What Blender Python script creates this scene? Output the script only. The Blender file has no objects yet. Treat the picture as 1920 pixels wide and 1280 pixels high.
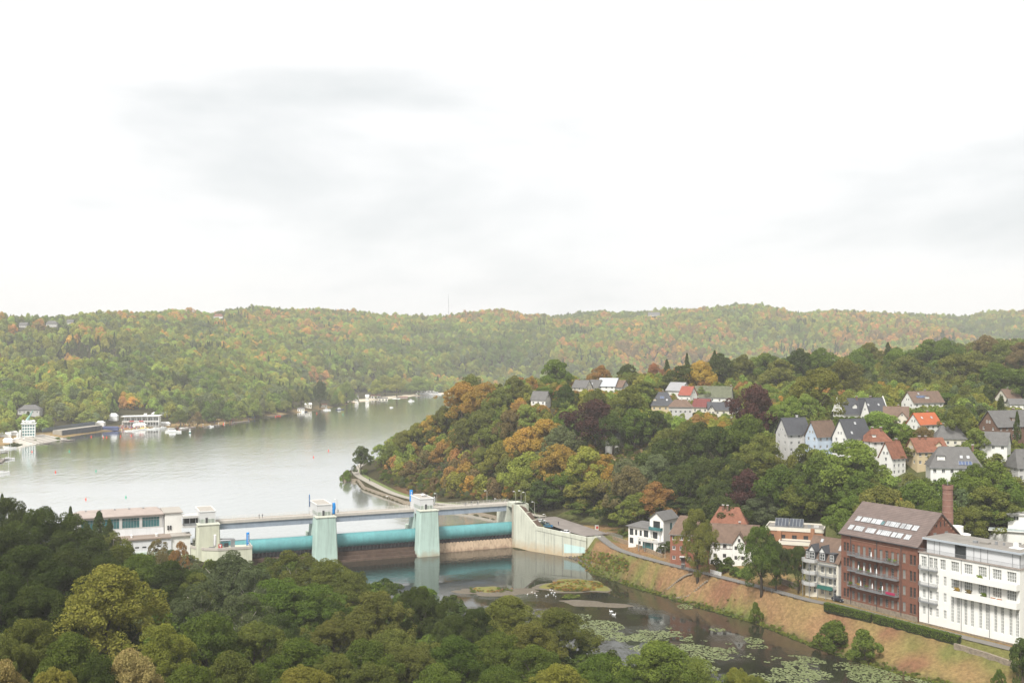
import bpy, bmesh, math, random
import numpy as np
from mathutils import Vector, Matrix

# ------------------------------------------------------------------ camera, world, sun, exposure
SC = bpy.context.scene
COL = SC.collection
F, H0, CZ = 2000.0, 650.0, 86.0          # focal length in photo pixels, horizon row, camera height over the lower river
LAKE = 8.5
cam = bpy.data.cameras.new("camera")
cam.sensor_width = 36.0
cam.lens = 36.0 * F / 1920.0
cam.shift_y = -(640.0 - H0) / 1920.0
cam.clip_start = 1.0
cam.clip_end = 12000.0
camo = bpy.data.objects.new("camera", cam)
COL.objects.link(camo)
camo.location = (0, 0, CZ)
camo.rotation_euler = (math.radians(90), 0, 0)
SC.camera = camo

SUN_EL, SUN_AZ = math.radians(52), math.radians(205)   # azimuth clockwise from +Y
W = bpy.data.worlds.new("World")
SC.world = W
W.use_nodes = True
nt = W.node_tree
nt.nodes.clear()
wo = nt.nodes.new("ShaderNodeOutputWorld")
sky = nt.nodes.new("ShaderNodeTexSky")
sky.sky_type = 'NISHITA'
sky.sun_disc = False
sky.sun_elevation = SUN_EL
sky.sun_rotation = SUN_AZ
b1 = nt.nodes.new("ShaderNodeBackground")
b1.inputs[1].default_value = 0.07
nt.links.new(sky.outputs[0], b1.inputs[0])
tc = nt.nodes.new("ShaderNodeTexCoord")
mp = nt.nodes.new("ShaderNodeMapping")
mp.inputs['Scale'].default_value = (1.0, 1.0, 3.6)
mp.inputs['Location'].default_value = (3.95, 1.6, 1.44)
nt.links.new(tc.outputs['Generated'], mp.inputs[0])
nz = nt.nodes.new("ShaderNodeTexNoise")
nz.inputs['Scale'].default_value = 2.6
nz.inputs['Detail'].default_value = 8
nz.inputs['Roughness'].default_value = 0.52
nz.inputs['Distortion'].default_value = 0.25
nt.links.new(mp.outputs[0], nz.inputs['Vector'])
cr = nt.nodes.new("ShaderNodeValToRGB")
e = cr.color_ramp.elements
e[0].position = 0.30; e[0].color = (0.76, 0.785, 0.79, 1)
e[1].position = 0.58; e[1].color = (1.0, 0.99, 0.97, 1)
el = cr.color_ramp.elements.new(0.45); el.color = (0.935, 0.94, 0.94, 1)
nt.links.new(nz.outputs[0], cr.inputs[0])
b2 = nt.nodes.new("ShaderNodeBackground")
b2.inputs[1].default_value = 0.545
nt.links.new(cr.outputs[0], b2.inputs[0])
mx = nt.nodes.new("ShaderNodeMixShader")
mx.inputs[0].default_value = 0.96
nt.links.new(b1.outputs[0], mx.inputs[1])
nt.links.new(b2.outputs[0], mx.inputs[2])
nt.links.new(mx.outputs[0], wo.inputs[0])

sl = bpy.data.lights.new("sun", 'SUN')
sl.energy = 2.5
sl.angle = math.radians(14)
sl.color = (1.0, 0.965, 0.90)
so = bpy.data.objects.new("sun", sl)
COL.objects.link(so)
sd = Vector((math.sin(SUN_AZ) * math.cos(SUN_EL), math.cos(SUN_AZ) * math.cos(SUN_EL), math.sin(SUN_EL)))
so.rotation_euler = (-sd).to_track_quat('-Z', 'Y').to_euler()
so.location = sd * 500

SC.view_settings.view_transform = 'Standard'
SC.view_settings.look = 'None'
SC.view_settings.gamma = 1.0
SC.view_settings.exposure = 1.05
SC.view_settings.use_curve_mapping = False
SC.cycles.max_bounces = 6
SC.cycles.diffuse_bounces = 3
SC.cycles.glossy_bounces = 3
SC.cycles.transmission_bounces = 4
SC.cycles.volume_bounces = 0
SC.cycles.use_denoising = True
SC.cycles.sample_clamp_indirect = 4.0
SC.cycles.volume_step_rate = 4

RNG = random.Random(11)

# ------------------------------------------------------------------ helpers
def at(px, py, Y):
    """point of the place seen at photo pixel (px, py) at depth Y"""
    return Vector(((px - 960.0) * Y / F, Y, CZ - (py - H0) * Y / F))
def onz(px, py, Z):
    Y = F * (CZ - Z) / (py - H0)
    return Vector(((px - 960.0) * Y / F, Y, Z))
def proj(p):
    return 960 + F * p[0] / p[1], H0 + F * (CZ - p[2]) / p[1]

def tag(o, label=None, cat=None, group=None, kind=None):
    if label: o['label'] = label
    if cat: o['category'] = cat
    if group: o['group'] = group
    if kind: o['kind'] = kind
    return o
def thing(name, label, cat, loc=(0, 0, 0), rz=0.0, group=None):
    o = bpy.data.objects.new(name, None)
    o.empty_display_size = 0.5
    COL.objects.link(o)
    o.location = loc
    o.rotation_euler = (0, 0, rz)
    return tag(o, label, cat, group)
def put(name, mesh, parent=None, loc=(0, 0, 0), rot=(0, 0, 0), scale=(1, 1, 1)):
    o = bpy.data.objects.new(name, mesh)
    COL.objects.link(o)
    o.parent = parent
    o.location = loc
    o.rotation_euler = rot
    o.scale = scale
    return o
def copy_tree(o, parent=None):
    c = o.copy()
    COL.objects.link(c)
    c.parent = parent
    for ch in o.children:
        copy_tree(ch, c)
    return c

class MB:
    """collects faces; build() links them as one mesh object"""
    def __init__(s):
        s.v, s.f, s.m = [], [], []
    def face(s, pts, m=0):
        n = len(s.v)
        s.v.extend([tuple(p) for p in pts])
        s.f.append(tuple(range(n, n + len(pts))))
        s.m.append(m)
        return s
    def poly(s, verts, faces, m=0):
        n = len(s.v)
        s.v.extend([tuple(p) for p in verts])
        for f in faces:
            s.f.append(tuple(n + i for i in f)); s.m.append(m)
        return s
    def hexa(s, b, t, m=0):
        """b, t: four bottom and four top points, counter-clockwise from above"""
        return s.poly(list(b) + list(t), [(3, 2, 1, 0), (4, 5, 6, 7), (0, 1, 5, 4), (1, 2, 6, 5), (2, 3, 7, 6), (3, 0, 4, 7)], m)
    def box(s, x0, x1, y0, y1, z0, z1, m=0):
        return s.hexa([(x0, y0, z0), (x1, y0, z0), (x1, y1, z0), (x0, y1, z0)], [(x0, y0, z1), (x1, y0, z1), (x1, y1, z1), (x0, y1, z1)], m)
    def bar(s, a, b, w, h=None, m=0):
        """square bar from a to b"""
        a, b = Vector(a), Vector(b)
        h = h or w
        d = (b - a).normalized()
        up = Vector((0, 0, 1)) if abs(d.z) < 0.95 else Vector((1, 0, 0))
        r = d.cross(up).normalized() * (w / 2)
        u = r.cross(d).normalized() * (h / 2)
        return s.hexa([a - r - u, a + r - u, b + r - u, b - r - u], [a - r + u, a + r + u, b + r + u, b - r + u], m)
    def tube(s, pts, rad, n=8, m=0, cap=True):
        P = [Vector(p) for p in pts]
        R = rad if isinstance(rad, (list, tuple)) else [rad] * len(P)
        n0 = len(s.v)
        ref = None
        for i, p in enumerate(P):
            d = (P[min(i + 1, len(P) - 1)] - P[max(i - 1, 0)]).normalized()
            if ref is None:
                ref = Vector((1, 0, 0)) if abs(d.x) < 0.8 else Vector((0, 1, 0))
            a = d.cross(ref).normalized()
            b = d.cross(a).normalized()
            for k in range(n):
                t = 2 * math.pi * k / n
                s.v.append(tuple(p + (a * math.cos(t) + b * math.sin(t)) * R[i]))
        for i in range(len(P) - 1):
            for k in range(n):
                k2 = (k + 1) % n
                s.f.append((n0 + i * n + k, n0 + i * n + k2, n0 + (i + 1) * n + k2, n0 + (i + 1) * n + k)); s.m.append(m)
        if cap:
            s.f.append(tuple(n0 + k for k in range(n))[::-1]); s.m.append(m)
            s.f.append(tuple(n0 + (len(P) - 1) * n + k for k in range(n))); s.m.append(m)
        return s
    def lathe(s, prof, c=(0, 0, 0), n=16, m=0):
        return s.tube([(c[0], c[1], c[2] + z) for r, z in prof], [max(r, 1e-3) for r, z in prof], n, m)
    def mesh(s, name, mats, smooth=False):
        me = bpy.data.meshes.new(name)
        me.from_pydata(s.v, [], s.f)
        for x in (mats if isinstance(mats, (list, tuple)) else [mats]):
            me.materials.append(x)
        if any(s.m):
            me.polygons.foreach_set("material_index", s.m)
        if smooth:
            me.polygons.foreach_set("use_smooth", [True] * len(me.polygons))
        me.update()
        return me
    def build(s, name, mats, parent=None, loc=(0, 0, 0), rz=0.0, smooth=False):
        return put(name, s.mesh(name, mats, smooth), parent, loc, (0, 0, rz))

# ------------------------------------------------------------------ materials
MATS = {}
def mat(name, col, rough=0.85, var=0.18, scale=0.6, bump=0.0, bscale=8.0, metal=0.0, spec=0.3, stripes=None, streak=0.0, col2=None, courses=None):
    """a Principled material with noise variation; stripes = (axis, period m, depth) lines; courses = roof tile rows by height"""
    if name in MATS:
        return MATS[name]
    m = bpy.data.materials.new(name)
    m.use_nodes = True
    nt = m.node_tree
    N, L = nt.nodes, nt.links
    p = N['Principled BSDF']
    p.inputs['Roughness'].default_value = rough
    p.inputs['Metallic'].default_value = metal
    p.inputs['Specular IOR Level'].default_value = spec
    tc = N.new("ShaderNodeTexCoord")
    n1 = N.new("ShaderNodeTexNoise")
    n1.inputs['Scale'].default_value = scale
    n1.inputs['Detail'].default_value = 6
    n1.inputs['Roughness'].default_value = 0.65
    L.new(tc.outputs['Object'], n1.inputs['Vector'])
    mixc = N.new("ShaderNodeMix"); mixc.data_type = 'RGBA'
    r1 = N.new("ShaderNodeMapRange")
    r1.inputs[1].default_value = 0.32; r1.inputs[2].default_value = 0.68
    L.new(n1.outputs[0], r1.inputs[0])
    L.new(r1.outputs[0], mixc.inputs[0])
    c = col
    d = col2 or tuple(max(0, x * (1 - 2 * var)) for x in c)
    mixc.inputs[6].default_value = (*c, 1)
    mixc.inputs[7].default_value = (*d, 1)
    out = mixc.outputs[2]
    if streak > 0:   # rain streaks running down
        mp = N.new("ShaderNodeMapping"); mp.inputs['Scale'].default_value = (1.1, 1.1, 0.06)
        L.new(tc.outputs['Object'], mp.inputs[0])
        n2 = N.new("ShaderNodeTexNoise"); n2.inputs['Scale'].default_value = 1.0; n2.inputs['Detail'].default_value = 5
        n2.inputs['Roughness'].default_value = 0.7
        L.new(mp.outputs[0], n2.inputs['Vector'])
        r2 = N.new("ShaderNodeMapRange"); r2.inputs[1].default_value = 0.48; r2.inputs[2].default_value = 0.72
        r2.inputs[3].default_value = 0.0; r2.inputs[4].default_value = streak
        L.new(n2.outputs[0], r2.inputs[0])
        m2 = N.new("ShaderNodeMix"); m2.data_type = 'RGBA'
        L.new(r2.outputs[0], m2.inputs[0]); L.new(out, m2.inputs[6])
        m2.inputs[7].default_value = (*[x * 0.35 for x in c], 1)
        out = m2.outputs[2]
    bh = None
    if stripes or courses:
        sx = N.new("ShaderNodeSeparateXYZ"); L.new(tc.outputs['Object'], sx.inputs[0])
        ax, per, dep = stripes if stripes else (2, courses, 0.35)
        q = N.new("ShaderNodeMath"); q.operation = 'DIVIDE'; q.inputs[1].default_value = per
        L.new(sx.outputs[ax], q.inputs[0])
        fr = N.new("ShaderNodeMath"); fr.operation = 'FRACT'; L.new(q.outputs[0], fr.inputs[0])
        th = N.new("ShaderNodeMapRange"); th.inputs[1].default_value = 0.0; th.inputs[2].default_value = 0.28
        L.new(fr.outputs[0], th.inputs[0])
        m3 = N.new("ShaderNodeMix"); m3.data_type = 'RGBA'
        L.new(th.outputs[0], m3.inputs[0]); L.new(out, m3.inputs[7])
        m3.inputs[6].default_value = (*[x * (1 - dep) for x in c], 1)
        out = m3.outputs[2]
        bh = th.outputs[0]
    L.new(out, p.inputs['Base Color'])
    if bump > 0:
        bp = N.new("ShaderNodeBump"); bp.inputs['Strength'].default_value = bump; bp.inputs['Distance'].default_value = 0.1
        if bh is not None:
            L.new(bh, bp.inputs['Height'])
        else:
            n3 = N.new("ShaderNodeTexNoise"); n3.inputs['Scale'].default_value = bscale; n3.inputs['Detail'].default_value = 4
            L.new(tc.outputs['Object'], n3.inputs['Vector']); L.new(n3.outputs[0], bp.inputs['Height'])
        L.new(bp.outputs[0], p.inputs['Normal'])
    MATS[name] = m
    return m

def obj_color_mat(name, rough=0.6, inst=None, vary=0.35, transl=0.0):
    """colour from the object (or from an instance attribute), varied per clump; used for foliage and small coloured things"""
    m = bpy.data.materials.new(name); m.use_nodes = True
    N, L = m.node_tree.nodes, m.node_tree.links
    N.clear()
    out = N.new("ShaderNodeOutputMaterial")
    if inst:
        a = N.new("ShaderNodeAttribute"); a.attribute_type = 'INSTANCER'; a.attribute_name = inst
        c = a.outputs['Color']
    else:
        a = N.new("ShaderNodeObjectInfo"); c = a.outputs['Color']
    v = N.new("ShaderNodeAttribute"); v.attribute_name = "var"
    hs = N.new("ShaderNodeHueSaturation")
    r = N.new("ShaderNodeMapRange"); r.inputs[3].default_value = 1 - vary; r.inputs[4].default_value = 1 + vary * 1.2
    L.new(v.outputs['Fac'], r.inputs[0]); L.new(r.outputs[0], hs.inputs['Value'])
    r2 = N.new("ShaderNodeMapRange"); r2.inputs[3].default_value = 0.515; r2.inputs[4].default_value = 0.485
    L.new(v.outputs['Fac'], r2.inputs[0]); L.new(r2.outputs[0], hs.inputs['Hue'])
    L.new(c, hs.inputs['Color'])
    d = N.new("ShaderNodeBsdfDiffuse"); L.new(hs.outputs[0], d.inputs[0])
    if transl > 0:
        t = N.new("ShaderNodeBsdfTranslucent"); L.new(hs.outputs[0], t.inputs[0])
        mx = N.new("ShaderNodeMixShader"); mx.inputs[0].default_value = transl
        L.new(d.outputs[0], mx.inputs[1]); L.new(t.outputs[0], mx.inputs[2])
        L.new(mx.outputs[0], out.inputs[0])
    else:
        L.new(d.outputs[0], out.inputs[0])
    MATS[name] = m
    return m
LEAF = obj_color_mat("leaf", transl=0.25, vary=0.27)
LEAFI = obj_color_mat("leaf_far", inst="tint", transl=0.25)

def glass_mat(name, col=(0.05, 0.07, 0.08), rough=0.08):
    return mat(name, col, rough, var=0.25, scale=0.35, spec=0.6)
WHITE = mat("white_render", (0.80, 0.79, 0.75), 0.9, var=0.04, scale=0.3, streak=0.10)
CREAM = mat("cream_render", (0.70, 0.66, 0.56), 0.9, var=0.05, scale=0.3, streak=0.12)
GREYR = mat("shaded_render", (0.55, 0.54, 0.52), 0.9, var=0.06, scale=0.3, streak=0.12)
BLUER = mat("pale_blue_render", (0.50, 0.58, 0.68), 0.9, var=0.05, scale=0.3, streak=0.1)
YELLR = mat("yellow_render", (0.60, 0.49, 0.31), 0.9, var=0.05, scale=0.3, streak=0.1)
BRICK = mat("red_brick", (0.24, 0.105, 0.07), 0.9, var=0.16, scale=0.9, stripes=(2, 0.30, 0.16), bump=0.2, streak=0.15)
ORBRICK = mat("orange_brick", (0.36, 0.18, 0.10), 0.9, var=0.12, scale=0.8, stripes=(2, 0.3, 0.14), bump=0.2)
BRBRICK = mat("brown_brick", (0.20, 0.12, 0.085), 0.9, var=0.12, scale=0.8, stripes=(2, 0.3, 0.14), bump=0.2)
R_RED = mat("red_tiles", (0.29, 0.125, 0.078), 0.85, var=0.25, scale=0.7, courses=0.34, bump=0.5)
R_ORG = mat("bright_orange_tiles", (0.48, 0.135, 0.055), 0.8, var=0.08, scale=0.5, courses=0.34, bump=0.5)
R_BRN = mat("brown_tiles", (0.20, 0.135, 0.10), 0.85, var=0.18, scale=0.7, courses=0.34, bump=0.5)
R_GRY = mat("grey_tiles", (0.16, 0.155, 0.15), 0.8, var=0.14, scale=0.6, courses=0.34, bump=0.4)
R_SLT = mat("dark_slate", (0.085, 0.088, 0.098), 0.7, var=0.14, scale=0.6, courses=0.3, bump=0.4)
R_MILL = mat("mill_tiles", (0.19, 0.145, 0.13), 0.85, var=0.15, scale=0.5, courses=0.42, bump=0.6)
R_FLAT = mat("roofing_felt", (0.27, 0.25, 0.225), 0.95, var=0.15, scale=0.25)
METAL = mat("galvanised_metal", (0.32, 0.33, 0.34), 0.5, var=0.08, metal=0.4)
DARKM = mat("dark_metal", (0.06, 0.06, 0.065), 0.55, var=0.1)
WHITEP = mat("white_paint", (0.80, 0.80, 0.79), 0.6, var=0.03)
FRAMEW = mat("white_window_frame", (0.74, 0.74, 0.72), 0.6, var=0.02)
FRAMED = mat("dark_window_frame", (0.10, 0.07, 0.06), 0.6, var=0.05)
GLASS = glass_mat("window_glass", (0.36, 0.37, 0.35))
GLASSD = glass_mat("dark_window_glass", (0.05, 0.055, 0.058))
GLASST = glass_mat("teal_window_glass", (0.07, 0.20, 0.21), 0.15)
SKYL = glass_mat("skylight_glass", (0.62, 0.63, 0.64), 0.25)
SOLAR = glass_mat("solar_glass", (0.10, 0.14, 0.26), 0.2)
BARK = mat("bark", (0.10, 0.08, 0.06), 0.95, var=0.2, scale=3)
PALEBARK = mat("pale_bark", (0.42, 0.38, 0.32), 0.95, var=0.2, scale=3)
ASPH = mat("asphalt", (0.20, 0.185, 0.165), 0.95, var=0.10, scale=0.25, bump=0.1)
PAVE = mat("pale_paving", (0.36, 0.33, 0.28), 0.95, var=0.08, scale=0.25)
STONE = mat("dry_stone", (0.30, 0.25, 0.19), 0.95, var=0.25, scale=1.5, bump=0.6, bscale=3)
# ------------------------------------------------------------------ terrain
def _o(px, py, Z):
    p = onz(px, py, Z); return (p.x, p.y)
LAKE_POLY = [(-126, 424), (-175, 405), (-270, 420), (-420, 520), (-560, 700), (-560, 800), (-520, 815)] + \
    [_o(a, b, LAKE) for a, b in [(0, 836), (60, 828), (130, 818), (210, 808), (300, 802), (420, 795), (470, 788), (540, 776), (600, 768), (660, 757), (690, 752), (760, 744), (835, 739), (900, 735), (960, 731)]] + \
    [(260, 1950), (330, 1500), (150, 1150), (0, 900), (-75, 780), (-100, 700)] + \
    [_o(a, b, LAKE) for a, b in [(640, 890), (642, 902), (668, 903), (679, 917), (700, 925), (732, 936), (755, 945), (810, 953), (888, 965), (940, 977)]] + [(-2, 468)]
RIVER_POLY = [(-116, 413), (0, 462)] + [_o(a, b, 0) for a, b in [(962, 1029), (1010, 1034), (1060, 1041), (1088, 1052), (1108, 1072), (1150, 1087), (1210, 1106), (1290, 1131), (1420, 1167), (1540, 1216), (1620, 1242), (1700, 1264), (1800, 1291), (1950, 1330)]] + \
    [(190, 190), (260, 120), (330, 90), (300, 40), (230, 70), (180, 120), (110, 185), (60, 238), (24, 280), (0, 318), (-36, 352), (-66, 384), (-100, 402)]

def poly_sd(P, X, Y):
    """signed distance to a polygon, positive outside"""
    P = np.array(P, dtype=np.float64)
    Q = np.roll(P, -1, axis=0)
    best = np.full(X.shape, 1e18); ins = np.zeros(X.shape, bool)
    for (x0, y0), (x1, y1) in zip(P, Q):
        dx, dy = x1 - x0, y1 - y0
        t = np.clip(((X - x0) * dx + (Y - y0) * dy) / (dx * dx + dy * dy), 0, 1)
        best = np.minimum(best, (X - x0 - t * dx) ** 2 + (Y - y0 - t * dy) ** 2)
        if dy != 0:
            c = (y0 > Y) != (y1 > Y)
            ins ^= c & (X < (Y - y0) / dy * dx + x0)
    d = np.sqrt(best)
    return np.where(ins, -d, d)

# lanes and paths laid into the terrain: (points x, y, z; half width of the level strip)
def _o3(px, py, Z):
    p = onz(px, py, Z); return (p.x, p.y, Z)
LANE = [(35.5, 437, 8.95)] + [_o3(1150, 1026, 8.85), _o3(1180, 1037, 8.8), _o3(1235, 1052, 8.7), _o3(1290, 1066, 8.65), _o3(1345, 1079, 8.6), _o3(1400, 1093, 8.55), _o3(1465, 1110, 8.5), _o3(1530, 1128, 8.5)] + [(97.6, 322.6, 8.3), (112.2, 299.6, 8.2), (129.0, 275.4, 8.1), (140.5, 258, 8.0)]
PARK = [(14, 474, 10.2), (22, 460, 9.6), (30, 446, 9.0), (35, 437.5, 8.9)]
PROM = [(-97, 700, 10.0), (-97.5, 660, 10.0), (-91, 628, 10.1), (-76, 588, 10.2), (-64.5, 558, 10.2), (-55, 540, 10.2), (-41.5, 520, 10.2), (-23, 509, 10.2), (-7.5, 498.5, 10.2), (6, 487, 10.3), (14, 475, 10.4)]
LEVEL = [(LANE, 2.4, 4.5), (PARK, 7.0, 4.0), (PROM, 3.4, 4.0)]
def line_dist(P, X, Y):
    best = np.full(X.shape, 1e18); zz = np.zeros(X.shape)
    for (x0, y0, z0), (x1, y1, z1) in zip(P[:-1], P[1:]):
        dx, dy = x1 - x0, y1 - y0
        t = np.clip(((X - x0) * dx + (Y - y0) * dy) / (dx * dx + dy * dy), 0, 1)
        d = (X - x0 - t * dx) ** 2 + (Y - y0 - t * dy) ** 2
        m = d < best
        best = np.where(m, d, best); zz = np.where(m, z0 + (z1 - z0) * t, zz)
    return np.sqrt(best), zz
CTRL = []
def C(px, py, Y, sub=0.0):
    p = at(px, py, Y); CTRL.append((p.x, p.y, p.z - sub))
# foreground slope below the viewpoint
for q in [(0, -150, 60), (0, 0, 50), (-150, 0, 55), (150, 0, 40), (0, 100, 30), (-60, 100, 34), (60, 100, 24), (-60, 150, 24), (0, 150, 18), (50, 150, 12), (-100, 150, 30),
          (0, 200, 8), (-40, 200, 11), (-80, 200, 20), (-130, 200, 26), (40, 200, 6), (-20, 250, 6), (-60, 250, 9), (-100, 250, 16), (-150, 260, 24), (-40, 300, 5), (-80, 310, 8), (-120, 310, 14), (-160, 330, 17),
          (-90, 350, 7), (-130, 360, 9), (-160, 380, 10), (-110, 385, 7), (-200, 330, 22), (-250, 380, 14), (-350, 430, 14), (-500, 550, 14), (-320, 250, 34), (-250, 150, 45), (-600, 300, 45), (-600, 0, 60), (-700, 700, 30),
          (250, 0, 15), (350, 150, 25), (500, 0, 30), (600, 200, 60)]:
    CTRL.append(q)
# right bank: lane level, buildings
for q in [(30, 438, 9.5), (36, 428, 9), (48, 405, 8.6), (62, 378, 8.4), (80, 352, 8.4), (98, 328, 8.4), (116, 303, 8.4), (134, 279, 8.4), (150, 255, 8), (175, 220, 8), (230, 160, 9),
          (60, 395, 9), (75, 380, 9), (95, 350, 9), (125, 322, 9.5), (150, 295, 9.5), (135, 340, 13), (160, 310, 13), (190, 280, 16),
          (20, 466, 10.2), (34, 446, 10), (50, 425, 10), (68, 400, 10.5), (90, 370, 11)]:
    CTRL.append(q)
# promenade and the foot of the wooded hill
for q in [(-100, 660, 9.8), (-78, 612, 10), (-62, 570, 10.2), (-44, 535, 10.3), (-14, 508, 10.4), (4, 490, 10.5), (-88, 640, 10.2), (-92, 700, 14), (-80, 760, 16)]:
    CTRL.append(q)
for a in [(730, 850, 690, 13), (770, 800, 690, 15), (805, 770, 680, 15), (840, 738, 670, 15), (880, 705, 660, 18), (950, 700, 645, 18), (1030, 700, 640, 18),
          (790, 870, 610, 6), (850, 830, 600, 7), (900, 790, 590, 10), (820, 915, 560, 4), (900, 905, 535, 5), (900, 850, 560, 8), (980, 880, 525, 10), (980, 820, 550, 12), (1010, 770, 600, 0), (1100, 738, 640, 0),
          (1040, 905, 500, 12), (1040, 850, 520, 14), (1115, 860, 500, 0), (1165, 850, 505, 0), (1140, 910, 470, 14), (1180, 935, 450, 14), (1240, 880, 455, 14), (1290, 782, 560, 0), (1270, 748, 620, 0), (1330, 760, 600, 0),
          (1310, 930, 420, 15), (1340, 830, 480, 14), (1400, 920, 405, 15), (1430, 800, 480, 0), (1470, 930, 392, 15), (1560, 940, 368, 16), (1600, 796, 500, 0), (1690, 770, 540, 0), (1680, 893, 400, 0), 
          (1790, 925, 385, 0), (1900, 925, 395, 0), (1700, 960, 352, 12), (1850, 960, 350, 12), (1900, 760, 560, 0), (2100, 900, 400, 0), (2100, 760, 560, 0),
          (1400, 655, 700, 19), (1560, 648, 720, 19), (1750, 640, 740, 19), (1900, 632, 760, 19), (2150, 625, 780, 19), (1200, 690, 680, 18), (1500, 700, 620, 17), (1750, 690, 640, 17), (1900, 690, 650, 17), (1350, 705, 640, 16)]:
    C(*a)
for a in [(1487, 850, 430), (1540, 846, 424), (1597, 844, 420), (1642, 852, 416), (1788, 912, 388), (1732, 810, 460), (1680, 800, 480), (1888, 824, 432), (1866, 848, 412), (1912, 772, 548), (1780, 840, 436), (1154, 840, 505), (1673, 892, 404), (1737, 874, 408)]:
    C(*a)
for q in [(250, 950, 72), (420, 950, 80), (600, 1000, 80), (60, 800, 50), (100, 1000, 30), (300, 1250, 30), (600, 1400, 40), (0, 820, 30), (600, 700, 80), (500, 400, 60)]:
    CTRL.append(q)
# far shore and far hills
for px, py in [(0, 828), (130, 811), (300, 796), (470, 783), (600, 763), (690, 748), (835, 735), (960, 728)]:
    p = onz(px, py, LAKE + 1.6); CTRL.append((p.x, p.y + 12, LAKE + 1.6))
for a in [(-200, 600, 1600, 18), (0, 592, 1650, 18), (100, 595, 1680, 16), (250, 580, 1700, 18), (340, 567, 1720, 18), (440, 560, 1750, 18), (560, 568, 1850, 18), (640, 575, 1950, 18), (740, 572, 2050, 18), (840, 567, 2200, 18),
          (960, 569, 2350, 18), (1100, 571, 2450, 18), (1220, 577, 2550, 18), (1310, 580, 2600, 18), (1420, 568, 2650, 18), (1560, 573, 2750, 18), (1700, 571, 2850, 18), (1920, 580, 2950, 18), (2200, 578, 3000, 18),
          (-250, 640, 1350, 18), (0, 660, 1230, 14), (120, 652, 1260, 12), (250, 648, 1300, 12), (390, 662, 1330, 12), (0, 720, 1060, 16), (150, 715, 1130, 16), (300, 722, 1200, 16), (430, 735, 1290, 16), (450, 700, 1400, 16),
          (120, 652, 1440, 48), (330, 650, 1480, 48), (480, 655, 1560, 16), (560, 700, 1580, 14), (520, 735, 1480, 14), (640, 735, 1640, 14), (700, 705, 1820, 14), (620, 660, 1800, 16), (760, 650, 1980, 16), (840, 715, 1950, 12),
          (880, 690, 2080, 14), (960, 650, 2200, 16), (1080, 690, 2150, 16), (1100, 640, 2330, 16), (1250, 650, 2350, 16), (1250, 700, 2200, 16), (1400, 620, 2480, 16), (1500, 640, 2450, 16), (1620, 620, 2600, 16), (1800, 620, 2700, 16), (1920, 630, 2700, 16), (1000, 620, 2400, 16)]:
    C(*a)
for q in [(-1700, 2500, 110), (-800, 2400, 100), (0, 2900, 110), (900, 3300, 120), (2200, 3400, 120), (0, 4500, 110), (-2500, 4500, 110), (2800, 4500, 110), (-2500, 1500, 110), (-1400, 1200, 90), (2600, 2200, 120), (1600, 1600, 60), (2200, 900, 90), (2500, 0, 60), (-2000, 500, 70), (-2000, -300, 70), (2000, -300, 50), (0, -300, 60)]:
    CTRL.append(q)
_P = np.array(CTRL, dtype=np.float64)
_c2 = 22.0 ** 2
_K = np.sqrt((_P[:, None, 0] - _P[None, :, 0]) ** 2 + (_P[:, None, 1] - _P[None, :, 1]) ** 2 + _c2)
_n = len(_P)
_A = np.zeros((_n + 3, _n + 3)); _A[:_n, :_n] = _K + np.eye(_n) * -2.0
_A[:_n, _n] = 1; _A[:_n, _n + 1] = _P[:, 0] / 1000; _A[:_n, _n + 2] = _P[:, 1] / 1000
_A[_n:, :_n] = _A[:_n, _n:].T
_w = np.linalg.solve(_A, np.concatenate([_P[:, 2], np.zeros(3)]))
def vnoise(X, Y, s, seed=0):
    """smooth value noise in 0..1"""
    r = np.random.RandomState(seed).rand(256, 256)
    x, y = X / s + 1000.3, Y / s + 1000.7
    i, j = np.floor(x).astype(int), np.floor(y).astype(int)
    u, v = x - i, y - j
    u, v = u * u * (3 - 2 * u), v * v * (3 - 2 * v)
    g = lambda a, b: r[a % 256, b % 256]
    return (g(i, j) * (1 - u) + g(i + 1, j) * u) * (1 - v) + (g(i, j + 1) * (1 - u) + g(i + 1, j + 1) * u) * v
SKY_PX = [-400, 0, 60, 130, 200, 270, 340, 400, 440, 520, 560, 640, 700, 760, 840, 960, 1100, 1200, 1300, 1380, 1420, 1500, 1600, 1640, 1700, 1800, 1920, 2300]
SKY_PY = [598, 594, 594, 593, 583, 577, 563, 566, 558, 564, 565, 574, 573, 566, 564, 569, 570, 575, 580, 570, 566, 570, 577, 574, 569, 572, 578, 580]
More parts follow.
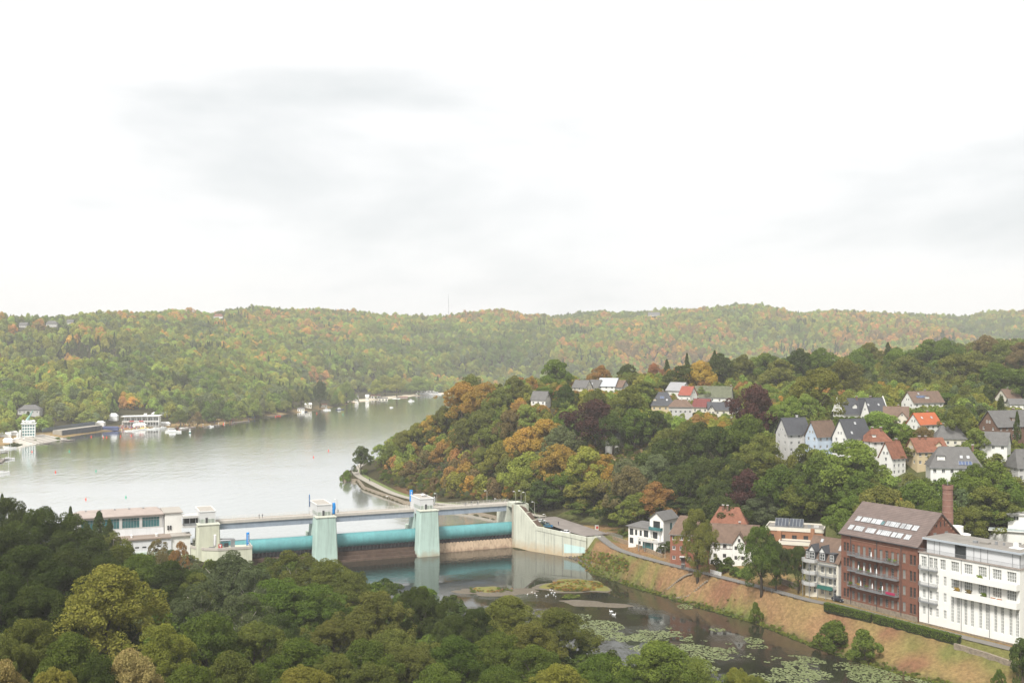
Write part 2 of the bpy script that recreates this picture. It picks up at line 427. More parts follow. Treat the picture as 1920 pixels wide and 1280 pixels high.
def height(X, Y):
    X = np.atleast_1d(np.asarray(X, dtype=np.float64)); Y = np.atleast_1d(np.asarray(Y, dtype=np.float64))
    z = np.full(X.shape, _w[_n]) + _w[_n + 1] * X / 1000 + _w[_n + 2] * Y / 1000
    for k in range(_n):
        z += _w[k] * np.sqrt((X - _P[k, 0]) ** 2 + (Y - _P[k, 1]) ** 2 + _c2)
    far = np.clip((Y - 950) / 400, 0, 1)
    z += far * ((vnoise(X, Y, 200, 1) - 0.5) * 78 + (vnoise(X, Y, 85, 2) - 0.5) * 22)
    cap = CZ + (H0 - np.interp(960 + F * X / np.maximum(Y, 300), SKY_PX, SKY_PY)) * Y / F - 15 + (vnoise(X, Y, 60, 9) - 0.5) * 8
    capped = cap - 14 * np.logaddexp(0, (cap - z) / 14)
    z = np.where(Y > 1150, capped, z)
    near = np.clip((Y - 520) / 60, 0, 1) * (1 - far)
    z += near * (vnoise(X, Y, 45, 3) - 0.5) * 4
    dl, dr = poly_sd(LAKE_POLY, X, Y), poly_sd(RIVER_POLY, X, Y)
    z = np.maximum(z, np.where(Y > 560, LAKE + 1.0, np.where(X > 28, 6.0, 3.0)))
    for P, hw, fade in LEVEL[1:]:
        d, zz = line_dist(P, X, Y)
        k = np.clip((d - hw) / fade, 0, 1); k = k * k * (3 - 2 * k)
        z = z * k + (zz - 0.18) * (1 - k)
    z = np.minimum(z, LAKE + 0.05 + np.where(dl > 0, dl * np.where((Y < 640) & (X > -105), 1.2, np.where(Y > 720, 0.2, 0.45)), np.maximum(dl * 0.5, -5)))
    z = np.minimum(z, 0.02 + np.where(dr > 0, dr * 0.47, np.maximum(dr * 0.5, -3)))
    d, zz = line_dist(LANE, X, Y)            # the lane keeps its own level on the bank
    k = np.clip((d - 2.3) / 5.0, 0, 1); k = k * k * (3 - 2 * k)
    return np.where(dr > 2, z * k + (zz - 0.18) * (1 - k), z)
def hz(x, y):
    return float(height(x, y)[0])
def on_ground(px, py, y0=150.0, y1=3000.0):
    """first place where the sight line through a photo pixel meets the terrain"""
    Y = np.geomspace(y0, y1, 900)
    X = (px - 960) * Y / F
    g = CZ - (py - H0) * Y / F - height(X, Y)
    k = np.argmax(g < 0) if (g < 0).any() else len(Y) - 1
    if k > 0 and g[k] < 0:
        t = g[k - 1] / (g[k - 1] - g[k]); yy = Y[k - 1] + t * (Y[k] - Y[k - 1])
    else:
        yy = Y[k]
    return Vector(((px - 960) * yy / F, yy, hz((px - 960) * yy / F, yy)))

def axis(parts):
    out = []
    for a, b, s in parts:
        out += list(np.arange(a, b, s))
    return np.array(out + [parts[-1][1]])
_gx = axis([(-2600, -1800, 100), (-1800, -700, 40), (-700, -190, 15), (-190, 170, 2.6), (170, 420, 8), (420, 2600, 35)])
_gy = axis([(-420, 100, 26), (100, 250, 8), (250, 480, 2.6), (480, 720, 6), (720, 1200, 14), (1200, 3400, 22)])
_GX, _GY = np.meshgrid(_gx, _gy)
_GZ = height(_GX.ravel(), _GY.ravel())
GNX, GNY = len(_gx), len(_gy)
gm = bpy.data.meshes.new("ground")
verts = np.stack([_GX.ravel(), _GY.ravel(), _GZ], 1)
ii, jj = np.meshgrid(np.arange(GNX - 1), np.arange(GNY - 1))
a = (jj * GNX + ii).ravel()
faces = np.stack([a, a + 1, a + GNX + 1, a + GNX], 1)
gm.vertices.add(len(verts)); gm.vertices.foreach_set("co", verts.ravel())
gm.loops.add(faces.size); gm.loops.foreach_set("vertex_index", faces.ravel())
gm.polygons.add(len(faces)); gm.polygons.foreach_set("loop_start", np.arange(0, faces.size, 4))
gm.update(calc_edges=True); gm.validate()
gm.polygons.foreach_set("use_smooth", np.ones(len(faces), bool))
# ground cover by place: forest floor, dry bank, lawns, sand
gx, gy = verts[:, 0], verts[:, 1]
colr = np.tile(np.array([0.055, 0.050, 0.024]), (len(gx), 1))
def paint(mask, c):
    mk = np.clip(mask, 0, 1)[:, None]
    colr[:] = colr * (1 - mk) + np.array(c) * mk
dr = poly_sd(RIVER_POLY, gx, gy); dl = poly_sd(LAKE_POLY, gx, gy)
bank = ((gx > 12) & (dr < 30) & (gy < 460) & (gy > 120)).astype(float)
right_bank = np.clip((gx * 0.75 + (gy - 300) * 0.66 - 40) / 8, 0, 1)
bank *= right_bank
n1, n2 = vnoise(gx, gy, 7, 5), vnoise(gx, gy, 16, 6)
paint(bank, (0.245, 0.150, 0.076))
paint(bank * np.clip((n2 - 0.45) * 4, 0, 1), (0.235, 0.17, 0.072))
paint(bank * np.clip((n1 - 0.42) * 4, 0, 1) * np.clip((vnoise(gx, gy, 24, 8) - .45) * 6, 0, 1) * 0.85, (0.13, 0.14, 0.042))
paint(bank * np.clip((vnoise(gx, gy, 9, 7) - 0.72) * 6, 0, 1), (0.20, 0.105, 0.06))
paint(bank * np.clip((3.2 - dr + (n1 - .5) * 5) / 2.5, 0, 1), (0.12, 0.14, 0.035))
paint(bank * np.clip((1.2 - dr) / 1.0, 0, 1), (0.07, 0.065, 0.035))
lawn = ((gx > 20) & (gy < 480) & (dr > 26) & (dr < 70) & (gy > 240)).astype(float)
paint(lawn * 0.8, (0.11, 0.12, 0.04))
farshore = ((gy > 780) & (dl > 0) & (dl < np.where((gy > 1480) | (gy < 1130), 26, 7))).astype(float)
paint(farshore, (0.30, 0.21, 0.10))
paint(farshore * (gy > 1480) * (gx < -40), (0.62, 0.54, 0.42))
slide = np.exp(-(((gx + 46) / 16) ** 2 + ((gy - 574) / 34) ** 2) ** 2)
paint(slide, (0.17, 0.095, 0.05))
village = ((gx > 130) & (gy > 380) & (gy < 600)).astype(float)
paint(village * 0.7, (0.10, 0.11, 0.04))
paint((np.hypot(gx - 51, gy - 505) < 13).astype(float), (0.30, 0.20, 0.10))
ca = gm.color_attributes.new("cover", 'FLOAT_COLOR', 'POINT')
ca.data.foreach_set("color", np.concatenate([colr, np.ones((len(gx), 1))], 1).ravel())
gmat = bpy.data.materials.new("ground_cover"); gmat.use_nodes = True
N, L = gmat.node_tree.nodes, gmat.node_tree.links
p = N['Principled BSDF']; p.inputs['Roughness'].default_value = 1.0; p.inputs['Specular IOR Level'].default_value = 0.05
va = N.new("ShaderNodeVertexColor"); va.layer_name = "cover"
tc = N.new("ShaderNodeTexCoord")
n3 = N.new("ShaderNodeTexNoise"); n3.inputs['Scale'].default_value = 0.9; n3.inputs['Detail'].default_value = 8; n3.inputs['Roughness'].default_value = 0.75
L.new(tc.outputs['Object'], n3.inputs['Vector'])
r3 = N.new("ShaderNodeMapRange"); r3.inputs[1].default_value = 0.3; r3.inputs[2].default_value = 0.7; r3.inputs[3].default_value = 0.5; r3.inputs[4].default_value = 1.4
L.new(n3.outputs[0], r3.inputs[0])
hsv = N.new("ShaderNodeHueSaturation"); L.new(va.outputs[0], hsv.inputs['Color']); L.new(r3.outputs[0], hsv.inputs['Value'])
L.new(hsv.outputs[0], p.inputs['Base Color'])
bp = N.new("ShaderNodeBump"); bp.inputs['Strength'].default_value = 0.8; bp.inputs['Distance'].default_value = 0.4
L.new(n3.outputs[0], bp.inputs['Height']); L.new(bp.outputs[0], p.inputs['Normal'])
gm.materials.append(gmat)
tag(put("ground", gm), kind='structure')

# ------------------------------------------------------------------ water
def water_mat(name, body, rough, bump, scale, stretch, gain, patch=0.0, pscale=0.012):
    m = bpy.data.materials.new(name); m.use_nodes = True
    N, L = m.node_tree.nodes, m.node_tree.links
    N.clear()
    out = N.new("ShaderNodeOutputMaterial")
    tc = N.new("ShaderNodeTexCoord")
    mp = N.new("ShaderNodeMapping"); mp.inputs['Scale'].default_value = stretch
    L.new(tc.outputs['Object'], mp.inputs[0])
    n = N.new("ShaderNodeTexNoise"); n.inputs['Scale'].default_value = scale; n.inputs['Detail'].default_value = 5; n.inputs['Roughness'].default_value = 0.6
    L.new(mp.outputs[0], n.inputs['Vector'])
    b = N.new("ShaderNodeBump"); b.inputs['Distance'].default_value = 0.25
    n2 = N.new("ShaderNodeTexNoise"); n2.inputs['Scale'].default_value = pscale; n2.inputs['Detail'].default_value = 5
    mp2 = N.new("ShaderNodeMapping"); mp2.inputs['Scale'].default_value = (1.0, 2.2, 1)
    L.new(tc.outputs['Object'], mp2.inputs[0]); L.new(mp2.outputs[0], n2.inputs['Vector'])
    r = N.new("ShaderNodeMapRange"); r.inputs[1].default_value = 0.42; r.inputs[2].default_value = 0.6
    r.inputs[3].default_value = bump * (1 - patch); r.inputs[4].default_value = bump
    L.new(n2.outputs[0], r.inputs[0]); L.new(r.outputs[0], b.inputs['Strength'])
    L.new(n.outputs[0], b.inputs['Height'])
    fr = N.new("ShaderNodeFresnel"); fr.inputs['IOR'].default_value = 1.33; L.new(b.outputs[0], fr.inputs['Normal'])
    mu = N.new("ShaderNodeMath"); mu.operation = 'MULTIPLY'; mu.inputs[1].default_value = gain; mu.use_clamp = True
    L.new(fr.outputs[0], mu.inputs[0])
    d = N.new("ShaderNodeBsdfDiffuse"); d.inputs[0].default_value = (*body, 1)
    g = N.new("ShaderNodeBsdfGlossy"); g.inputs['Roughness'].default_value = rough; g.inputs[0].default_value = (0.96, 0.97, 0.97, 1)
    L.new(b.outputs[0], g.inputs['Normal'])
    mx = N.new("ShaderNodeMixShader"); L.new(mu.outputs[0], mx.inputs[0]); L.new(d.outputs[0], mx.inputs[1]); L.new(g.outputs[0], mx.inputs[2])
    L.new(mx.outputs[0], out.inputs[0])
    return m
def sheet(name, poly, z, m):
    bm = bmesh.new()
    vs = [bm.verts.new((x, y, z)) for x, y in poly]
    f = bm.faces.new(vs)
    if f.normal.z < 0: f.normal_flip()
    bm.normal_update()
    if f.normal.z < 0: f.normal_flip()
    bmesh.ops.triangulate(bm, faces=[f])
    me = bpy.data.meshes.new(name); bm.to_mesh(me); bm.free()
    me.materials.append(m)
    return tag(put(name, me), kind='structure')
def grow(poly, d):
    P = [Vector((x, y)) for x, y in poly]
    ar = sum(P[i].x * P[(i + 1) % len(P)].y - P[(i + 1) % len(P)].x * P[i].y for i in range(len(P)))
    s = 1 if ar > 0 else -1
    out = []
    for i in range(len(P)):
        e1 = (P[i] - P[i - 1]).normalized(); e2 = (P[(i + 1) % len(P)] - P[i]).normalized()
        n = Vector((e1.y + e2.y, -e1.x - e2.x)) * s
        n.normalize()
        out.append((P[i].x + n.x * d, P[i].y + n.y * d))
    return out
sheet("lake", grow(LAKE_POLY, 1.5), LAKE, water_mat("lake_water", (0.40, 0.41, 0.385), 0.10, 0.75, 0.20, (1, 0.35, 1), 1.9, 0.7, 0.007))
sheet("river", grow(RIVER_POLY, 1.0), 0.0, water_mat("river_water", (0.020, 0.020, 0.014), 0.03, 0.42, 0.6, (1, 0.5, 1), 1.35, 0.93, 0.03))
# ------------------------------------------------------------------ trees
TINT = {'dg': (0.064, 0.086, 0.022), 'g': (0.104, 0.146, 0.027), 'lg': (0.185, 0.235, 0.050), 'ol': (0.135, 0.150, 0.034), 'yg': (0.215, 0.222, 0.042), 'ye': (0.34, 0.225, 0.048),
        'or': (0.31, 0.18, 0.062), 'br': (0.175, 0.135, 0.056), 'pu': (0.075, 0.036, 0.032), 'gy': (0.115, 0.138, 0.060), 'be': (0.36, 0.28, 0.11), 'rb': (0.30, 0.14, 0.065)}
WORD = {'dg': 'dark green', 'g': 'mid green', 'lg': 'light green', 'ol': 'olive green', 'yg': 'yellow-green', 'ye': 'golden yellow', 'or': 'orange-brown', 'br': 'brown', 'pu': 'dark purple', 'gy': 'grey-green', 'be': 'pale beige-gold', 'rb': 'rust red'}
def crown_mesh(name, seed, lobes, quads, leaf, prof, lob=(0.10, 0.19), base=0.16, material=None, droop=0.0, gap=0.0, limb=True):
    """foliage of a tree of unit height and unit width: leaf-sized quads on many uneven clumps; prof(t) = relative radius at t (0 base, 1 top)"""
    r = np.random.RandomState(seed)
    cen, rad, val = [], [], []
    subs = []          # main limbs, each carrying its own dome
    ns = 4 + seed % 4
    for q in range(ns):
        a0 = 2 * math.pi * (q + r.rand() * 0.7) / ns; d0 = 0.10 + 0.17 * r.rand()
        subs.append((d0 * math.cos(a0), d0 * math.sin(a0), 0.72 + 0.28 * r.rand(), 0.24 + 0.12 * r.rand(), r.rand()))
    subs[0] = (0.03, 0.02, 1.0, 0.30, 0.5)
    while len(cen) < lobes:
        t = r.rand() ** 0.8
        a = r.rand() * 2 * math.pi
        R = 0.5 * prof(t)
        k = (0.60 + 0.52 * r.rand()) if r.rand() < 0.82 else r.rand() * 0.6
        lr = lob[0] + (lob[1] - lob[0]) * r.rand() ** 1.5
        rr = max(0.0, R * k - lr * 0.4)
        if limb and r.rand() < 0.72:
            sxx, syy, st, sr, sv = subs[r.randint(ns)]
            tt = r.rand() ** 0.7
            zz = base + (st - base) * (0.30 + 0.70 * tt) * 0.95
            pr_ = sr * math.sqrt(max(0.02, 1 - tt ** 2.2)) * (0.75 + 0.3 * r.rand())
            lim = 0.5 * prof(min(0.98, (zz - base) / (1 - base))) + 0.05
            px_, py_ = sxx * lim / 0.5 + pr_ * math.cos(a), syy * lim / 0.5 + pr_ * math.sin(a)
            dd = math.hypot(px_, py_)
            if dd > lim: px_, py_ = px_ * lim / dd, py_ * lim / dd
            cen.append((px_, py_, zz)); rad.append(lr * 0.9); val.append(0.5 * sv + 0.5 * r.rand())
            continue
        wob = 1 + 0.20 * math.sin(2 * a + 3 * t + seed) + 0.16 * math.sin(5 * a + 2 * seed + 4 * t)
        cen.append((rr * wob * math.cos(a), rr * wob * math.sin(a), base + (1 - base) * t * 0.93))
        rad.append(lr); val.append(r.rand())
    cen = np.array(cen); rad = np.array(rad); val = np.array(val)
    wgt = rad ** 2; wgt /= wgt.sum()
    k = r.choice(lobes, int(quads * 1.7), p=wgt)
    d = r.normal(size=(len(k), 3)); d /= np.linalg.norm(d, axis=1)[:, None]
    outw = cen[k] - np.array([0, 0, 0.45]); outw /= np.linalg.norm(outw, axis=1)[:, None] + 1e-6
    keep = ((d * outw).sum(1) > -0.35) & (d[:, 2] > -0.75)
    if gap > 0:
        keep &= r.rand(len(k)) > gap * (val[k] < 0.4)
    k, d = k[keep][:quads], d[keep][:quads]
    n = len(k)
    sh = 0.80 + 0.28 * r.rand(n)
    pos = cen[k] + d * (rad[k] * sh)[:, None] * np.array([1, 1, 0.85])
    pos[:, 2] -= droop * np.hypot(pos[:, 0], pos[:, 1]) ** 2
    nrm = d * 0.75 + r.normal(size=(n, 3)) * 0.55 + np.array([0, 0, 0.25]); nrm /= np.linalg.norm(nrm, axis=1)[:, None]
    tx = np.cross(nrm, r.normal(size=(n, 3))); tx /= np.linalg.norm(tx, axis=1)[:, None]
    ty = np.cross(nrm, tx)
    s = leaf * (0.6 + 0.8 * r.rand(n))[:, None]
    w = (0.45 + 0.35 * r.rand(n))[:, None]
    v = np.stack([pos - tx * s, pos - ty * s * w + tx * s * 0.1, pos + tx * s, pos + ty * s * w - tx * s * 0.15], 1).reshape(-1, 3)
    me = bpy.data.meshes.new(name)
    me.vertices.add(n * 4); me.vertices.foreach_set("co", v.ravel())
    me.loops.add(n * 4); me.loops.foreach_set("vertex_index", np.arange(n * 4))
    me.polygons.add(n); me.polygons.foreach_set("loop_start", np.arange(0, n * 4, 4))
    me.update(calc_edges=True)
    at_ = me.attributes.new("var", 'FLOAT', 'FACE')
    at_.data.foreach_set("value", np.clip(val[k] * 0.55 + r.rand(n) * 0.45, 0, 1))
    me.materials.append(material or LEAF)
    return me
def trunk_mesh(name, seed, top=0.62, r0=0.028, limbs=7, spread=0.28, material=None):
    r = random.Random(seed)
    b = MB()
    b.tube([(0, 0, -0.05), (0.004, 0.002, 0.12), (0.012 * r.uniform(-1, 1), 0.01, 0.35), (0, 0.012, top)], [r0 * 1.25, r0, r0 * 0.72, r0 * 0.25], 7)
    for i in range(limbs):
        a = i * 2.4 + r.random()
        z = 0.16 + 0.4 * i / limbs
        L = spread * r.uniform(0.7, 1.1)
        b.tube([(0, 0, z), (math.cos(a) * L * 0.5, math.sin(a) * L * 0.5, z + 0.13), (math.cos(a) * L, math.sin(a) * L, z + 0.30)], [r0 * 0.5, r0 * 0.32, r0 * 0.1], 5)
    return b.mesh(name, material or BARK, True)
P_ROUND = lambda t: math.sin(math.pi * (0.16 + 0.80 * t) ** 0.92) ** 0.62
P_DOME = lambda t: (1 - t ** 2.3) ** 0.55 * (0.9 + 0.1 * min(1, t * 5))
P_OVAL = lambda t: math.sin(math.pi * (0.10 + 0.86 * t)) ** 0.75
P_TALL = lambda t: math.sin(math.pi * (0.12 + 0.85 * t ** 0.8)) ** 0.8
P_CONE = lambda t: (1 - t) ** 0.85 * 0.98 + 0.02
P_COL = lambda t: (1 - t ** 3) ** 0.7 * (0.55 + 0.45 * min(1, t * 3))
PROTO = {}
TINT = {k: tuple(min(0.6, x * 1.1) for x in v) for k, v in TINT.items()}
for i, (pf, lo) in enumerate([(P_ROUND, 95), (P_DOME, 120), (P_OVAL, 95), (P_ROUND, 70), (P_DOME, 80)]):
    PROTO['near%d' % i] = (crown_mesh("crown", 100 + i, int(lo * 1.7), 42000, 0.0088, pf, (0.045, 0.115), 0.10), trunk_mesh("trunk", i))
for i, (pf, lo) in enumerate([(P_ROUND, 60), (P_DOME, 70), (P_OVAL, 55), (P_TALL, 55), (P_ROUND, 42), (P_DOME, 50)]):
    PROTO['mid%d' % i] = (crown_mesh("crown", 200 + i, int(lo * 1.7), 15000, 0.0145, pf, (0.055, 0.135), 0.10), trunk_mesh("trunk", 20 + i))
PROTO['airy'] = (crown_mesh("crown", 300, 70, 9000, 0.0125, P_OVAL, (0.05, 0.11), 0.14, droop=0.35, gap=0.55), trunk_mesh("trunk", 40, 0.85, 0.016, 12, 0.3, PALEBARK))
PROTO['willow'] = (crown_mesh("crown", 301, 130, 30000, 0.009, P_ROUND, (0.045, 0.10), 0.12, droop=0.5), trunk_mesh("trunk", 41, 0.7, 0.02, 9, 0.3, PALEBARK))
PROTO['conifer'] = (crown_mesh("crown", 302, 80, 8000, 0.016, P_CONE, (0.05, 0.10), 0.05, droop=0.5, limb=False), trunk_mesh("trunk", 42, 0.92, 0.02, 0))
PROTO['column'] = (crown_mesh("crown", 303, 80, 7000, 0.02, P_COL, (0.10, 0.2), 0.03, limb=False), trunk_mesh("trunk", 43, 0.8, 0.02, 0))
PROTO['shrub'] = (crown_mesh("foliage", 304, 36, 5000, 0.035, P_DOME, (0.12, 0.24), 0.06), trunk_mesh("stem", 44, 0.6, 0.03, 5, 0.3))
PROTO['shrub2'] = (crown_mesh("foliage", 305, 30, 5000, 0.032, P_ROUND, (0.12, 0.22), 0.02), trunk_mesh("stem", 45, 0.6, 0.02, 6, 0.3))
def far_proto(k, m):
    if k == 4: return crown_mesh("far_crown", 404, 40, 1800, 0.036, P_CONE, (0.07, 0.13), 0.02, material=m, droop=0.4, limb=False)
    return crown_mesh("far_crown", 400 + k, [30, 36, 30, 28][k], 2000, 0.036, [P_ROUND, P_DOME, P_OVAL, P_TALL][k], (0.11, 0.22), 0.02, material=m)

TREES = []          # (x, y, radius) of every tree placed
def tint_of(c, jit=0.16):
    k = RNG.uniform(1 - jit, 1 + jit)
    return tuple(x * k * RNG.uniform(0.94, 1.06) for x in TINT[c]) + (1.0,)
def tree(x, y, h, w, c, proto, label, group=None, name='broadleaf_tree', z=None, cat='tree'):
    z = hz(x, y) if z is None else z
    t = thing(name, label, cat, (x, y, z - 0.1), RNG.uniform(0, 6.28), group)
    cm, tm = PROTO[proto]
    cr = put('foliage' if 'shrub' in proto else 'crown', cm, t, scale=(w, w, h))
    cr.color = tint_of(c)
    put('stem' if 'shrub' in proto else 'trunk', tm, t, scale=(min(w, h), min(w, h), h))
    TREES.append((x, y, w * 0.5))
    return t
def solve_tree(px, ptop, wpx, h=None, y0=120.0, y1=1000.0, ratio=1.2, hmin=7.0, hmax=25.0):
    """depth at which a tree whose top shows at (px, ptop) stands on the terrain with a natural height"""
    Y = np.arange(y0, y1, 2.0)
    X = (px - 960) * Y / F
    hh = np.full(Y.shape, float(h)) if h else np.clip(ratio * wpx * Y / F, hmin, hmax)
    g = CZ - (ptop - H0) * Y / F - height(X, Y) - hh
    k = int(np.argmax(g < 0)) if (g < 0).any() else int(np.argmin(np.abs(g)))
    y = float(Y[k]); x = (px - 960) * y / F
    top = CZ - (ptop - H0) * y / F
    return x, y, max(hmin * 0.6, top - hz(x, y)), wpx * y / F
KEEP = []
FOOT = []   # footprints (x, y, radius)
# ------------------------------------------------------------------ the weir: piers, roller gates, bridge, abutment
DO = Vector((-37.3, 451.6, 0.0)); DA = math.atan2(46.0, 108.2)
DU = Vector((math.cos(DA), math.sin(DA), 0)); DV = Vector((-math.sin(DA), math.cos(DA), 0))   # DV points upstream
def dw(lx, ly, z=0.0):
    p = DO + DU * lx + DV * ly; return Vector((p.x, p.y, z))
def dl_of(p):
    q = Vector((p[0], p[1], 0)) - DO; return q.dot(DU), q.dot(DV)
def stained(name, col, stain, z0, z1, streak=0.35, rough=0.9, lines=None):
    """painted or bare concrete with a waterline stain below z1 and rain streaks"""
    m = mat(name, col, rough, var=0.05, scale=0.35, streak=streak, stripes=lines)
    N, L = m.node_tree.nodes, m.node_tree.links
    p = N['Principled BSDF']
    src = p.inputs['Base Color'].links[0].from_socket
    ge = N.new("ShaderNodeNewGeometry"); sx = N.new("ShaderNodeSeparateXYZ"); L.new(ge.outputs['Position'], sx.inputs[0])
    n = N.new("ShaderNodeTexNoise"); n.inputs['Scale'].default_value = 0.45; n.inputs['Detail'].default_value = 6
    L.new(ge.outputs['Position'], n.inputs['Vector'])
    ad = N.new("ShaderNodeMath"); ad.operation = 'MULTIPLY_ADD'; ad.inputs[1].default_value = -5.0; L.new(n.outputs[0], ad.inputs[0]); L.new(sx.outputs[2], ad.inputs[2])
    r = N.new("ShaderNodeMapRange"); r.inputs[1].default_value = z0 - 2.5; r.inputs[2].default_value = z1 - 2.5; r.inputs[3].default_value = 0.75; r.inputs[4].default_value = 0.0
    L.new(ad.outputs[0], r.inputs[0])
    mx = N.new("ShaderNodeMix"); mx.data_type = 'RGBA'; L.new(r.outputs[0], mx.inputs[0]); L.new(src, mx.inputs[6]); mx.inputs[7].default_value = (*stain, 1)
    L.new(mx.outputs[2], p.inputs['Base Color'])
    return m
MINT = stained("mint_concrete", (0.46, 0.60, 0.54), (0.36, 0.30, 0.20), 0.0, 2.6, 0.45)
MINTC = stained("mint_concrete_worn", (0.56, 0.66, 0.56), (0.36, 0.30, 0.20), 0.0, 2.6, 0.4)
LIME = stained("pale_lime_concrete", (0.62, 0.63, 0.50), (0.45, 0.42, 0.28), 0.0, 2.5, 0.3)
WALLC = stained("abutment_concrete", (0.55, 0.56, 0.47), (0.42, 0.30, 0.17), 0.5, 4.6, 0.5)
SILL = stained("rusty_sill_concrete", (0.44, 0.33, 0.23), (0.20, 0.13, 0.09), 0.0, 1.0, 0.9)
SILLB = mat("brown_sill", (0.115, 0.075, 0.055), 0.9, var=0.25, scale=0.5, streak=0.5)
TEAL = mat("teal_paint", (0.125, 0.345, 0.36), 0.45, var=0.12, scale=0.25, stripes=(0, 5.2, 0.22), streak=0.4, spec=0.4)
CLAD = mat("grey_panel_cladding", (0.60, 0.60, 0.60), 0.6, var=0.03, stripes=(2, 0.95, 0.18))
GIRD = mat("blue_grey_girder", (0.30, 0.345, 0.41), 0.6, var=0.08, scale=0.3, streak=0.25)
RECESS = mat("recess_steel", (0.16, 0.19, 0.21), 0.6, var=0.2, scale=0.5)
BANDG = glass_mat("green_band_glass", (0.38, 0.43, 0.38), 0.3)
RAIL = mat("pale_railing", (0.62, 0.60, 0.55), 0.6, var=0.05)
FELT = mat("hut_roof", (0.40, 0.37, 0.33), 0.9, var=0.08)

def pier(lx, m, worn, label):
    t = thing("weir_pier", label, "pier", dw(lx, 0), DA, "weir piers")
    def ring(w, ch, z):
        return [(-w, -8.6, z), (-w, -12.9, z), (-w + ch, -14.0, z), (w - ch, -14.0, z), (w, -12.9, z), (w, -8.6, z)]
    a, b = ring(4.95, 0.5, -3), ring(3.95, 0.4, 18.55)
    mb = MB(); mb.poly(a + b, [tuple(range(5, -1, -1))[::-1], tuple(range(6, 12))[::-1]] + [(i, i + 6, (i + 1) % 6 + 6, (i + 1) % 6) for i in range(6)])
    body = mb.build("pier_nose", m, t)
    cp = MB().box(-4.15, 4.15, -14.2, -8.5, 18.56, 18.85); cp.build("coping", WALLC, t)
    fc = MB().hexa([(3.0, -14.05, 0.3), (4.90, -13.1, 0.3), (4.2, -12.8, 0.3), (3.0, -13.0, 0.3)], [(3.0, -14.05, 18.5), (4.02, -13.1, 18.5), (3.7, -12.8, 18.5), (3.0, -13.0, 18.5)])
    fc.build("worn_corner", worn, t)
    MB().hexa([(-2.3, -8.6, -3), (2.3, -8.6, -3), (2.3, -3, -3), (-2.3, -3, -3)], [(-2.1, -8.6, 16.9), (2.1, -8.6, 16.9), (2.1, -3, 16.9), (-2.1, -3, 16.9)]).build("gate_recess", RECESS, t)
    for s in (-1, 1):
        MB().bar((s * 2.5, -7.6, 3.0), (s * 2.5, -4.2, 16.5), 0.7, 0.9).build("rack_rail", DARKM, t)
    rb = MB().hexa([(-3.3, -3, -3), (3.3, -3, -3), (3.3, 8, -3), (-3.3, 8, -3)], [(-2.9, -3, 16.9), (2.9, -3, 16.9), (2.9, 3.4, 16.9), (-2.9, 3.4, 16.9)])
    rb.build("pier_tail", m, t)
    MB().box(-3.5, 3.5, 3.6, 8.4, 6, 10.2).build("water_ledge", worn, t)
    for x in (-1.8, 0.2, 1.9):
        MB().lathe([(0.32, 0), (0.32, 0.5), (0.22, 0.6), (0.22, 0.9), (0.34, 1.0), (0.3, 1.15)], (x, 7.4, 10.2), 8).build("bollard", DARKM, t)
    return t
pier(-2.2, MINT, MINTC, "mint green concrete weir pier at the middle of the weir, fully reflected in the pool")
pier(-45, MINT, MINTC, "mint green concrete weir pier half hidden behind foreground trees")
pier(-90, LIME, LIME, "pale lime concrete weir pier beside the power house")

def hut(lx, label, dish=False):
    t = thing("control_hut", label, "hut", dw(lx, 0, 0), DA, "control huts on the piers")
    MB().hexa([(-2.85, -10.4, 18.86), (2.85, -10.4, 18.86), (2.85, 3.2, 18.86), (-2.85, 3.2, 18.86)], [(-2.85, -10.4, 23.2), (2.85, -10.4, 23.2), (2.85, 3.2, 23.2), (-2.85, 3.2, 23.2)]).build("wall", CLAD, t)
    MB().box(-2.9, 2.9, -8.4, 3.25, 16.3, 18.855).build("skirt", CLAD, t)
    MB().box(-2.95, 2.95, -10.5, 3.3, 23.2, 23.32).build("roof", FELT, t)
    for q in ((-3.0, 3.0, -10.6, -10.4), (-3.0, 3.0, 3.2, 3.4), (-3.05, -2.85, -10.6, 3.4), (2.85, 3.05, -10.6, 3.4)):
        MB().box(q[0], q[1], q[2], q[3], 23.1, 23.5).build("parapet", WHITEP, t)
    w = MB().box(-2.70, 2.5, -10.45, -10.38, 19.0, 20.45).build("window", BANDG, t)
    for x in (-1.4, -0.1, 1.2):
        MB().box(x - 0.05, x + 0.05, -10.48, -10.44, 19.0, 20.45).build("mullion", FRAMEW, w)
    w = MB().box(-2.90, -2.84, -10.2, -2.0, 19.0, 20.45).build("window", BANDG, t)
    for k in range(4):
        MB().box(-2.93, -2.89, -8.5 + k * 1.6, -8.4 + k * 1.6, 19.0, 20.45).build("mullion", FRAMEW, w)
    d = MB().box(-0.9, 0.0, -10.54, -10.40, 18.87, 20.9).build("door", DARKM, t)
    MB().box(-1.05, -0.9, -10.56, -10.4, 18.87, 21.0).build("frame", FRAMEW, d)
    if dish:
        MB().lathe([(0.75, 0.0), (0.72, 0.25), (0.45, 0.6), (0.1, 0.72)], (0.4, -4, 23.9), 12).build("radar_dome", WHITEP, t)
        MB().box(0.25, 0.55, -4.15, -3.85, 23.3, 23.95).build("radar_mast", METAL, t)
        MB().box(1.3, 2.2, -4.4, -3.6, 23.32, 23.8).build("roof_box", METAL, t)
    return t
hut(-2.2, "grey panelled control hut with white radar dome on its roof", True)
hut(-45, "grey panelled control hut on the pier between two blue flags")
hut(-90, "grey panelled control hut joined to the power house walkway")

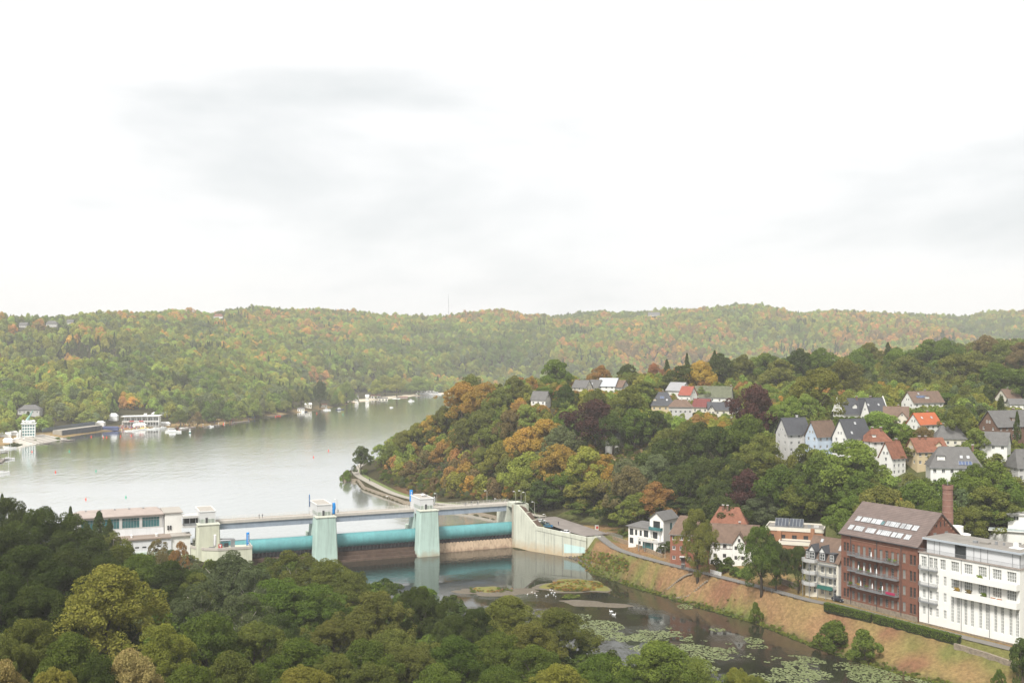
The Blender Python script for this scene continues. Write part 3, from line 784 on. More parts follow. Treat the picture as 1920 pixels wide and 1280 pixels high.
def roller(cx, label, xr):
    t = thing("roller_gate", label, "gate", dw(cx, -5.2, 7.6), DA, "roller gates of the weir")
    mb = MB(); n = 56
    mb.tube([(xr[0] + (xr[1] - xr[0]) * i / 24.0, 0, 0) for i in range(25)], 2.85, n)
    mb.build("drum", TEAL, t, smooth=False)
    for p in t.children[0].data.polygons: p.use_smooth = len(p.vertices) == 4
    for s, x in ((-1, xr[0]), (1, xr[1])):
        MB().tube([(x - s * 0.6, 0, 0), (x - s * 0.02, 0, 0)], 2.95, 48).build("rim", TEAL, t)
        MB().tube([(x, 0, 0), (x + s * 1.2, 0, 0)], 0.9, 16).build("axle", DARKM, t)
    bl = MB().hexa([(xr[0], -1.0, -4.3), (xr[1], -1.0, -4.3), (xr[1], 0.6, -4.3), (xr[0], 0.6, -4.3)], [(xr[0], -1.6, -2.2), (xr[1], -1.6, -2.2), (xr[1], 1.2, -2.2), (xr[0], 1.2, -2.2)])
    bl.build("sealing_beam", DARKM, t)
    k = 0
    x = xr[0] + 0.5
    brm = MB().hexa([(-0.16, -1.9, -4.1), (0.16, -1.9, -4.1), (0.16, -0.9, -4.1), (-0.16, -0.9, -4.1)], [(-0.16, -2.1, -2.0), (0.16, -2.1, -2.0), (0.16, -1.2, -2.0), (-0.16, -1.2, -2.0)]).mesh("bracket", DARKM)
    while x < xr[1]:
        put("bracket", brm, t, (x, 0, 0)); x += 1.5
    return t
roller(20.5, "teal roller gate next to the right abutment, above a rusty sill", (-19.6, 18.8))
roller(-23.5, "teal roller gate between the two mint green piers", (-18.8, 18.6))
roller(-67.5, "teal roller gate next to the pale lime pier", (-19.8, 19.8))
def sill(x0, x1, steps, m, label):
    t = thing("weir_sill", label, "sill", dw((x0 + x1) / 2, -6, 0), DA, "weir sills")
    h = (x1 - x0) / 2
    if not steps:
        MB().hexa([(-h, -3.4, -3), (h, -3.4, -3), (h, 5, -3), (-h, 5, -3)], [(-h, -1.0, 3.75), (h, -1.0, 3.75), (h, 5, 3.75), (-h, 5, 3.75)]).build("apron", m, t)
    else:
        for k, (y0, zt) in enumerate([(-1.2, 3.2), (-3.4, 1.9), (-5.6, 0.75)]):
            MB().hexa([(-h, y0 - 0.8, -3), (h, y0 - 0.8, -3), (h, 5 - k * 0.01 if k == 0 else y0 + 1.2, -3), (-h, 5 if k == 0 else y0 + 1.2, -3)], [(-h, y0, zt), (h, y0, zt), (h, 5 if k == 0 else y0 + 1.2, zt), (-h, 5 if k == 0 else y0 + 1.2, zt)]).build("step", m, t)
sill(1.4, 37.5, False, SILL, "rust streaked sloping sill under the right roller gate")
sill(-41.5, -5.8, True, SILLB, "dark brown stepped sill under the middle roller gate")
sill(-86.5, -48.5, True, SILLB, "dark brown stepped sill under the left roller gate")

br = thing("foot_bridge", "long pale footbridge with blue-grey girders across the weir piers", "bridge", dw(0, 0, 0), DA)
MB().box(-88, 40.5, -2.3, 2.3, 17.15, 17.7).build("deck", mat("bridge_deck", (0.48, 0.44, 0.40), 0.9, var=0.08, scale=0.3), br)
MB().box(-88, 40.5, -2.55, -2.31, 17.0, 18.1).build("fascia", mat("deck_fascia", (0.52, 0.48, 0.43), 0.9, var=0.06, streak=0.25), br)
MB().box(-88, 40.5, 2.31, 2.55, 17.0, 18.1).build("fascia", MATS["deck_fascia"], br)
for x0, x1 in ((-87, -47.9), (-42.1, -5.1), (0.7, 38.6)):
    g = MB().box(x0, x1, -2.1, -1.8, 14.7, 17.0).box(x0, x1, 1.8, 2.1, 14.7, 17.0).box(x0, x1, -1.8, 1.8, 16.6, 16.98).build("girder", GIRD, br)
    st = MB().box(-0.05, 0.05, -2.16, -2.1, 14.75, 16.95).mesh("stiffener", GIRD)
    x = x0 + 1.3
    while x < x1 - 0.5:
        put("stiffener", st, g, (x, 0, 0)); x += 2.6
for y in (-2.45, 2.45):
    mb = MB()
    for z in (18.45, 18.8, 19.15):
        mb.box(-87, 40, y - 0.03, y + 0.03, z - 0.03, z + 0.04)
    rl = mb.build("railing", RAIL, br)
    po = MB().box(-0.04, 0.04, y - 0.04, y + 0.04, 18.1, 19.2).mesh("post", RAIL)
    x = -86.5
    while x < 40:
        put("post", po, rl, (x, 0, 0)); x += 2.55

# --- right abutment with wing wall and stairs
ab = thing("abutment", "weathered concrete abutment with wing wall and stairs at the right end of the weir", "abutment", (0, 0, 0), 0)
w0, w1, w2 = dw(37, 9), dw(37, -12.3), Vector((29.9, 431.3, 0))
WDIR = (w2 - w1).normalized(); WNRM = Vector((-WDIR.y, WDIR.x, 0))           # wn points away from the water
wl = (w2 - w1).length
def wp(s, off, z): 
    p = w1 + WDIR * s + WNRM * off; return (p.x, p.y, z)
prof = [(0.0, 18.9), (0.9, 18.8), (10.9, 10.7), (1.0 * wl, 9.05)]
def ztop(s):
    return float(np.interp(s, [a for a, b in prof], [b for a, b in prof]))
for i in range(3):
    s0, s1 = prof[i][0], prof[i + 1][0]
    MB().hexa([wp(s0, 0, -2), wp(s1, 0, -2), wp(s1, 1.0, -2), wp(s0, 1.0, -2)], [wp(s0, 0, prof[i][1]), wp(s1, 0, prof[i + 1][1]), wp(s1, 1.0, prof[i + 1][1]), wp(s0, 1.0, prof[i][1])]).build("wing_wall", WALLC, ab)
for (s0, s1) in ((11.2, wl + 0.3),):
    MB().hexa([wp(s0, -0.22, ztop(s0) - 1.5), wp(s1, -0.22, ztop(s1) - 1.5), wp(s1, -0.004, ztop(s1) - 1.5), wp(s0, -0.004, ztop(s0) - 1.5)], [wp(s0, -0.22, ztop(s0) + 0.05), wp(s1, -0.22, ztop(s1) + 0.05), wp(s1, -0.004, ztop(s1) + 0.05), wp(s0, -0.004, ztop(s0) + 0.05)]).build("coping", WALLC, ab)
MB().hexa([wp(wl, 1.0, 2), wp(wl + 4.2, 4.4, 2.5), wp(wl + 3.6, 5.2, 2.5), wp(wl - 0.6, 1.0, 2)], [wp(wl, 1.0, 9.05), wp(wl + 4.2, 4.4, 9.3), wp(wl + 3.6, 5.2, 9.3), wp(wl - 0.6, 1.0, 9.05)]).build("return_wall", WALLC, ab)
for s in (0.30, 0.42, 0.56, 0.68, 0.8, 0.92):
    MB().hexa([wp(s * wl - 0.06, -0.03, 0.4), wp(s * wl + 0.06, -0.03, 0.4), wp(s * wl + 0.06, -0.002, 0.4), wp(s * wl - 0.06, -0.002, 0.4)], [wp(s * wl - 0.06, -0.03, ztop(s * wl) - 1.7), wp(s * wl + 0.06, -0.03, ztop(s * wl) - 1.7), wp(s * wl + 0.06, -0.002, ztop(s * wl) - 1.7), wp(s * wl - 0.06, -0.002, ztop(s * wl) - 1.7)]).build("joint", RECESS, ab)
pt = MB().hexa([wp(0.70 * wl, -0.02, 1.4), wp(0.985 * wl, -0.02, 2.6), wp(0.985 * wl, -0.005, 2.6), wp(0.70 * wl, -0.005, 1.4)], [wp(0.70 * wl, -0.02, 5.2), wp(0.985 * wl, -0.02, 4.9), wp(0.985 * wl, -0.005, 4.9), wp(0.70 * wl, -0.005, 5.2)]).build("painted_patch", mat("pale_aqua_paint", (0.50, 0.66, 0.64), 0.8, var=0.03, streak=0.2), ab)
pt['label'] = "pale aqua painted patch low on the wing wall"
# face towards the gate, with the recess the drum runs in
def lw(lx, ly, z): return tuple(dw(lx, ly, z))
def lbox(mb, x0, x1, y0, y1, z0, z1):
    return mb.hexa([lw(x0, y0, z0), lw(x1, y0, z0), lw(x1, y1, z0), lw(x0, y1, z0)], [lw(x0, y0, z1), lw(x1, y0, z1), lw(x1, y1, z1), lw(x0, y1, z1)])
lbox(MB(), 37, 43, -12.3, -8.6, -2, 18.9).build("gate_pier", WALLC, ab)
lbox(MB(), 37, 43.4, -2.6, 9, -2, 17.0).build("gate_pier", WALLC, ab)
lbox(MB(), 40.8, 42.3, -8.6, -2.6, -2, 17.0).build("gate_recess", RECESS, ab)
lbox(MB(), 37.2, 42.4, -12.25, -2.61, 17.01, 18.9).build("head_beam", WALLC, ab)
MB().bar(lw(39.4, -7.8, 4), lw(39.4, -4.0, 16.6), 0.7, 0.9).build("rack_rail", DARKM, ab)
lbox(MB(), 40.5, 43.5, -2.55, 4, 6, 17.6).build("landing", WALLC, ab)
# stair between the wing wall and the planted bank
STEPM = mat("stair_stone", (0.23, 0.165, 0.13), 0.95, var=0.12, scale=0.8)
zs = np.linspace(18.3, 10.0, 4)
s_a, s_b = 1.0, 12.2
for k in range(3):
    n = 14; a0 = s_a + (s_b - s_a) * k / 3; a1 = a0 + (s_b - s_a) / 3 - 0.9
    mb = MB()
    for i in range(n):
        q0, q1 = a0 + (a1 - a0) * i / n, a0 + (a1 - a0) * (i + 1) / n
        zt = zs[k] + (zs[k + 1] - zs[k]) * i / n
        mb.hexa([wp(q0, 1.05, 4), wp(q1, 1.05, 4), wp(q1, 4.2, 4), wp(q0, 4.2, 4)], [wp(q0, 1.05, zt), wp(q1, 1.05, zt), wp(q1, 4.2, zt), wp(q0, 4.2, zt)])
    mb.build("stair_flight", STEPM, ab)
    MB().hexa([wp(a1 + 0.01, 1.05, 4), wp(a1 + 0.9, 1.05, 4), wp(a1 + 0.9, 4.2, 4), wp(a1 + 0.01, 4.2, 4)], [wp(a1 + 0.01, 1.05, zs[k + 1]), wp(a1 + 0.9, 1.05, zs[k + 1]), wp(a1 + 0.9, 4.2, zs[k + 1]), wp(a1 + 0.01, 4.2, zs[k + 1])]).build("landing", WALLC, ab)
GRASSM = mat("mown_grass", (0.12, 0.14, 0.04), 0.95, var=0.2, scale=0.7, bump=0.5)
MB().hexa([wp(-3, 4.25, 4), wp(s_b, 4.25, 4), wp(s_b, 5.4, 4), wp(-3, 8, 4)], [wp(-3, 4.25, 18.9), wp(s_b, 4.25, 10.3), wp(s_b, 5.0, 9.9), wp(-3, 5.6, 18.5)]).build("planted_bank", GRASSM, ab)
MB().hexa([wp(-3, 1.02, 4), wp(s_a, 1.02, 4), wp(s_a, 4.24, 4), wp(-3, 4.24, 4)], [wp(-3, 1.02, 18.3), wp(s_a, 1.02, 18.35), wp(s_a, 4.24, 18.35), wp(-3, 4.24, 18.3)]).build("landing", mat("abutment_path", (0.34, 0.31, 0.25), 0.95, var=0.1), ab)
mb = MB()
for q0, z0_, q1, z1_ in ((-2, 18.9, s_a, 18.9), (s_a, 18.9, s_b, 10.6), (s_b, 10.6, s_b + 3, 10.2)):
    mb.bar(wp(q0, 4.4, z0_ + 1.0), wp(q1, 4.4, z1_ + 1.0), 0.09)
    for i in range(8):
        t_ = i / 7; mb.bar(wp(q0 + (q1 - q0) * t_, 4.4, z0_ + (z1_ - z0_) * t_ - 0.3), wp(q0 + (q1 - q0) * t_, 4.4, z0_ + (z1_ - z0_) * t_ + 1.0), 0.07)
mb.build("handrail", mat("green_railing", (0.22, 0.30, 0.16), 0.6), ab)

# --- power house left of the weir
ph = thing("power_house", "long white power house with a band of teal windows left of the weir", "building", dw(-117, 6, 0), DA)
PW = mat("power_house_white", (0.74, 0.75, 0.76), 0.8, var=0.04, scale=0.2, stripes=(2, 1.1, 0.06), streak=0.2)
PINK = mat("pinkish_roof", (0.40, 0.335, 0.30), 0.9, var=0.1, scale=0.3)
PBROWN = mat("brown_flat_roof", (0.30, 0.24, 0.20), 0.9, var=0.1, scale=0.3)
X0, X1, YF, YB, ZT = -20.0, 12.0, -5.0, 8.0, 21.5       # local to the power house empty
MB().box(X0, X1, YF + 0.4, YB, 5, ZT).build("wall", PW, ph)
MB().box(X0, X1, YF, YF + 0.395, 5, 16.6).build("lower_wall", PW, ph)
MB().box(X0 - 1, X1 + 0.0, YF - 0.03, YF + 0.397, 16.61, 17.0).build("sill_band", GREYR, ph)
MB().box(X0 - 1, X1 + 0.0, YF, YF + 0.397, 20.75, ZT).build("lintel_band", GREYR, ph)
for k in range(5):
    xa = X1 - 0.6 - k * 7.25
    MB().box(xa - 1.05, xa, YF - 0.02, YF + 0.397, 17.01, 20.74).build("pillar", GREYR, ph)
    if k < 4:
        w = MB().box(xa - 7.20, xa - 1.06, YF + 0.20, YF + 0.30, 17.01, 20.74).build("window", GLASST, ph)
        bars = MB()
        for i in range(1, 6): bars.box(xa - 7.2 + i * 1.03 - 0.06, xa - 7.2 + i * 1.03 + 0.06, YF + 0.14, YF + 0.2, 17.01, 20.74)
        bars.box(xa - 7.2, xa - 1.06, YF + 0.145, YF + 0.2, 19.75, 19.87)
        bars.build("glazing_bars", METAL, w)
rf = MB().hexa([(X0 - 1.2, YF - 0.8, ZT + 0.01), (X1 + 0.3, YF - 0.8, ZT + 0.01), (X1 + 0.3, YB + 0.8, ZT + 0.01), (X0 - 1.2, YB + 0.8, ZT + 0.01)], [(X0 - 1.2, YF - 0.8, ZT + 0.35), (X1 + 0.3, YF - 0.8, ZT + 0.35), (X1 - 2, YB - 3, ZT + 1.7), (X0 + 2, YB - 3, ZT + 1.7)]).build("roof", PINK, ph)
for k in range(5):
    MB().box(X0 + 4 + k * 5.2, X0 + 4.5 + k * 5.2, YB - 5, YB - 4.5, ZT + 1.2, ZT + 1.95).build("roof_vent", METAL, rf)
MB().box(X1 + 0.31, X1 + 6.5, YF - 1.2, YB, 5, ZT + 0.2).build("stair_tower", WHITE, ph)
MB().box(X1 - 0.2, X1 + 7.0, YF - 1.7, YB + 0.5, ZT + 0.21 + 0.16, ZT + 0.75).build("tower_roof", FELT, ph)
MB().box(X0 + 6, X1 - 0.01 + 2.0, YF - 8.5, YF - 0.04, 4, 13.6).build("annex_wall", PW, ph)
MB().box(X0 + 5.5, X1 + 1.99, YF - 9.0, YF - 0.05, 13.61, 14.1).build("annex_roof", PBROWN, ph)
MB().box(X1 + 2.0, X1 + 9.0, YF - 8.0, YF - 1.21, 3, 13.9).build("annex_wall", WHITE, ph)
MB().box(X1 + 1.995, X1 + 9.4, YF - 8.6, YF - 1.22, 13.91, 14.3).build("annex_roof", FELT, ph)
for k in range(9):
    MB().box(X0 + 8 + k * 2.6, X0 + 9.4 + k * 2.6, YF - 8.56, YF - 8.46, 10.6, 11.1).build("window", GLASSD, ph)
MB().box(X1 - 20, X1 + 1.5, YF - 8.9, YF - 8.51, 7.2, 9.0).build("parapet", MINTC, ph)
for x, s in ((X1 - 12, 0.5), (X1 - 3, 0.7)):
    MB().lathe([(s * 0.7, 0), (s * 0.7, 0.6), (s, 0.7), (s, 1.0), (0.1, 1.2)], (x, YF - 5, 14.1), 10).build("roof_vent", WHITEP, ph)
for i in range(4):
    MB().box(X1 + 1.2 + (i % 2) * 0.9, X1 + 1.8 + (i % 2) * 0.9, YF - 1.5, YF - 1.21, 15.6 + (i // 2) * 0.9, 16.3 + (i // 2) * 0.9).build("wall_fan", DARKM, ph)
mb = MB()
for i in range(10): mb.box(X1 + 9.1, X1 + 10.4, YF - 7.5 + i * 0.3, YF - 7.25 + i * 0.3, 7 + i * 0.45, 7.1 + i * 0.45)
mb.build("outside_stair", METAL, ph)
# covered walkway to the hut
cw = thing("covered_walkway", "grey covered walkway between the power house and the nearest control hut", "walkway", dw(-96, -2, 0), DA)
MB().box(-2.5, 5.0, -3.0, 3.0, 16.6, 17.3).build("floor_slab", GREYR, cw)
MB().box(-2.5, 5.4, -3.3, 3.3, 20.3, 21.2).build("roof", GREYR, cw)
for x in (-2.2, 0, 2.2, 4.4): MB().box(x - 0.14, x + 0.14, -2.9, -2.6, 17.3, 20.3).build("post", METAL, cw)
MB().box(-2.4, 4.9, -2.75, -2.7, 17.3, 18.3).build("balustrade", METAL, cw)
MB().box(-2.4, 4.9, -1.0, -0.9, 17.31, 20.29).build("glass_screen", GLASSD, cw)
# downstream terrace wall
te = thing("terrace_wall", "curved pale lime terrace wall in front of the nearest control hut", "wall", dw(0, 0, 0), DA)
ring = [(-97, 0), (-95.5, -9), (-92, -15), (-87, -18), (-74.6, -18.2), (-74.4, -9), (-80, -8.4), (-85, -8.3), (-85, 0)]
mb = MB(); n = len(ring)
mb.poly([(x, y, -2) for x, y in ring] + [(x, y, 9.4) for x, y in ring], [tuple(range(n - 1, -1, -1)), tuple(range(n, 2 * n))] + [(i, (i + 1) % n, (i + 1) % n + n, i + n) for i in range(n)])
mb.build("wall", LIME, te)
for i in range(5):
    (xa, ya), (xb, yb) = ring[i], ring[i + 1]
    MB().bar((xa, ya, 9.9), (xb, yb, 9.9), 0.35, 0.98).build("parapet", MATS["deck_fascia"], te)
MB().bar((-91, -12, 9.5), (-84, -16, 9.5), 2.0, 0.25).build("walkway", METAL, te)
MB().box(-82, -80.6, -15.5, -14, 9.41, 13).build("gate_hoist", METAL, te)
MB().bar((-92, -9, 12.6), (-81, -14.6, 12.9), 0.5, 0.5).build("hoist_beam", METAL, te)
MB().box(-84, -82.5, -12, -11, 9.41, 10.9).build("cabinet", DARKM, te)
MB().box(-90, -88, -14.5, -13.5, 9.41, 10.4).build("cabinet", METAL, te)
sg = MB().box(-87.0, -85.6, -17.6, -17.5, 10.2, 11.8).build("warning_sign", mat("sign_red", (0.55, 0.06, 0.05), 0.6), te)
MB().poly([(-86.75, -17.61, 11.55), (-85.85, -17.61, 11.55), (-86.3, -17.61, 10.5)], [(0, 2, 1)]).build("sign_face", WHITEP, sg)
MB().box(-95.7, -95.5 + 0.3, -7, -5, 4, 7).build("vent_grille", METAL, te)
FOOT += [(14, 474, 9), (22, 460, 10), (30, 447, 9), (38, 440, 7), (44, 424, 4)]
KEEP += [(1006, 966, 1132, 1010, 464), (232, 955, 352, 1030, 420), (340, 950, 1000, 1035, 445), (945, 935, 1125, 1040, 440), (375, 1020, 470, 1045, 400)]
FOOT += [(ph.location.x, ph.location.y, 18), (dw(-90, -6).x, dw(-90, -6).y, 12)]
# ------------------------------------------------------------------ building kit
WINC = {}
def win_mesh(w, h, nx, nz, fm, gm_, bar=0.09):
    k = (round(w, 2), round(h, 2), nx, nz, fm.name, gm_.name)
    if k not in WINC:
        b = MB(); f = min(0.10, w * 0.1)
        b.box(0, w, 0.0, 0.08, 0, f); b.box(0, w, 0.0, 0.08, h - f, h); b.box(0, f, 0.0, 0.08, f, h - f); b.box(w - f, w, 0.0, 0.08, f, h - f)
        for i in range(1, nx): b.box(w * i / nx - bar / 2, w * i / nx + bar / 2, 0.01, 0.08, f, h - f)
        for j in range(1, nz): b.box(f, w - f, 0.012, 0.075, h * j / nz - bar / 2, h * j / nz + bar / 2)
        WINC[k] = (b.mesh("window", fm), MB().box(f * 0.5, w - f * 0.5, 0.085, 0.11, f * 0.5, h - f * 0.5).mesh("pane", gm_))
    return WINC[k]
class Side:
    """one wall plane of a thing: x to the right seen from outside, z up, outward is -y"""
    def __init__(s, t, ox, oy, ang, depth=0.22):
        s.t, s.ox, s.oy, s.a, s.d = t, ox, oy, ang, depth
        s.ops = []
    def loc(s, x, y, z):
        c, n = math.cos(s.a), math.sin(s.a)
        return (s.ox + c * x - n * y, s.oy + n * x + c * y, z)
    def win(s, x0, x1, z0, z1, nx=2, nz=2, fm=None, gm_=None, name="window", sill=None):
        s.ops.append((x0, x1, z0, z1))
        fm, gm_ = fm or FRAMEW, gm_ or GLASS
        a, b = win_mesh(x1 - x0, z1 - z0, nx, nz, fm, gm_)
        w = put(name, a, s.t, s.loc(x0, s.d - 0.1, z0), (0, 0, s.a))
        put("pane", b, w)
        if sill:
            sm = MB().box(-0.08, x1 - x0 + 0.08, -s.d - 0.0, 0.1, -0.12, -0.002).mesh("sill", sill)
            put("sill", sm, w)
        return w
    def wall(s, W, z0, z1, m, name="wall"):
        xs = sorted(set([0, W] + [round(v, 4) for o in s.ops for v in o[:2]])); zs = sorted(set([z0, z1] + [round(v, 4) for o in s.ops for v in o[2:]]))
        b = MB()
        ops = [tuple(round(v, 4) for v in o) for o in s.ops]
        for j in range(len(zs) - 1):
            run = None
            zc = (zs[j] + zs[j + 1]) / 2
            for i in range(len(xs) - 1):
                xc = (xs[i] + xs[i + 1]) / 2
                hole = any(o[0] < xc < o[1] and o[2] < zc < o[3] for o in ops)
                if not hole and run is None: run = xs[i]
                if run is not None and (hole or i == len(xs) - 2):
                    e = xs[i] if hole else xs[i + 1]
                    b.face([(run, 0, zs[j]), (e, 0, zs[j]), (e, 0, zs[j + 1]), (run, 0, zs[j + 1])]); run = None
        d = s.d
        for (x0, x1, a, c) in ops:
            b.face([(x0, 0, a), (x0, 0, c), (x0, d, c), (x0, d, a)]); b.face([(x1, 0, c), (x1, 0, a), (x1, d, a), (x1, d, c)])
            b.face([(x0, 0, c), (x1, 0, c), (x1, d, c), (x0, d, c)]); b.face([(x1, 0, a), (x0, 0, a), (x0, d, a), (x1, d, a)])
        return put(name, b.mesh(name, m), s.t, s.loc(0, 0, 0), (0, 0, s.a))
    def poly(s, pts, m, name="gable"):
        return put(name, MB().face([(x, 0, z) for x, z in pts]).mesh(name, m), s.t, s.loc(0, 0, 0), (0, 0, s.a))

def roof_slab(t, pts, m, th=0.22, name="roof"):
    """a roof plane with thickness from three or four corner points"""
    P = [Vector(p) for p in pts]
    n = (P[1] - P[0]).cross(P[2] - P[0]).normalized()
    if n.z < 0: P = P[::-1]; n = -n
    k = len(P)
    b = MB().poly([p - n * th for p in P] + P, [tuple(range(k - 1, -1, -1)), tuple(range(k, 2 * k))] + [(i, (i + 1) % k, (i + 1) % k + k, i + k) for i in range(k)])
    return b.build(name, m, t)
def on_slope(t, par, a, b, c, u, v, w, h, m, name, fm=None, lift=0.06, bars=1):
    """a pane lying on the roof plane a (eave left), b (eave right), c (ridge left); u, v in metres along eave and up the slope"""
    a, b, c = Vector(a), Vector(b), Vector(c)
    ux = (b - a).normalized(); n = ux.cross(c - a).normalized()
    if n.z < 0: n = -n
    vy = n.cross(ux).normalized()
    if vy.z < 0: vy = -vy
    o = a + ux * u + vy * v + n * lift
    g = MB()
    q = [o, o + ux * w, o + ux * w + vy * h, o + vy * h]
    g.hexa([p - n * 0.12 for p in q], q)
    ob = g.build(name, m, par)
    if fm:
        f = MB()
        for i in range(bars + 1):
            x = w * i / bars
            f.bar(q[0] + ux * x + n * 0.02, q[3] + ux * x + n * 0.02, 0.10, 0.08)
        f.bar(q[0] + n * 0.02, q[1] + n * 0.02, 0.10, 0.08); f.bar(q[3] + n * 0.02, q[2] + n * 0.02, 0.10, 0.08)
        f.build("frame", fm, ob)
    return ob

def chimney(t, x, y, z0, z1, w=0.7, m=None):
    c = MB().box(x - w / 2, x + w / 2, y - w / 2, y + w / 2, z0, z1).build("chimney", m or BRBRICK, t)
    MB().box(x - w / 2 - 0.08, x + w / 2 + 0.08, y - w / 2 - 0.08, y + w / 2 + 0.08, z1 + 0.003, z1 + 0.18).build("cap", GREYR, c)
def house(label, pxc, pyb, Y, L, D, hw, hr, rz, wall, roof, hip=0.0, rows=2, cols=4, gcols=2, chim=((0.2, 0.3),), sky=(), solar=None, dorm=(), cross=(), gwin=True, fm=None, curved=False, keep=True, fe=None, shut=False, cat="house", name="house", group=None, ov=0.5):
    """a house with its ridge along local x; gables at both x ends unless hip > 0"""
    o = at(pxc, pyb, Y)
    dz_ = o.z - hz(o.x, o.y)
    if Y > 900: o.z = hz(o.x, o.y)
    elif abs(dz_) > 2.0: print("HOUSE", label[:40], pxc, round(dz_, 1))
    t = thing(name, label, cat, o, rz, group)
    if 400 < Y < 700: t.scale = (0.93, 0.93, 0.93)
    fm = fm or FRAMEW
    hx, hy = L / 2, D / 2
    B = -7.0
    ww, wh = min(1.15, L / (cols * 2.0)), 1.35
    st = hw / rows
    for (ox, oy, a, Wd, nc) in ((-hx, -hy, 0, L, cols), (hx, hy, math.pi, L, cols), (-hx, hy, -math.pi / 2, D, gcols), (hx, -hy, math.pi / 2, D, gcols)):
        if a == math.pi:
            s = Side(t, ox, oy, a); s.wall(Wd, B, hw, wall); continue
        s = Side(t, ox, oy, a)
        for r in range(rows):
            for c in range(nc):
                xc = Wd * (c + 0.5) / nc
                z0 = r * st + st * 0.38
                s.win(xc - ww / 2, xc + ww / 2, z0, min(z0 + wh, hw - 0.25), 2, 1, fm, GLASSD, sill=GREYR if r else None)
        s.wall(Wd, B, hw, wall)
    e = D * 0.5
    sl = hr / e
    ovz = -ov * sl
    rx = hx * (1 - hip) if hip else hx
    A_ = [(-hx - ov, -hy - ov, hw + ovz), (hx + ov, -hy - ov, hw + ovz), (hx + ov, hy + ov, hw + ovz), (-hx - ov, hy + ov, hw + ovz)]
    R_ = [(-rx - (0 if hip else ov), 0, hw + hr), (rx + (0 if hip else ov), 0, hw + hr)]
    up = 0.24
    A_ = [(x, y, z + up) for x, y, z in A_]; R_ = [(x, y, z + up) for x, y, z in R_]
    rf = roof_slab(t, [A_[0], A_[1], R_[1], R_[0]], roof)
    roof_slab(t, [A_[2], A_[3], R_[0], R_[1]], roof)
    MB().tube([(A_[0][0], A_[0][1] - 0.05, A_[0][2] - 0.12), (A_[1][0], A_[1][1] - 0.05, A_[1][2] - 0.12)], 0.09, 6).build("gutter", METAL, t)
    if hip:
        roof_slab(t, [A_[1], A_[2], R_[1]], roof); roof_slab(t, [A_[3], A_[0], R_[0]], roof)
    else:
        for sx in (-1, 1):
            s = Side(t, sx * hx, -sx * hy if sx > 0 else hy, math.pi / 2 if sx > 0 else -math.pi / 2)
            s.ops = []
            s.poly([(0, hw), (D, hw), (D / 2, hw + hr)], wall)
            if curved:
                v = MB()
                pr = [(0, 0), (D * 0.12, hr * 0.16), (D * 0.26, hr * 0.5), (D * 0.36, hr * 0.78), (D * 0.5, hr * 1.08), (D * 0.64, hr * 0.78), (D * 0.74, hr * 0.5), (D * 0.88, hr * 0.16), (D, 0)]
                n_ = len(pr)
                v.poly([(x, -0.35 - ov, hw + z + 0.5) for x, z in pr] + [(x, 0.0 - ov, hw + z + 0.5) for x, z in pr], [tuple(range(n_)), tuple(range(2 * n_ - 1, n_ - 1, -1))] + [(i, i + n_, (i + 1) % n_ + n_, (i + 1) % n_) for i in range(n_)])
                put("shaped_gable", v.mesh("shaped_gable", wall), t, s.loc(0, 0, 0), (0, 0, s.a))
            if gwin and hr > 2.2:
                gw, gp = win_mesh(0.9, 1.2, 2, 1, fm, GLASSD)
                for xx in ((D / 2 - 1.25, D / 2 + 0.35) if D > 6.5 else (D / 2 - 0.45,)):
                    w = put("window", gw, t, s.loc(xx, -0.09 - (0.36 + ov if curved else 0), hw + hr * 0.16), (0, 0, s.a)); put("pane", gp, w)
    # things on the roof
    for (fx, fy) in chim:
        y_ = hy * fy
        zz = hw + hr * (1 - abs(fy)) - 0.8
        chimney(t, hx * fx, y_, zz, hw + hr + 0.9, 0.75, BRBRICK if wall is not GREYR else GREYR)
    a, b, c = A_[0], A_[1], (A_[0][0], R_[0][1], R_[0][2])
    sll = math.hypot(hy + ov, hr - ovz)
    for (u, v) in sky:
        on_slope(t, t, a, b, c, u * L, v * sll, 0.95, 1.25, SKYL, "skylight", METAL)
    if solar:
        u, v, n_, rws = solar
        for j in range(rws):
            for i in range(n_): on_slope(t, t, a, b, c, u * L + i * 1.12, v * sll + j * 1.75, 1.06, 1.66, SOLAR, "solar_panel", METAL, 0.12)
    for (u, w_, h_, gab) in dorm:
        x = -hx + u * L
        yb = -hy * 0.62; zb = hw + hr * 0.38 + up
        d = MB()
        yf = -hy * 0.72; zf = hw + hr * 0.28
        d.box(x - w_ / 2, x + w_ / 2, yf, -hy * 0.05, zf, zf + h_)
        dm = d.build("dormer", wall, t)
        a_, p_ = win_mesh(w_ * 0.7, h_ * 0.62, 2, 1, fm, GLASSD)
        w = put("window", a_, dm, (x - w_ * 0.35, yf - 0.10, zf + h_ * 0.22))
        q = MB()
        if gab:
            for sx in (-1, 1):
                q.hexa([(x, yf - 0.3, zf + h_ + w_ * 0.45), (x, hy * 0.1, zf + h_ + w_ * 0.45), (x + sx * (w_ / 2 + 0.25), hy * 0.1, zf + h_ - 0.15), (x + sx * (w_ / 2 + 0.25), yf - 0.3, zf + h_ - 0.15)],
                       [(x, yf - 0.3, zf + h_ + w_ * 0.45 + 0.16), (x, hy * 0.1, zf + h_ + w_ * 0.45 + 0.16), (x + sx * (w_ / 2 + 0.25), hy * 0.1, zf + h_ + 0.01), (x + sx * (w_ / 2 + 0.25), yf - 0.3, zf + h_ + 0.01)])
            MB().poly([(x - w_ / 2, yf + 0.01, zf + h_), (x + w_ / 2, yf + 0.01, zf + h_), (x, yf + 0.01, zf + h_ + w_ * 0.42)], [(0, 1, 2)]).build("dormer_gable", wall, dm)
        else:
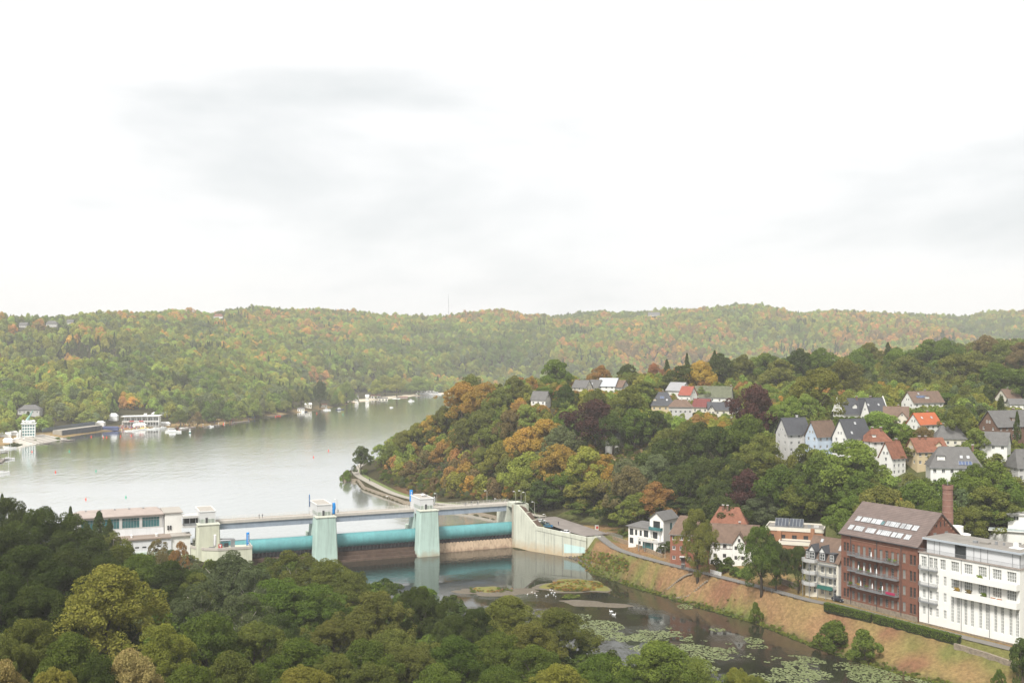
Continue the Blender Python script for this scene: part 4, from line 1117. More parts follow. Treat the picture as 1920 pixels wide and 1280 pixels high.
            q.box(x - w_ / 2 - 0.2, x + w_ / 2 + 0.2, yf - 0.3, 0, zf + h_ + 0.003, zf + h_ + 0.18)
        q.build("dormer_roof", roof, dm)
    for (u, w_, pr, ch) in cross:        # a gabled wing standing forward of the front wall
        x = -hx + u * L
        yf = -hy - pr
        s = Side(t, x - w_ / 2, yf, 0)
        for r in range(rows):
            for k in range(2):
                xc = w_ * (k + 0.5) / 2; z0 = r * st + st * 0.38
                s.win(xc - 0.45, xc + 0.45, z0, min(z0 + 1.3, hw - .2), 2, 1, fm, GLASSD)
        s.wall(w_, B, hw, wall)
        s.poly([(0, hw), (w_, hw), (w_ / 2, hw + ch)], wall)
        a_, p_ = win_mesh(0.8, 1.1, 2, 1, fm, GLASSD)
        w = put("window", a_, t, (x - 0.4, yf - 0.09, hw + ch * 0.2)); put("pane", p_, w)
        MB().box(x - w_ / 2, x - w_ / 2 + 0.2, yf + 0.002, -hy, B, hw).box(x + w_ / 2 - 0.2, x + w_ / 2, yf + 0.002, -hy, B, hw).build("wing_wall", wall, t)
        for sx in (-1, 1):
            k_ = ch / (w_ / 2)
            roof_slab(t, [(x, yf - 0.4, hw + ch + 0.2), (x, hy * 0.2, hw + ch + 0.2), (x + sx * (w_ / 2 + 0.4), hy * 0.2, hw - 0.4 * k_ + 0.2), (x + sx * (w_ / 2 + 0.4), yf - 0.4, hw - 0.4 * k_ + 0.2)], roof)
    FOOT.append((o.x, o.y, max(L, D) * 0.55))
    if keep:
        cs, sn = math.cos(rz), math.sin(rz)
        pts = [proj((o.x + cs * x - sn * y, o.y + sn * x + cs * y, o.z + z)) for x in (-hx, hx) for y in (-hy, hy) for z in ((hw * 0.72 if Y < 900 else hw * 0.7), hw + hr * 0.8)]
        KEEP.append((min(p[0] for p in pts), min(p[1] for p in pts), max(p[0] for p in pts), max(p[1] for p in pts), o.y))
    return t
# ------------------------------------------------------------------ brick mill
MO, MD = Vector((100.3, 325.0, 8.5)), math.atan2(302 - 325, 114.9 - 100.3)
MW, MH, MDEP, MR = 27.2, 21.1, 20.7, 8.3
mill = thing("brick_mill", "tall red brick mill with two rows of skylights and long grey balconies", "mill", MO, MD)
s = Side(mill, 0, 0, 0, 0.3)
rows = [1.7, 6.4, 11.0, 15.6]
WFR = mat("mill_window_frame", (0.30, 0.28, 0.26), 0.6)
for r, z in enumerate(rows):
    for x in (0.9, 2.05): s.win(x, x + 0.85, z + 0.1, z + 2.7, 2, 3, FRAMED, GLASSD, sill=STONE)
    for x in (24.55, 25.75): s.win(x, x + 0.85, z - 0.1, z + 2.7, 2, 3, FRAMED, GLASSD, sill=STONE)
    s.win(22.1, 23.15, z + 0.1, z + 2.7, 2, 3, WFR, GLASS, sill=STONE)
    for k in range(9):
        x = 4.0 + k * 2.02
        s.win(x, x + 1.05, z - 0.55 if r else z, z + 2.35 if r < 3 else z + 2.5, 2, 4, WFR, GLASS if (k + r) % 3 else GLASSD, name="balcony_door" if r else "window", sill=None if r else STONE)
s.wall(MW, -3, MH, BRICK)
BK2 = mat("pale_brick_trim", (0.36, 0.20, 0.14), 0.9, var=0.1)
MB().box(3.4, 21.3, -0.10, -0.004, 19.3, 19.5).build("brick_band", BK2, mill)
MB().box(-0.02, MW + 0.02, -0.18, -0.004, 20.5, 21.0).build("cornice", BK2, mill)
for x in (3.5, 21.4): MB().box(x - 0.35, x + 0.2, -0.14, -0.004, 0, 20.49).build("pilaster", BRICK, mill)
MB().box(-0.03, MW + 0.03, -0.2, -0.005, -3, 1.1).build("plinth", STONE, mill)
for x in (3.75, 13.3, 21.75): MB().tube([(x, -0.26, 0.2), (x, -0.26, 20.4)], 0.09, 6).build("downpipe", DARKM, mill)
s = Side(mill, MW, 0, math.pi / 2); s.wall(MDEP, -3, MH, BRICK)
s.poly([(0, MH), (MDEP, MH), (MDEP / 2, MH + MR)], BRICK)
for x in (7.0, 12.2):
    a_, p_ = win_mesh(1.3, 1.9, 2, 3, WFR, GLASS); w = put("window", a_, mill, s.loc(x, -0.1, MH + 1.2), (0, 0, s.a)); put("pane", p_, w)
for x in (8.2, 10.0, 11.8):
    a_, p_ = win_mesh(0.45, 1.5, 1, 1, FRAMED, GLASSD); w = put("window", a_, mill, s.loc(x, -0.1, MH + 4.6), (0, 0, s.a)); put("pane", p_, w)
for k in range(7):
    for sx in (-1, 1):
        xx = MDEP / 2 + sx * (1.0 + k * 1.25)
        put("brick_step", MB().box(-0.3, 0.3, -0.12, -0.004, -0.55, 0).mesh("brick_step", BK2), mill, s.loc(xx, 0, MH + MR - (1.3 + k * 1.0)), (0, 0, s.a))
s = Side(mill, 0, MDEP, -math.pi / 2); s.wall(MDEP, -3, MH, BRICK); s.poly([(0, MH), (MDEP, MH), (MDEP / 2, MH + MR)], BRICK)
s = Side(mill, MW, MDEP, math.pi); s.wall(MW, -3, MH, BRICK)
k_ = MR / (MDEP / 2); ov = 0.7; up = 0.3
ra, rb, rc, rd = (-0.5, -ov, MH - ov * k_ + up), (MW + 0.5, -ov, MH - ov * k_ + up), (MW + 0.5, MDEP / 2, MH + MR + up), (-0.5, MDEP / 2, MH + MR + up)
roof_slab(mill, [ra, rb, rc, rd], R_MILL, 0.3)
roof_slab(mill, [(MW + 0.5, MDEP + ov, MH - ov * k_ + up), (-0.5, MDEP + ov, MH - ov * k_ + up), rd, rc], R_MILL, 0.3)
MB().tube([(-0.5, -ov - 0.05, MH - ov * k_ + 0.12), (MW + 0.5, -ov - 0.05, MH - ov * k_ + 0.12)], 0.12, 6).build("gutter", DARKM, mill)
for v, us in ((2.2, [2.1, 4.4, 6.3, 8.6, 9.9, 12.6, 14.0, 15.9, 17.7, 19.4, 22.2, 24.9][:11]), (6.0, [2.4, 4.6, 6.6, 8.2, 9.8, 13.3, 14.7, 16.7, 18.5, 20.2, 22.6])):
    for i, u in enumerate(us):
        wd = [1.5, 1.7, 1.1, 1.3, 1.7, 1.1, 1.7, 1.2, 1.3, 1.7, 1.7][i]
        on_slope(mill, mill, ra, rb, rd, u, v - 0.1, wd * 1.08, 2.0, SKYL, "skylight", METAL, 0.10, 2 if wd < 1.4 else 3)
for u in (11.8,): on_slope(mill, mill, ra, rb, rd, u, 6.0, 1.0, 1.5, GLASST, "skylight", METAL, 0.1, 2)
BALC = mat("balcony_grey", (0.20, 0.21, 0.22), 0.6, var=0.1)
def balcony(t, x0, x1, y0, dep, z, m=BALC, hrail=1.05, solid=False, slabm=None, group=None):
    b = MB().box(x0, x1, y0 - dep, y0 - 0.01, z - 0.22, z).build("balcony", slabm or METAL, t)
    r = MB()
    if solid:
        r.box(x0, x1, y0 - dep - 0.12, y0 - dep - 0.003, z - 0.22, z + hrail).box(x0 - 0.12, x0 - 0.003, y0 - dep - 0.12, y0 - 0.012, z - 0.22, z + hrail).box(x1 + 0.003, x1 + 0.12, y0 - dep - 0.12, y0 - 0.012, z - 0.22, z + hrail)
    else:
        r.box(x0, x1, y0 - dep - 0.05, y0 - dep, z + hrail - 0.06, z + hrail)
        n = max(2, int((x1 - x0) / 0.28))
        for i in range(n + 1):
            x = x0 + (x1 - x0) * i / n; r.box(x - 0.045, x + 0.045, y0 - dep - 0.04, y0 - dep - 0.01, z, z + hrail - 0.06)
        for xx in (x0, x1):
            r.box(xx - 0.03, xx + 0.03, y0 - dep, y0 - 0.012, z + hrail - 0.06, z + hrail)
            for j in range(4): r.box(xx - 0.02, xx + 0.02, y0 - dep + j * dep / 4, y0 - dep + j * dep / 4 + 0.08, z, z + hrail - 0.06)
    r.build("railing", m, b)
    return b
for z in (5.75, 10.4, 15.0):
    balcony(mill, 3.3, 7.0, -0.2, 1.1, z); balcony(mill, 7.05, 16.6, -0.2, 1.9, z); balcony(mill, 16.65, 21.2, -0.2, 1.4, z)
# things on the balconies
PARA = MB().lathe([(0.05, 0), (0.04, 0.7), (0.22, 0.75), (0.17, 1.6), (0.06, 2.15), (0.02, 2.3)], n=8).mesh("closed_parasol", WHITEP)
def mloc(x, y, z):
    c, n = math.cos(MD), math.sin(MD); return (MO.x + c * x - n * y, MO.y + n * x + c * y, MO.z + z)
for i, (x, z, w_) in enumerate([(7.6, 10.4, 'leftmost of four on the middle balcony'), (9.6, 10.4, 'second from left on the middle balcony'), (12.0, 10.4, 'third from left on the middle balcony'), (14.1, 10.4, 'rightmost of four on the middle balcony'), (12.2, 15.0, 'on the top balcony'), (8.4, 5.75, 'leftmost on the lowest balcony'), (12.6, 5.75, 'near the middle of the lowest balcony'), (16.2, 5.75, 'at the right end of the lowest long balcony')]):
    tag(put("closed_parasol", PARA, None, mloc(x, -1.3, z + 0.002)), "closed white parasol " + w_ + " of the brick mill", "parasol", "closed parasols on the mill balconies")
POT = MB().lathe([(0.16, 0), (0.24, 0.4)], n=8).mesh("pot", mat("clay_pot", (0.35, 0.18, 0.12), 0.9))
PLF = crown_mesh("leaves", 77, 14, 260, 0.14, P_DOME, (0.2, 0.32), 0.0)
def potplant(p, c, h, label, group=None):
    t = thing("potted_plant", label, "plant", p, 0, group)
    put("pot", POT, t); f = put("leaves", PLF, t, (0, 0, 0.35), scale=(h, h, h)); f.color = TINT[c] + (1,)
for i, (x, z, c) in enumerate([(18.6, 15.0, 'g'), (20.4, 15.0, 'lg'), (8.2, 10.4, 'g'), (11.2, 10.4, 'g'), (7.5, 5.75, 'ye'), (10.4, 5.75, 'ol'), (15.4, 5.75, 'dg'), (4.6, 5.75, 'g')]):
    potplant(mloc(x, -1.25, z + 0.002), c, 1.1, ["bushy plant on the top balcony of the brick mill", "pale plant at the right end of the mill's top balcony", "plant beside the leftmost parasol on the middle balcony", "plant between parasols on the middle balcony", "yellow flowering plant on the lowest mill balcony", "olive plant on the lowest mill balcony", "dark plant at the right of the lowest long balcony", "green plant on the small lowest left balcony"][i], "balcony plants of the mill")
lt = MB().box(-1.6, 1.6, -0.03, 0.03, 0, 0.75).build("red_cloth", mat("magenta_cloth", (0.42, 0.03, 0.10), 0.9), None, mloc(19.2, -1.72, 5.95), MD)
tag(lt, "magenta cloth hung over the lowest right balcony of the mill", "cloth")
# ------------------------------------------------------------------ factory chimney and round annex behind the mill
p = at(1777, 1000, 327)
ch = thing("factory_chimney", "slender round red brick factory chimney behind the mill roof", "chimney", (p.x, p.y, 12))
ctop = CZ - (909 - H0) * 327 / F - 12
CB = mat("chimney_brick", (0.28, 0.15, 0.115), 0.9, var=0.15, scale=1.0, stripes=(2, 0.32, 0.12), bump=0.2)
MB().lathe([(1.85, -3), (1.75, ctop * 0.4), (1.5, ctop - 2.2), (1.5, ctop - 0.5)], n=20).build("shaft", CB, ch)
MB().lathe([(1.52, ctop - 1.4), (1.64, ctop - 1.2), (1.64, ctop), (1.2, ctop), (1.2, ctop - 1.0)], n=20).build("crown_band", CB, ch)
for z in np.arange(ctop - 14, ctop - 1, 1.9):
    r_ = np.interp(z, [ctop * 0.4, ctop - 2.2], [1.75, 1.5]) + 0.03
    MB().lathe([(r_, z), (r_ + 0.02, z + 0.08), (r_, z + 0.16)], n=20).build("iron_band", mat("iron_band", (0.40, 0.27, 0.22), 0.8), ch)
MB().tube([(0, 0, ctop - 0.9), (0, 0, ctop + 1.6)], 0.09, 6).build("flue_pipe", METAL, ch)
p = at(1800, 985, 322)
ra_ = thing("round_annex", "round white and teal stair tower behind the mill gable", "building", (p.x, p.y, 10))
MB().lathe([(3.0, -3), (3.0, 17.2)], n=24).build("lower_wall", mat("teal_render", (0.30, 0.52, 0.48), 0.9, var=0.04), ra_)
MB().lathe([(3.06, 17.21), (3.06, 19.6), (2.9, 19.6)], n=24).build("rim", WHITE, ra_)
MB().lathe([(1.9, 19.61), (1.9, 22.0), (0.1, 22.1)], (-1.0, 0, 0), 20).build("cap", WHITE, ra_)
# ------------------------------------------------------------------ white apartment block
WO, WA = Vector((115.15, 301.6, 8.5)), math.atan2(277.6 - 302, 131.9 - 114.9)
WW, WH, WD = 29.6, 19.5, 14.0
wb = thing("white_apartment_block", "large white apartment block with long solid balconies at the right edge", "apartment block", WO, WA)
s = Side(wb, 0, 0, 0, 0.28)
for (x0, x1, n) in ((0.6, 2.3, 3), (3.0, 4.25, 2), (4.45, 5.7, 2), (6.5, 8.2, 3), (9.8, 12.2, 4), (13.8, 16.2, 4), (17.9, 20.3, 4), (22.0, 24.5, 4), (26.0, 28.6, 4)):
    s.win(x0, x1, 15.75 if x0 < 9 else 15.9, 18.6, n, 3)
for (x0, x1) in ((9.8, 12.2), (13.8, 16.2), (17.9, 20.3), (22.0, 24.5), (26.0, 28.6)): s.win(x0, x1, 11.1, 13.8, 4, 3)
for z0, z1 in ((11.4, 14.0), (6.9, 9.4), (2.3, 4.7)):
    for x in (1.1, 3.2, 5.2, 7.6): s.win(x, x + 0.85, z0, z1, 2, 3)
for x in (9.8, 11.6, 13.8, 15.7, 18.1, 20.0, 22.4, 24.3, 26.6, 28.4): s.win(x, x + 0.9, 1.9, 9.0, 2, 8)
s.wall(WW, 0.0, WH, WHITE)
MB().box(-0.02, WW + 0.05, -0.12, WD, -3.5, -0.003).build("plinth", STONE, wb)
for (ox, oy, a, Wd) in ((WW, 0, math.pi / 2, WD), (0, WD, -math.pi / 2, WD), (WW, WD, math.pi, WW)):
    q = Side(wb, ox, oy, a)
    if a == math.pi / 2:
        for z in (2, 6.6, 11.2, 15.9):
            for x in (2, 6, 10): q.win(x, x + 1.6, z, z + 2.3, 3, 3)
    q.wall(Wd, 0, WH, WHITE)
MB().box(0.25, WW - 0.25, 0.25, WD - 0.25, WH - 0.3, WH - 0.05).build("terrace_floor", R_FLAT, wb)
MB().box(-0.25, WW + 0.25, -0.3, 0.22, WH + 0.003, WH + 0.28).build("cornice", mat("cornice_grey", (0.40, 0.34, 0.30), 0.9), wb)
MB().box(WW - 0.2, WW + 0.25, 0.225, WD, WH + 0.003, WH + 0.28).build("cornice", MATS["cornice_grey"], wb)
PANEL = mat("pale_shutter_panel", (0.66, 0.67, 0.68), 0.5, var=0.03, stripes=(0, 0.35, 0.10))
xs = [1.2, 3.6, 5.3, 10.0, 13.3, 15.6, 17.6, 19.6, 26.6, 28.6]
for i in range(len(xs) - 1):
    m_ = GLASSD if i == 3 else PANEL
    pn = MB().box(xs[i] + 0.06, xs[i + 1] - 0.06, 1.75, 1.85, WH, WH + 3.7).build("shutter_panel" if i != 3 else "window", m_, wb)
    MB().box(xs[i + 1] - 0.055, xs[i + 1] + 0.055, 1.65, 1.9, WH, WH + 3.7).build("mullion", METAL, wb)
MB().box(1.2, WW - 1.0, 1.92, WD - 1.5, WH, WH + 3.7).build("penthouse_wall", GREYR, wb)
MB().box(WW - 0.98, WW - 0.9, 2.0, WD - 1.6, WH, WH + 3.7).build("shutter_panel", PANEL, wb)
MB().box(0.3, WW - 0.2, 0.9, WD - 0.4, WH + 3.71, WH + 4.2).build("roof_edge", mat("roof_edge_metal", (0.44, 0.48, 0.52), 0.5, var=0.03), wb)
rf = MB().box(0.6, WW - 0.5, 1.2, WD - 0.7, WH + 4.203, WH + 4.26).build("roof", R_FLAT, wb)
for (x, y, w_, h_, m_) in ((13.5, 4.5, 1.2, 0.6, METAL), (15.2, 5.0, 2.4, 0.5, R_FLAT), (18.8, 6.5, 0.6, 0.9, METAL), (24.6, 5.5, 1.1, 1.5, WHITEP), (23.5, 5.2, 3.2, 0.18, WHITEP), (20.5, 7.5, 0.5, 0.7, METAL)):
    MB().box(x, x + w_, y, y + w_ * 0.7, WH + 4.27, WH + 4.27 + h_).build("roof_vent", m_, rf)
r = MB()
r.box(0, WW, -0.18, -0.12, WH + 1.28, WH + 1.34)
for i in range(int(WW / 0.3)): r.box(i * 0.3, i * 0.3 + 0.05, -0.17, -0.13, WH + 0.29, WH + 1.28)
r.box(WW + 0.1, WW + 0.16, -0.1, WD - 1, WH + 1.28, WH + 1.34)
for i in range(40): r.box(WW + 0.11, WW + 0.15, i * 0.32, i * 0.32 + 0.05, WH + 0.29, WH + 1.28)
r.build("roof_railing", METAL, wb)
for z in (15.2, 10.65, 6.05): balcony(wb, 0.5, 5.9, 0, 1.15, z, METAL, 0.95)
for z, x0 in ((14.4, 11.5), (9.6, 11.2)): balcony(wb, x0, 29.5, 0, 1.6, z, WHITE, 1.45, True, WHITE)
for x in (3.0, 13.0, 21.2): MB().tube([(x, -0.12, 0.2), (x, -0.12, WH)], 0.09, 6).build("downpipe", METAL, wb)
def wloc(x, y, z):
    c, n = math.cos(WA), math.sin(WA); return (WO.x + c * x - n * y, WO.y + n * x + c * y, WO.z + z)
for i, (x, z, c, lab) in enumerate([(18.8, 15.4, 'lg', "green planter on the upper white balcony"), (12.2, 10.9, 'ye', "yellow flowering plant at the left end of the lower white balcony"), (20.0, 10.9, 'g', "round green plant on the lower white balcony"), (15.6, 10.9, 'br', "brown plant on the lower white balcony")]):
    potplant(wloc(x, -0.9, z - 0.7), c, 1.5, lab, "plants on the white block's balconies")
for i, x in enumerate((22.6, 24.4)):
    t = thing("garden_table", "orange garden table on the lower white balcony, " + ("left" if i == 0 else "right") + " of two", "table", wloc(x, -0.85, 9.603), WA, "balcony tables")
    MB().box(-0.6, 0.6, -0.35, 0.35, 1.40, 1.48).build("table_top", mat("orange_wood", (0.50, 0.20, 0.08), 0.7), t)
    for sx in (-0.5, 0.5):
        for sy in (-0.28, 0.28): MB().box(sx - 0.03, sx + 0.03, sy - 0.03, sy + 0.03, 0, 1.4).build("leg", DARKM, t)
KEEP += [(1575, 940, 1920, 1160, 330), (1735, 905, 1830, 1000, 326)]
FOOT += [(112, 322, 14), (122, 318, 14), (130, 298, 16), (138, 288, 14)]

# ------------------------------------------------------------------ white balcony house left of the mill
bo, ba = Vector((92.3, 335.5, 8.5)), math.atan2(326.5 - 335.5, 99.9 - 92.3)
bh = thing("balcony_house", "narrow white house with stacked curved balconies left of the brick mill", "house", bo, ba)
s = Side(bh, 0, 0, 0, 0.2)
for z in (0.9, 4.2, 7.5):
    for x in (1.0, 3.0, 5.6, 8.4, 10.0): s.win(x, x + 1.0, z, z + 2.0, 2, 2, FRAMEW, GLASSD)
s.wall(11.8, -3, 11.3, CREAM)
for (ox, oy, a, Wd, m_) in ((11.8, 0, math.pi / 2, 10, WHITE), (0, 10, -math.pi / 2, 10, WHITE), (11.8, 10, math.pi, 11.8, WHITE)):
    Side(bh, ox, oy, a).wall(Wd, -3, 11.3, m_)
    if a != math.pi: Side(bh, ox, oy, a).poly([(0, 11.3), (Wd, 11.3), (Wd / 2, 17.6)], m_)
roof_slab(bh, [(-0.4, -0.4, 11.0), (12.2, -0.4, 11.0), (12.2, 5, 17.9), (-0.4, 5, 17.9)], R_BRN)
roof_slab(bh, [(12.2, 10.4, 11.0), (-0.4, 10.4, 11.0), (-0.4, 5, 17.9), (12.2, 5, 17.9)], R_BRN)
for x, w_, gb in ((2.6, 2.5, True), (6.3, 2.4, True), (9.7, 1.8, False), (0.9, 1.2, False)):
    d = MB().box(x - w_ / 2, x + w_ / 2, -0.25, 4.0, 11.2, 13.8).build("dormer", R_SLT, bh)
    a_, p_ = win_mesh(w_ * 0.7, 2.0, 2, 2, FRAMEW, GLASSD); put("window", a_, d, (x - w_ * 0.35, -0.36, 11.5)); put("pane", p_, d, (x - w_ * 0.35, -0.36, 11.5))
    if gb:
        MB().poly([(x - w_ / 2, -0.26, 13.8), (x + w_ / 2, -0.26, 13.8), (x, -0.26, 15.6)], [(0, 1, 2)]).build("timber_gable", FRAMEW, d)
        for sx in (-1, 1):
            roof_slab(d, [(x, -0.7, 15.9), (x, 4.2, 15.9), (x + sx * (w_ / 2 + 0.3), 4.2, 13.7), (x + sx * (w_ / 2 + 0.3), -0.7, 13.7)], R_SLT, 0.16, "dormer_roof")
    else:
        MB().box(x - w_ / 2 - 0.15, x + w_ / 2 + 0.15, -0.5, 4, 13.81, 13.98).build("dormer_roof", R_SLT, d)
on_slope(bh, bh, (-0.4, -0.4, 11.0), (12.2, -0.4, 11.0), (-0.4, 5, 17.9), 10.6, 4.6, 1.0, 1.8, SKYL, "skylight", METAL)
on_slope(bh, bh, (-0.4, -0.4, 11.0), (12.2, -0.4, 11.0), (-0.4, 5, 17.9), 3.4, 6.6, 0.9, 1.2, SKYL, "skylight", METAL)
for z in (3.4, 6.9, 10.6):
    b = MB()
    pts = [(0.0, 0.0), (-0.4, -1.4), (0.9, -2.3), (3.0, -2.3), (4.4, -1.6), (4.6, 0)]
    n = len(pts)
    b.poly([(x, y - 0.01, z - 0.2) for x, y in pts] + [(x, y - 0.01, z) for x, y in pts], [tuple(range(n)), tuple(range(2 * n - 1, n - 1, -1))] + [(i, i + n, (i + 1) % n + n, (i + 1) % n) for i in range(n)])
    q = b.build("balcony", GREYR, bh)
    rr = MB()
    for i in range(n - 1): rr.bar((pts[i][0], pts[i][1] - 0.02, z + 0.5), (pts[i + 1][0], pts[i + 1][1] - 0.02, z + 0.5), 0.06, 0.95)
    rr.build("balustrade", mat("balustrade_grey", (0.46, 0.46, 0.45), 0.6, var=0.06), q)
for z in (3.2, 6.7, 10.2): balcony(bh, 5.2, 11.2, 0, 1.4, z, METAL, 1.0)
for x, y in ((0.0, -1.5), (3.0, -2.3), (5.3, -1.35), (8.2, -1.35), (11.1, -1.35)):
    MB().box(x - 0.07, x + 0.07, y - 0.07, y + 0.07, -0.5, 10.4).build("post", METAL, bh)
MB().hexa([(5.4, -2.2, 2.9), (10.8, -2.2, 2.9), (10.8, -1.46, 2.9), (5.4, -1.46, 2.9)], [(5.4, -2.2, 3.0), (10.8, -2.2, 3.0), (10.8, -1.46, 4.0), (5.4, -1.46, 4.0)]).build("awning", mat("dark_green_cloth", (0.02, 0.10, 0.08), 0.9), bh)
KEEP += [(1515, 1010, 1578, 1100, 330)]; FOOT += [(100, 336, 9)]

# ------------------------------------------------------------------ orange brick flat-roofed block
p = at(1481, 1040, 366)
ob = thing("orange_brick_block", "orange brick block with white roof bands and tilted solar panels", "apartment block", (p.x, p.y, 9.5), math.radians(-20))
def flat_box(t, x0, x1, y0, y1, z0, z1, m, cols, rows_, band=True, bandm=None):
    s = Side(t, x0, y0, 0)
    for r in range(rows_):
        for c in range(cols):
            xc = (x1 - x0) * (c + 0.5) / cols; z = z0 + 3 + (z1 - z0 - 3) * (r + 0.25) / rows_
            s.win(xc - 0.8, xc + 0.8, z, z + 1.5, 2, 1, FRAMED if m is ORBRICK else FRAMEW, GLASSD)
    s.wall(x1 - x0, z0, z1, m)
    s = Side(t, x0, y1, -math.pi / 2)
    for r in range(rows_):
        for c in range(2):
            xc = (y1 - y0) * (c + 0.5) / 2; z = z0 + 3 + (z1 - z0 - 3) * (r + 0.25) / rows_
            s.win(xc - 0.8, xc + 0.8, z, z + 1.5, 2, 1, FRAMED if m is ORBRICK else FRAMEW, GLASSD)
    s.wall(y1 - y0, z0, z1, m)
    Side(t, x1, y0, math.pi / 2).wall(y1 - y0, z0, z1, m); Side(t, x1, y1, math.pi).wall(x1 - x0, z0, z1, m)
    if band:
        for q in ((x0 - 0.25, x1 + 0.25, y0 - 0.25, y0 - 0.003), (x0 - 0.25, x0 - 0.003, y0 - 0.002, y1 + 0.25), (x1 + 0.003, x1 + 0.25, y0 - 0.002, y1 + 0.25), (x0 - 0.002, x1 + 0.002, y1 + 0.003, y1 + 0.25)):
            MB().box(*q, z1 - 0.7, z1 + 0.5).build("roof_band", bandm or CREAM, t)
    MB().box(x0 + 0.01, x1 - 0.01, y0 + 0.01, y1 - 0.01, z1 - 0.2, z1 - 0.02).build("roof", R_FLAT, t)
flat_box(ob, -8, 11, 0, 12, -3, 14.0, ORBRICK, 5, 3)
flat_box(ob, -3, 8, -5, -0.26, -3, 10.2, ORBRICK, 3, 2)
MB().box(-4.2, -2.8, -1.6, 0.6, -3, 13.2).build("chimney_breast", ORBRICK, ob)
MB().box(6.9, 8.2, -0.9, 0.4, 10, 14.6).build("chimney_breast", ORBRICK, ob)
for i, x in enumerate((-5.5, -0.6)):
    f = MB().hexa([(x, 4, 14.0), (x + 4.6, 4, 14.0), (x + 4.6, 7.6, 14.0), (x, 7.6, 14.0)], [(x, 4, 14.2), (x + 4.6, 4, 14.2), (x + 4.6, 7.6, 16.5), (x, 7.6, 16.5)]).build("panel_frame", METAL, ob)
    for k in range(4):
        a, b, c = (x, 3.9, 14.25), (x + 4.6, 3.9, 14.25), (x, 7.5, 16.55)
        on_slope(ob, ob, a, b, c, 0.05 + k * 1.15, 0.1, 1.08, 4.0, mat("dark_solar", (0.07, 0.08, 0.10), 0.3), "solar_panel", METAL)
MB().box(5.5, 6.6, 5, 6, 14, 15).build("roof_vent", METAL, ob); MB().box(7.5, 9.2, 6, 7, 14, 14.7).build("roof_vent", GREYR, ob)
KEEP += [(1430, 972, 1542, 1010, 385)]; FOOT += [(p.x + 2, p.y + 4, 12)]
# ------------------------------------------------------------------ half timbered white house, brick house, modern house
hh_ = house("white half timbered house with broad brown tiled roof below the hill", 1378, 1048, 381, 16.5, 9.0, 6.8, 5.6, -0.28, WHITE, R_BRN, hip=0.0, rows=2, cols=5, chim=((0.2, 0.1),), cross=((0.62, 4.6, 2.6, 3.6),), fm=FRAMED, keep=True)
for i in range(6): MB().box(-7.2 + i * 1.15, -7.05 + i * 1.15, -4.56, -4.503, 4.4, 6.5).build("timber", FRAMED, hh_)
for z in (4.3, 6.5): MB().box(-7.6, -0.4, -4.57, -4.503, z, z + 0.18).build("timber", FRAMED, hh_)
MB().box(-9.4, -8.26, -4.0, 1.0, -2, 2.8).build("porch", WHITE, hh_)
b2 = house("red hipped roof house with broad chimneys behind the half timbered house", 1368, 1030, 396, 13.0, 10.0, 10.5, 5.2, -0.3, BRICK, R_RED, hip=0.45, rows=3, cols=4, chim=((-0.35, -0.2), (-0.1, -0.25)), keep=False)
bk = house("red brick house with brown roof half hidden by the tall olive tree", 1296, 1052, 384, 13.5, 10.0, 10.6, 5.6, -0.32, ORBRICK if False else mat("warm_red_brick", (0.30, 0.125, 0.08), 0.9, var=0.12, scale=0.9, stripes=(2, 0.3, 0.12), bump=0.2), R_BRN, hip=0.4, rows=3, cols=5, chim=((0.3, 0.2),))
MB().box(-3.2, -1.0, -6.4, -5.02, 2.5, 2.75).build("door_canopy", GREYR, bk)
MB().box(-2.7, -1.5, -5.08, -5.003, 0.05, 2.3).build("door", FRAMED, bk)
mo = Vector((45.4, 416.0, 9.3)); ma = math.radians(-44)
mh = thing("modern_house", "modern white house with glazed ground floor and a gabled tower", "house", mo, ma)
s = Side(mh, 0, 0, 0)
for x0, x1, z0, z1, nx in ((0.6, 2.4, 3.6, 6.2, 2), (3.2, 4.3, 3.8, 5.9, 1), (5.4, 6.5, 3.8, 5.9, 1), (7.4, 9.6, 3.6, 6.2, 3), (0.6, 2.4, 0.4, 2.6, 2), (5.0, 6.0, 0.4, 2.6, 1), (7.0, 8.2, 0.4, 2.6, 1)): s.win(x0, x1, z0, z1, nx, 1, DARKM, GLASSD)
s.wall(10.5, -3, 6.9, WHITE)
Side(mh, 10.5, 0, math.pi / 2).wall(9, -3, 6.9, WHITE); Side(mh, 0, 9, -math.pi / 2).wall(9, -3, 6.9, WHITE); Side(mh, 10.5, 9, math.pi).wall(10.5, -3, 6.9, WHITE)
MB().hexa([(-0.8, -0.8, 6.91), (11.0, -0.8, 6.91), (11.0, 9.8, 6.91), (-0.8, 9.8, 6.91)], [(-0.8, -0.8, 7.15), (11.0, -0.8, 7.15), (9.0, 6, 8.6), (2.0, 6, 8.6)]).build("roof", R_GRY, mh)
s = Side(mh, 10.6, -0.4, 0)
s.win(1.6, 4.8, 7.6, 10.4, 4, 1, DARKM, GLASSD); s.win(1.4, 3.6, 3.6, 6.2, 3, 1, DARKM, GLASSD)
s.wall(6.4, -3, 11.2, WHITE); s.poly([(0, 11.2), (6.4, 11.2), (3.2, 13.6)], WHITE)
s = Side(mh, 17.0, -0.4, math.pi / 2); s.win(4.2, 5.9, 6.8, 9.6, 2, 1, METAL, GLASST); s.wall(9.4, -3, 11.2, GREYR)  # right tower wall greyer than the white front: its shade put into the colour
Side(mh, 10.6, 9, -math.pi / 2).wall(9.4, -3, 11.2, WHITE)
roof_slab(mh, [(13.8, -0.9, 13.95), (13.8, 9.4, 13.95), (17.5, 9.4, 11.05), (17.5, -0.9, 11.05)], R_GRY)
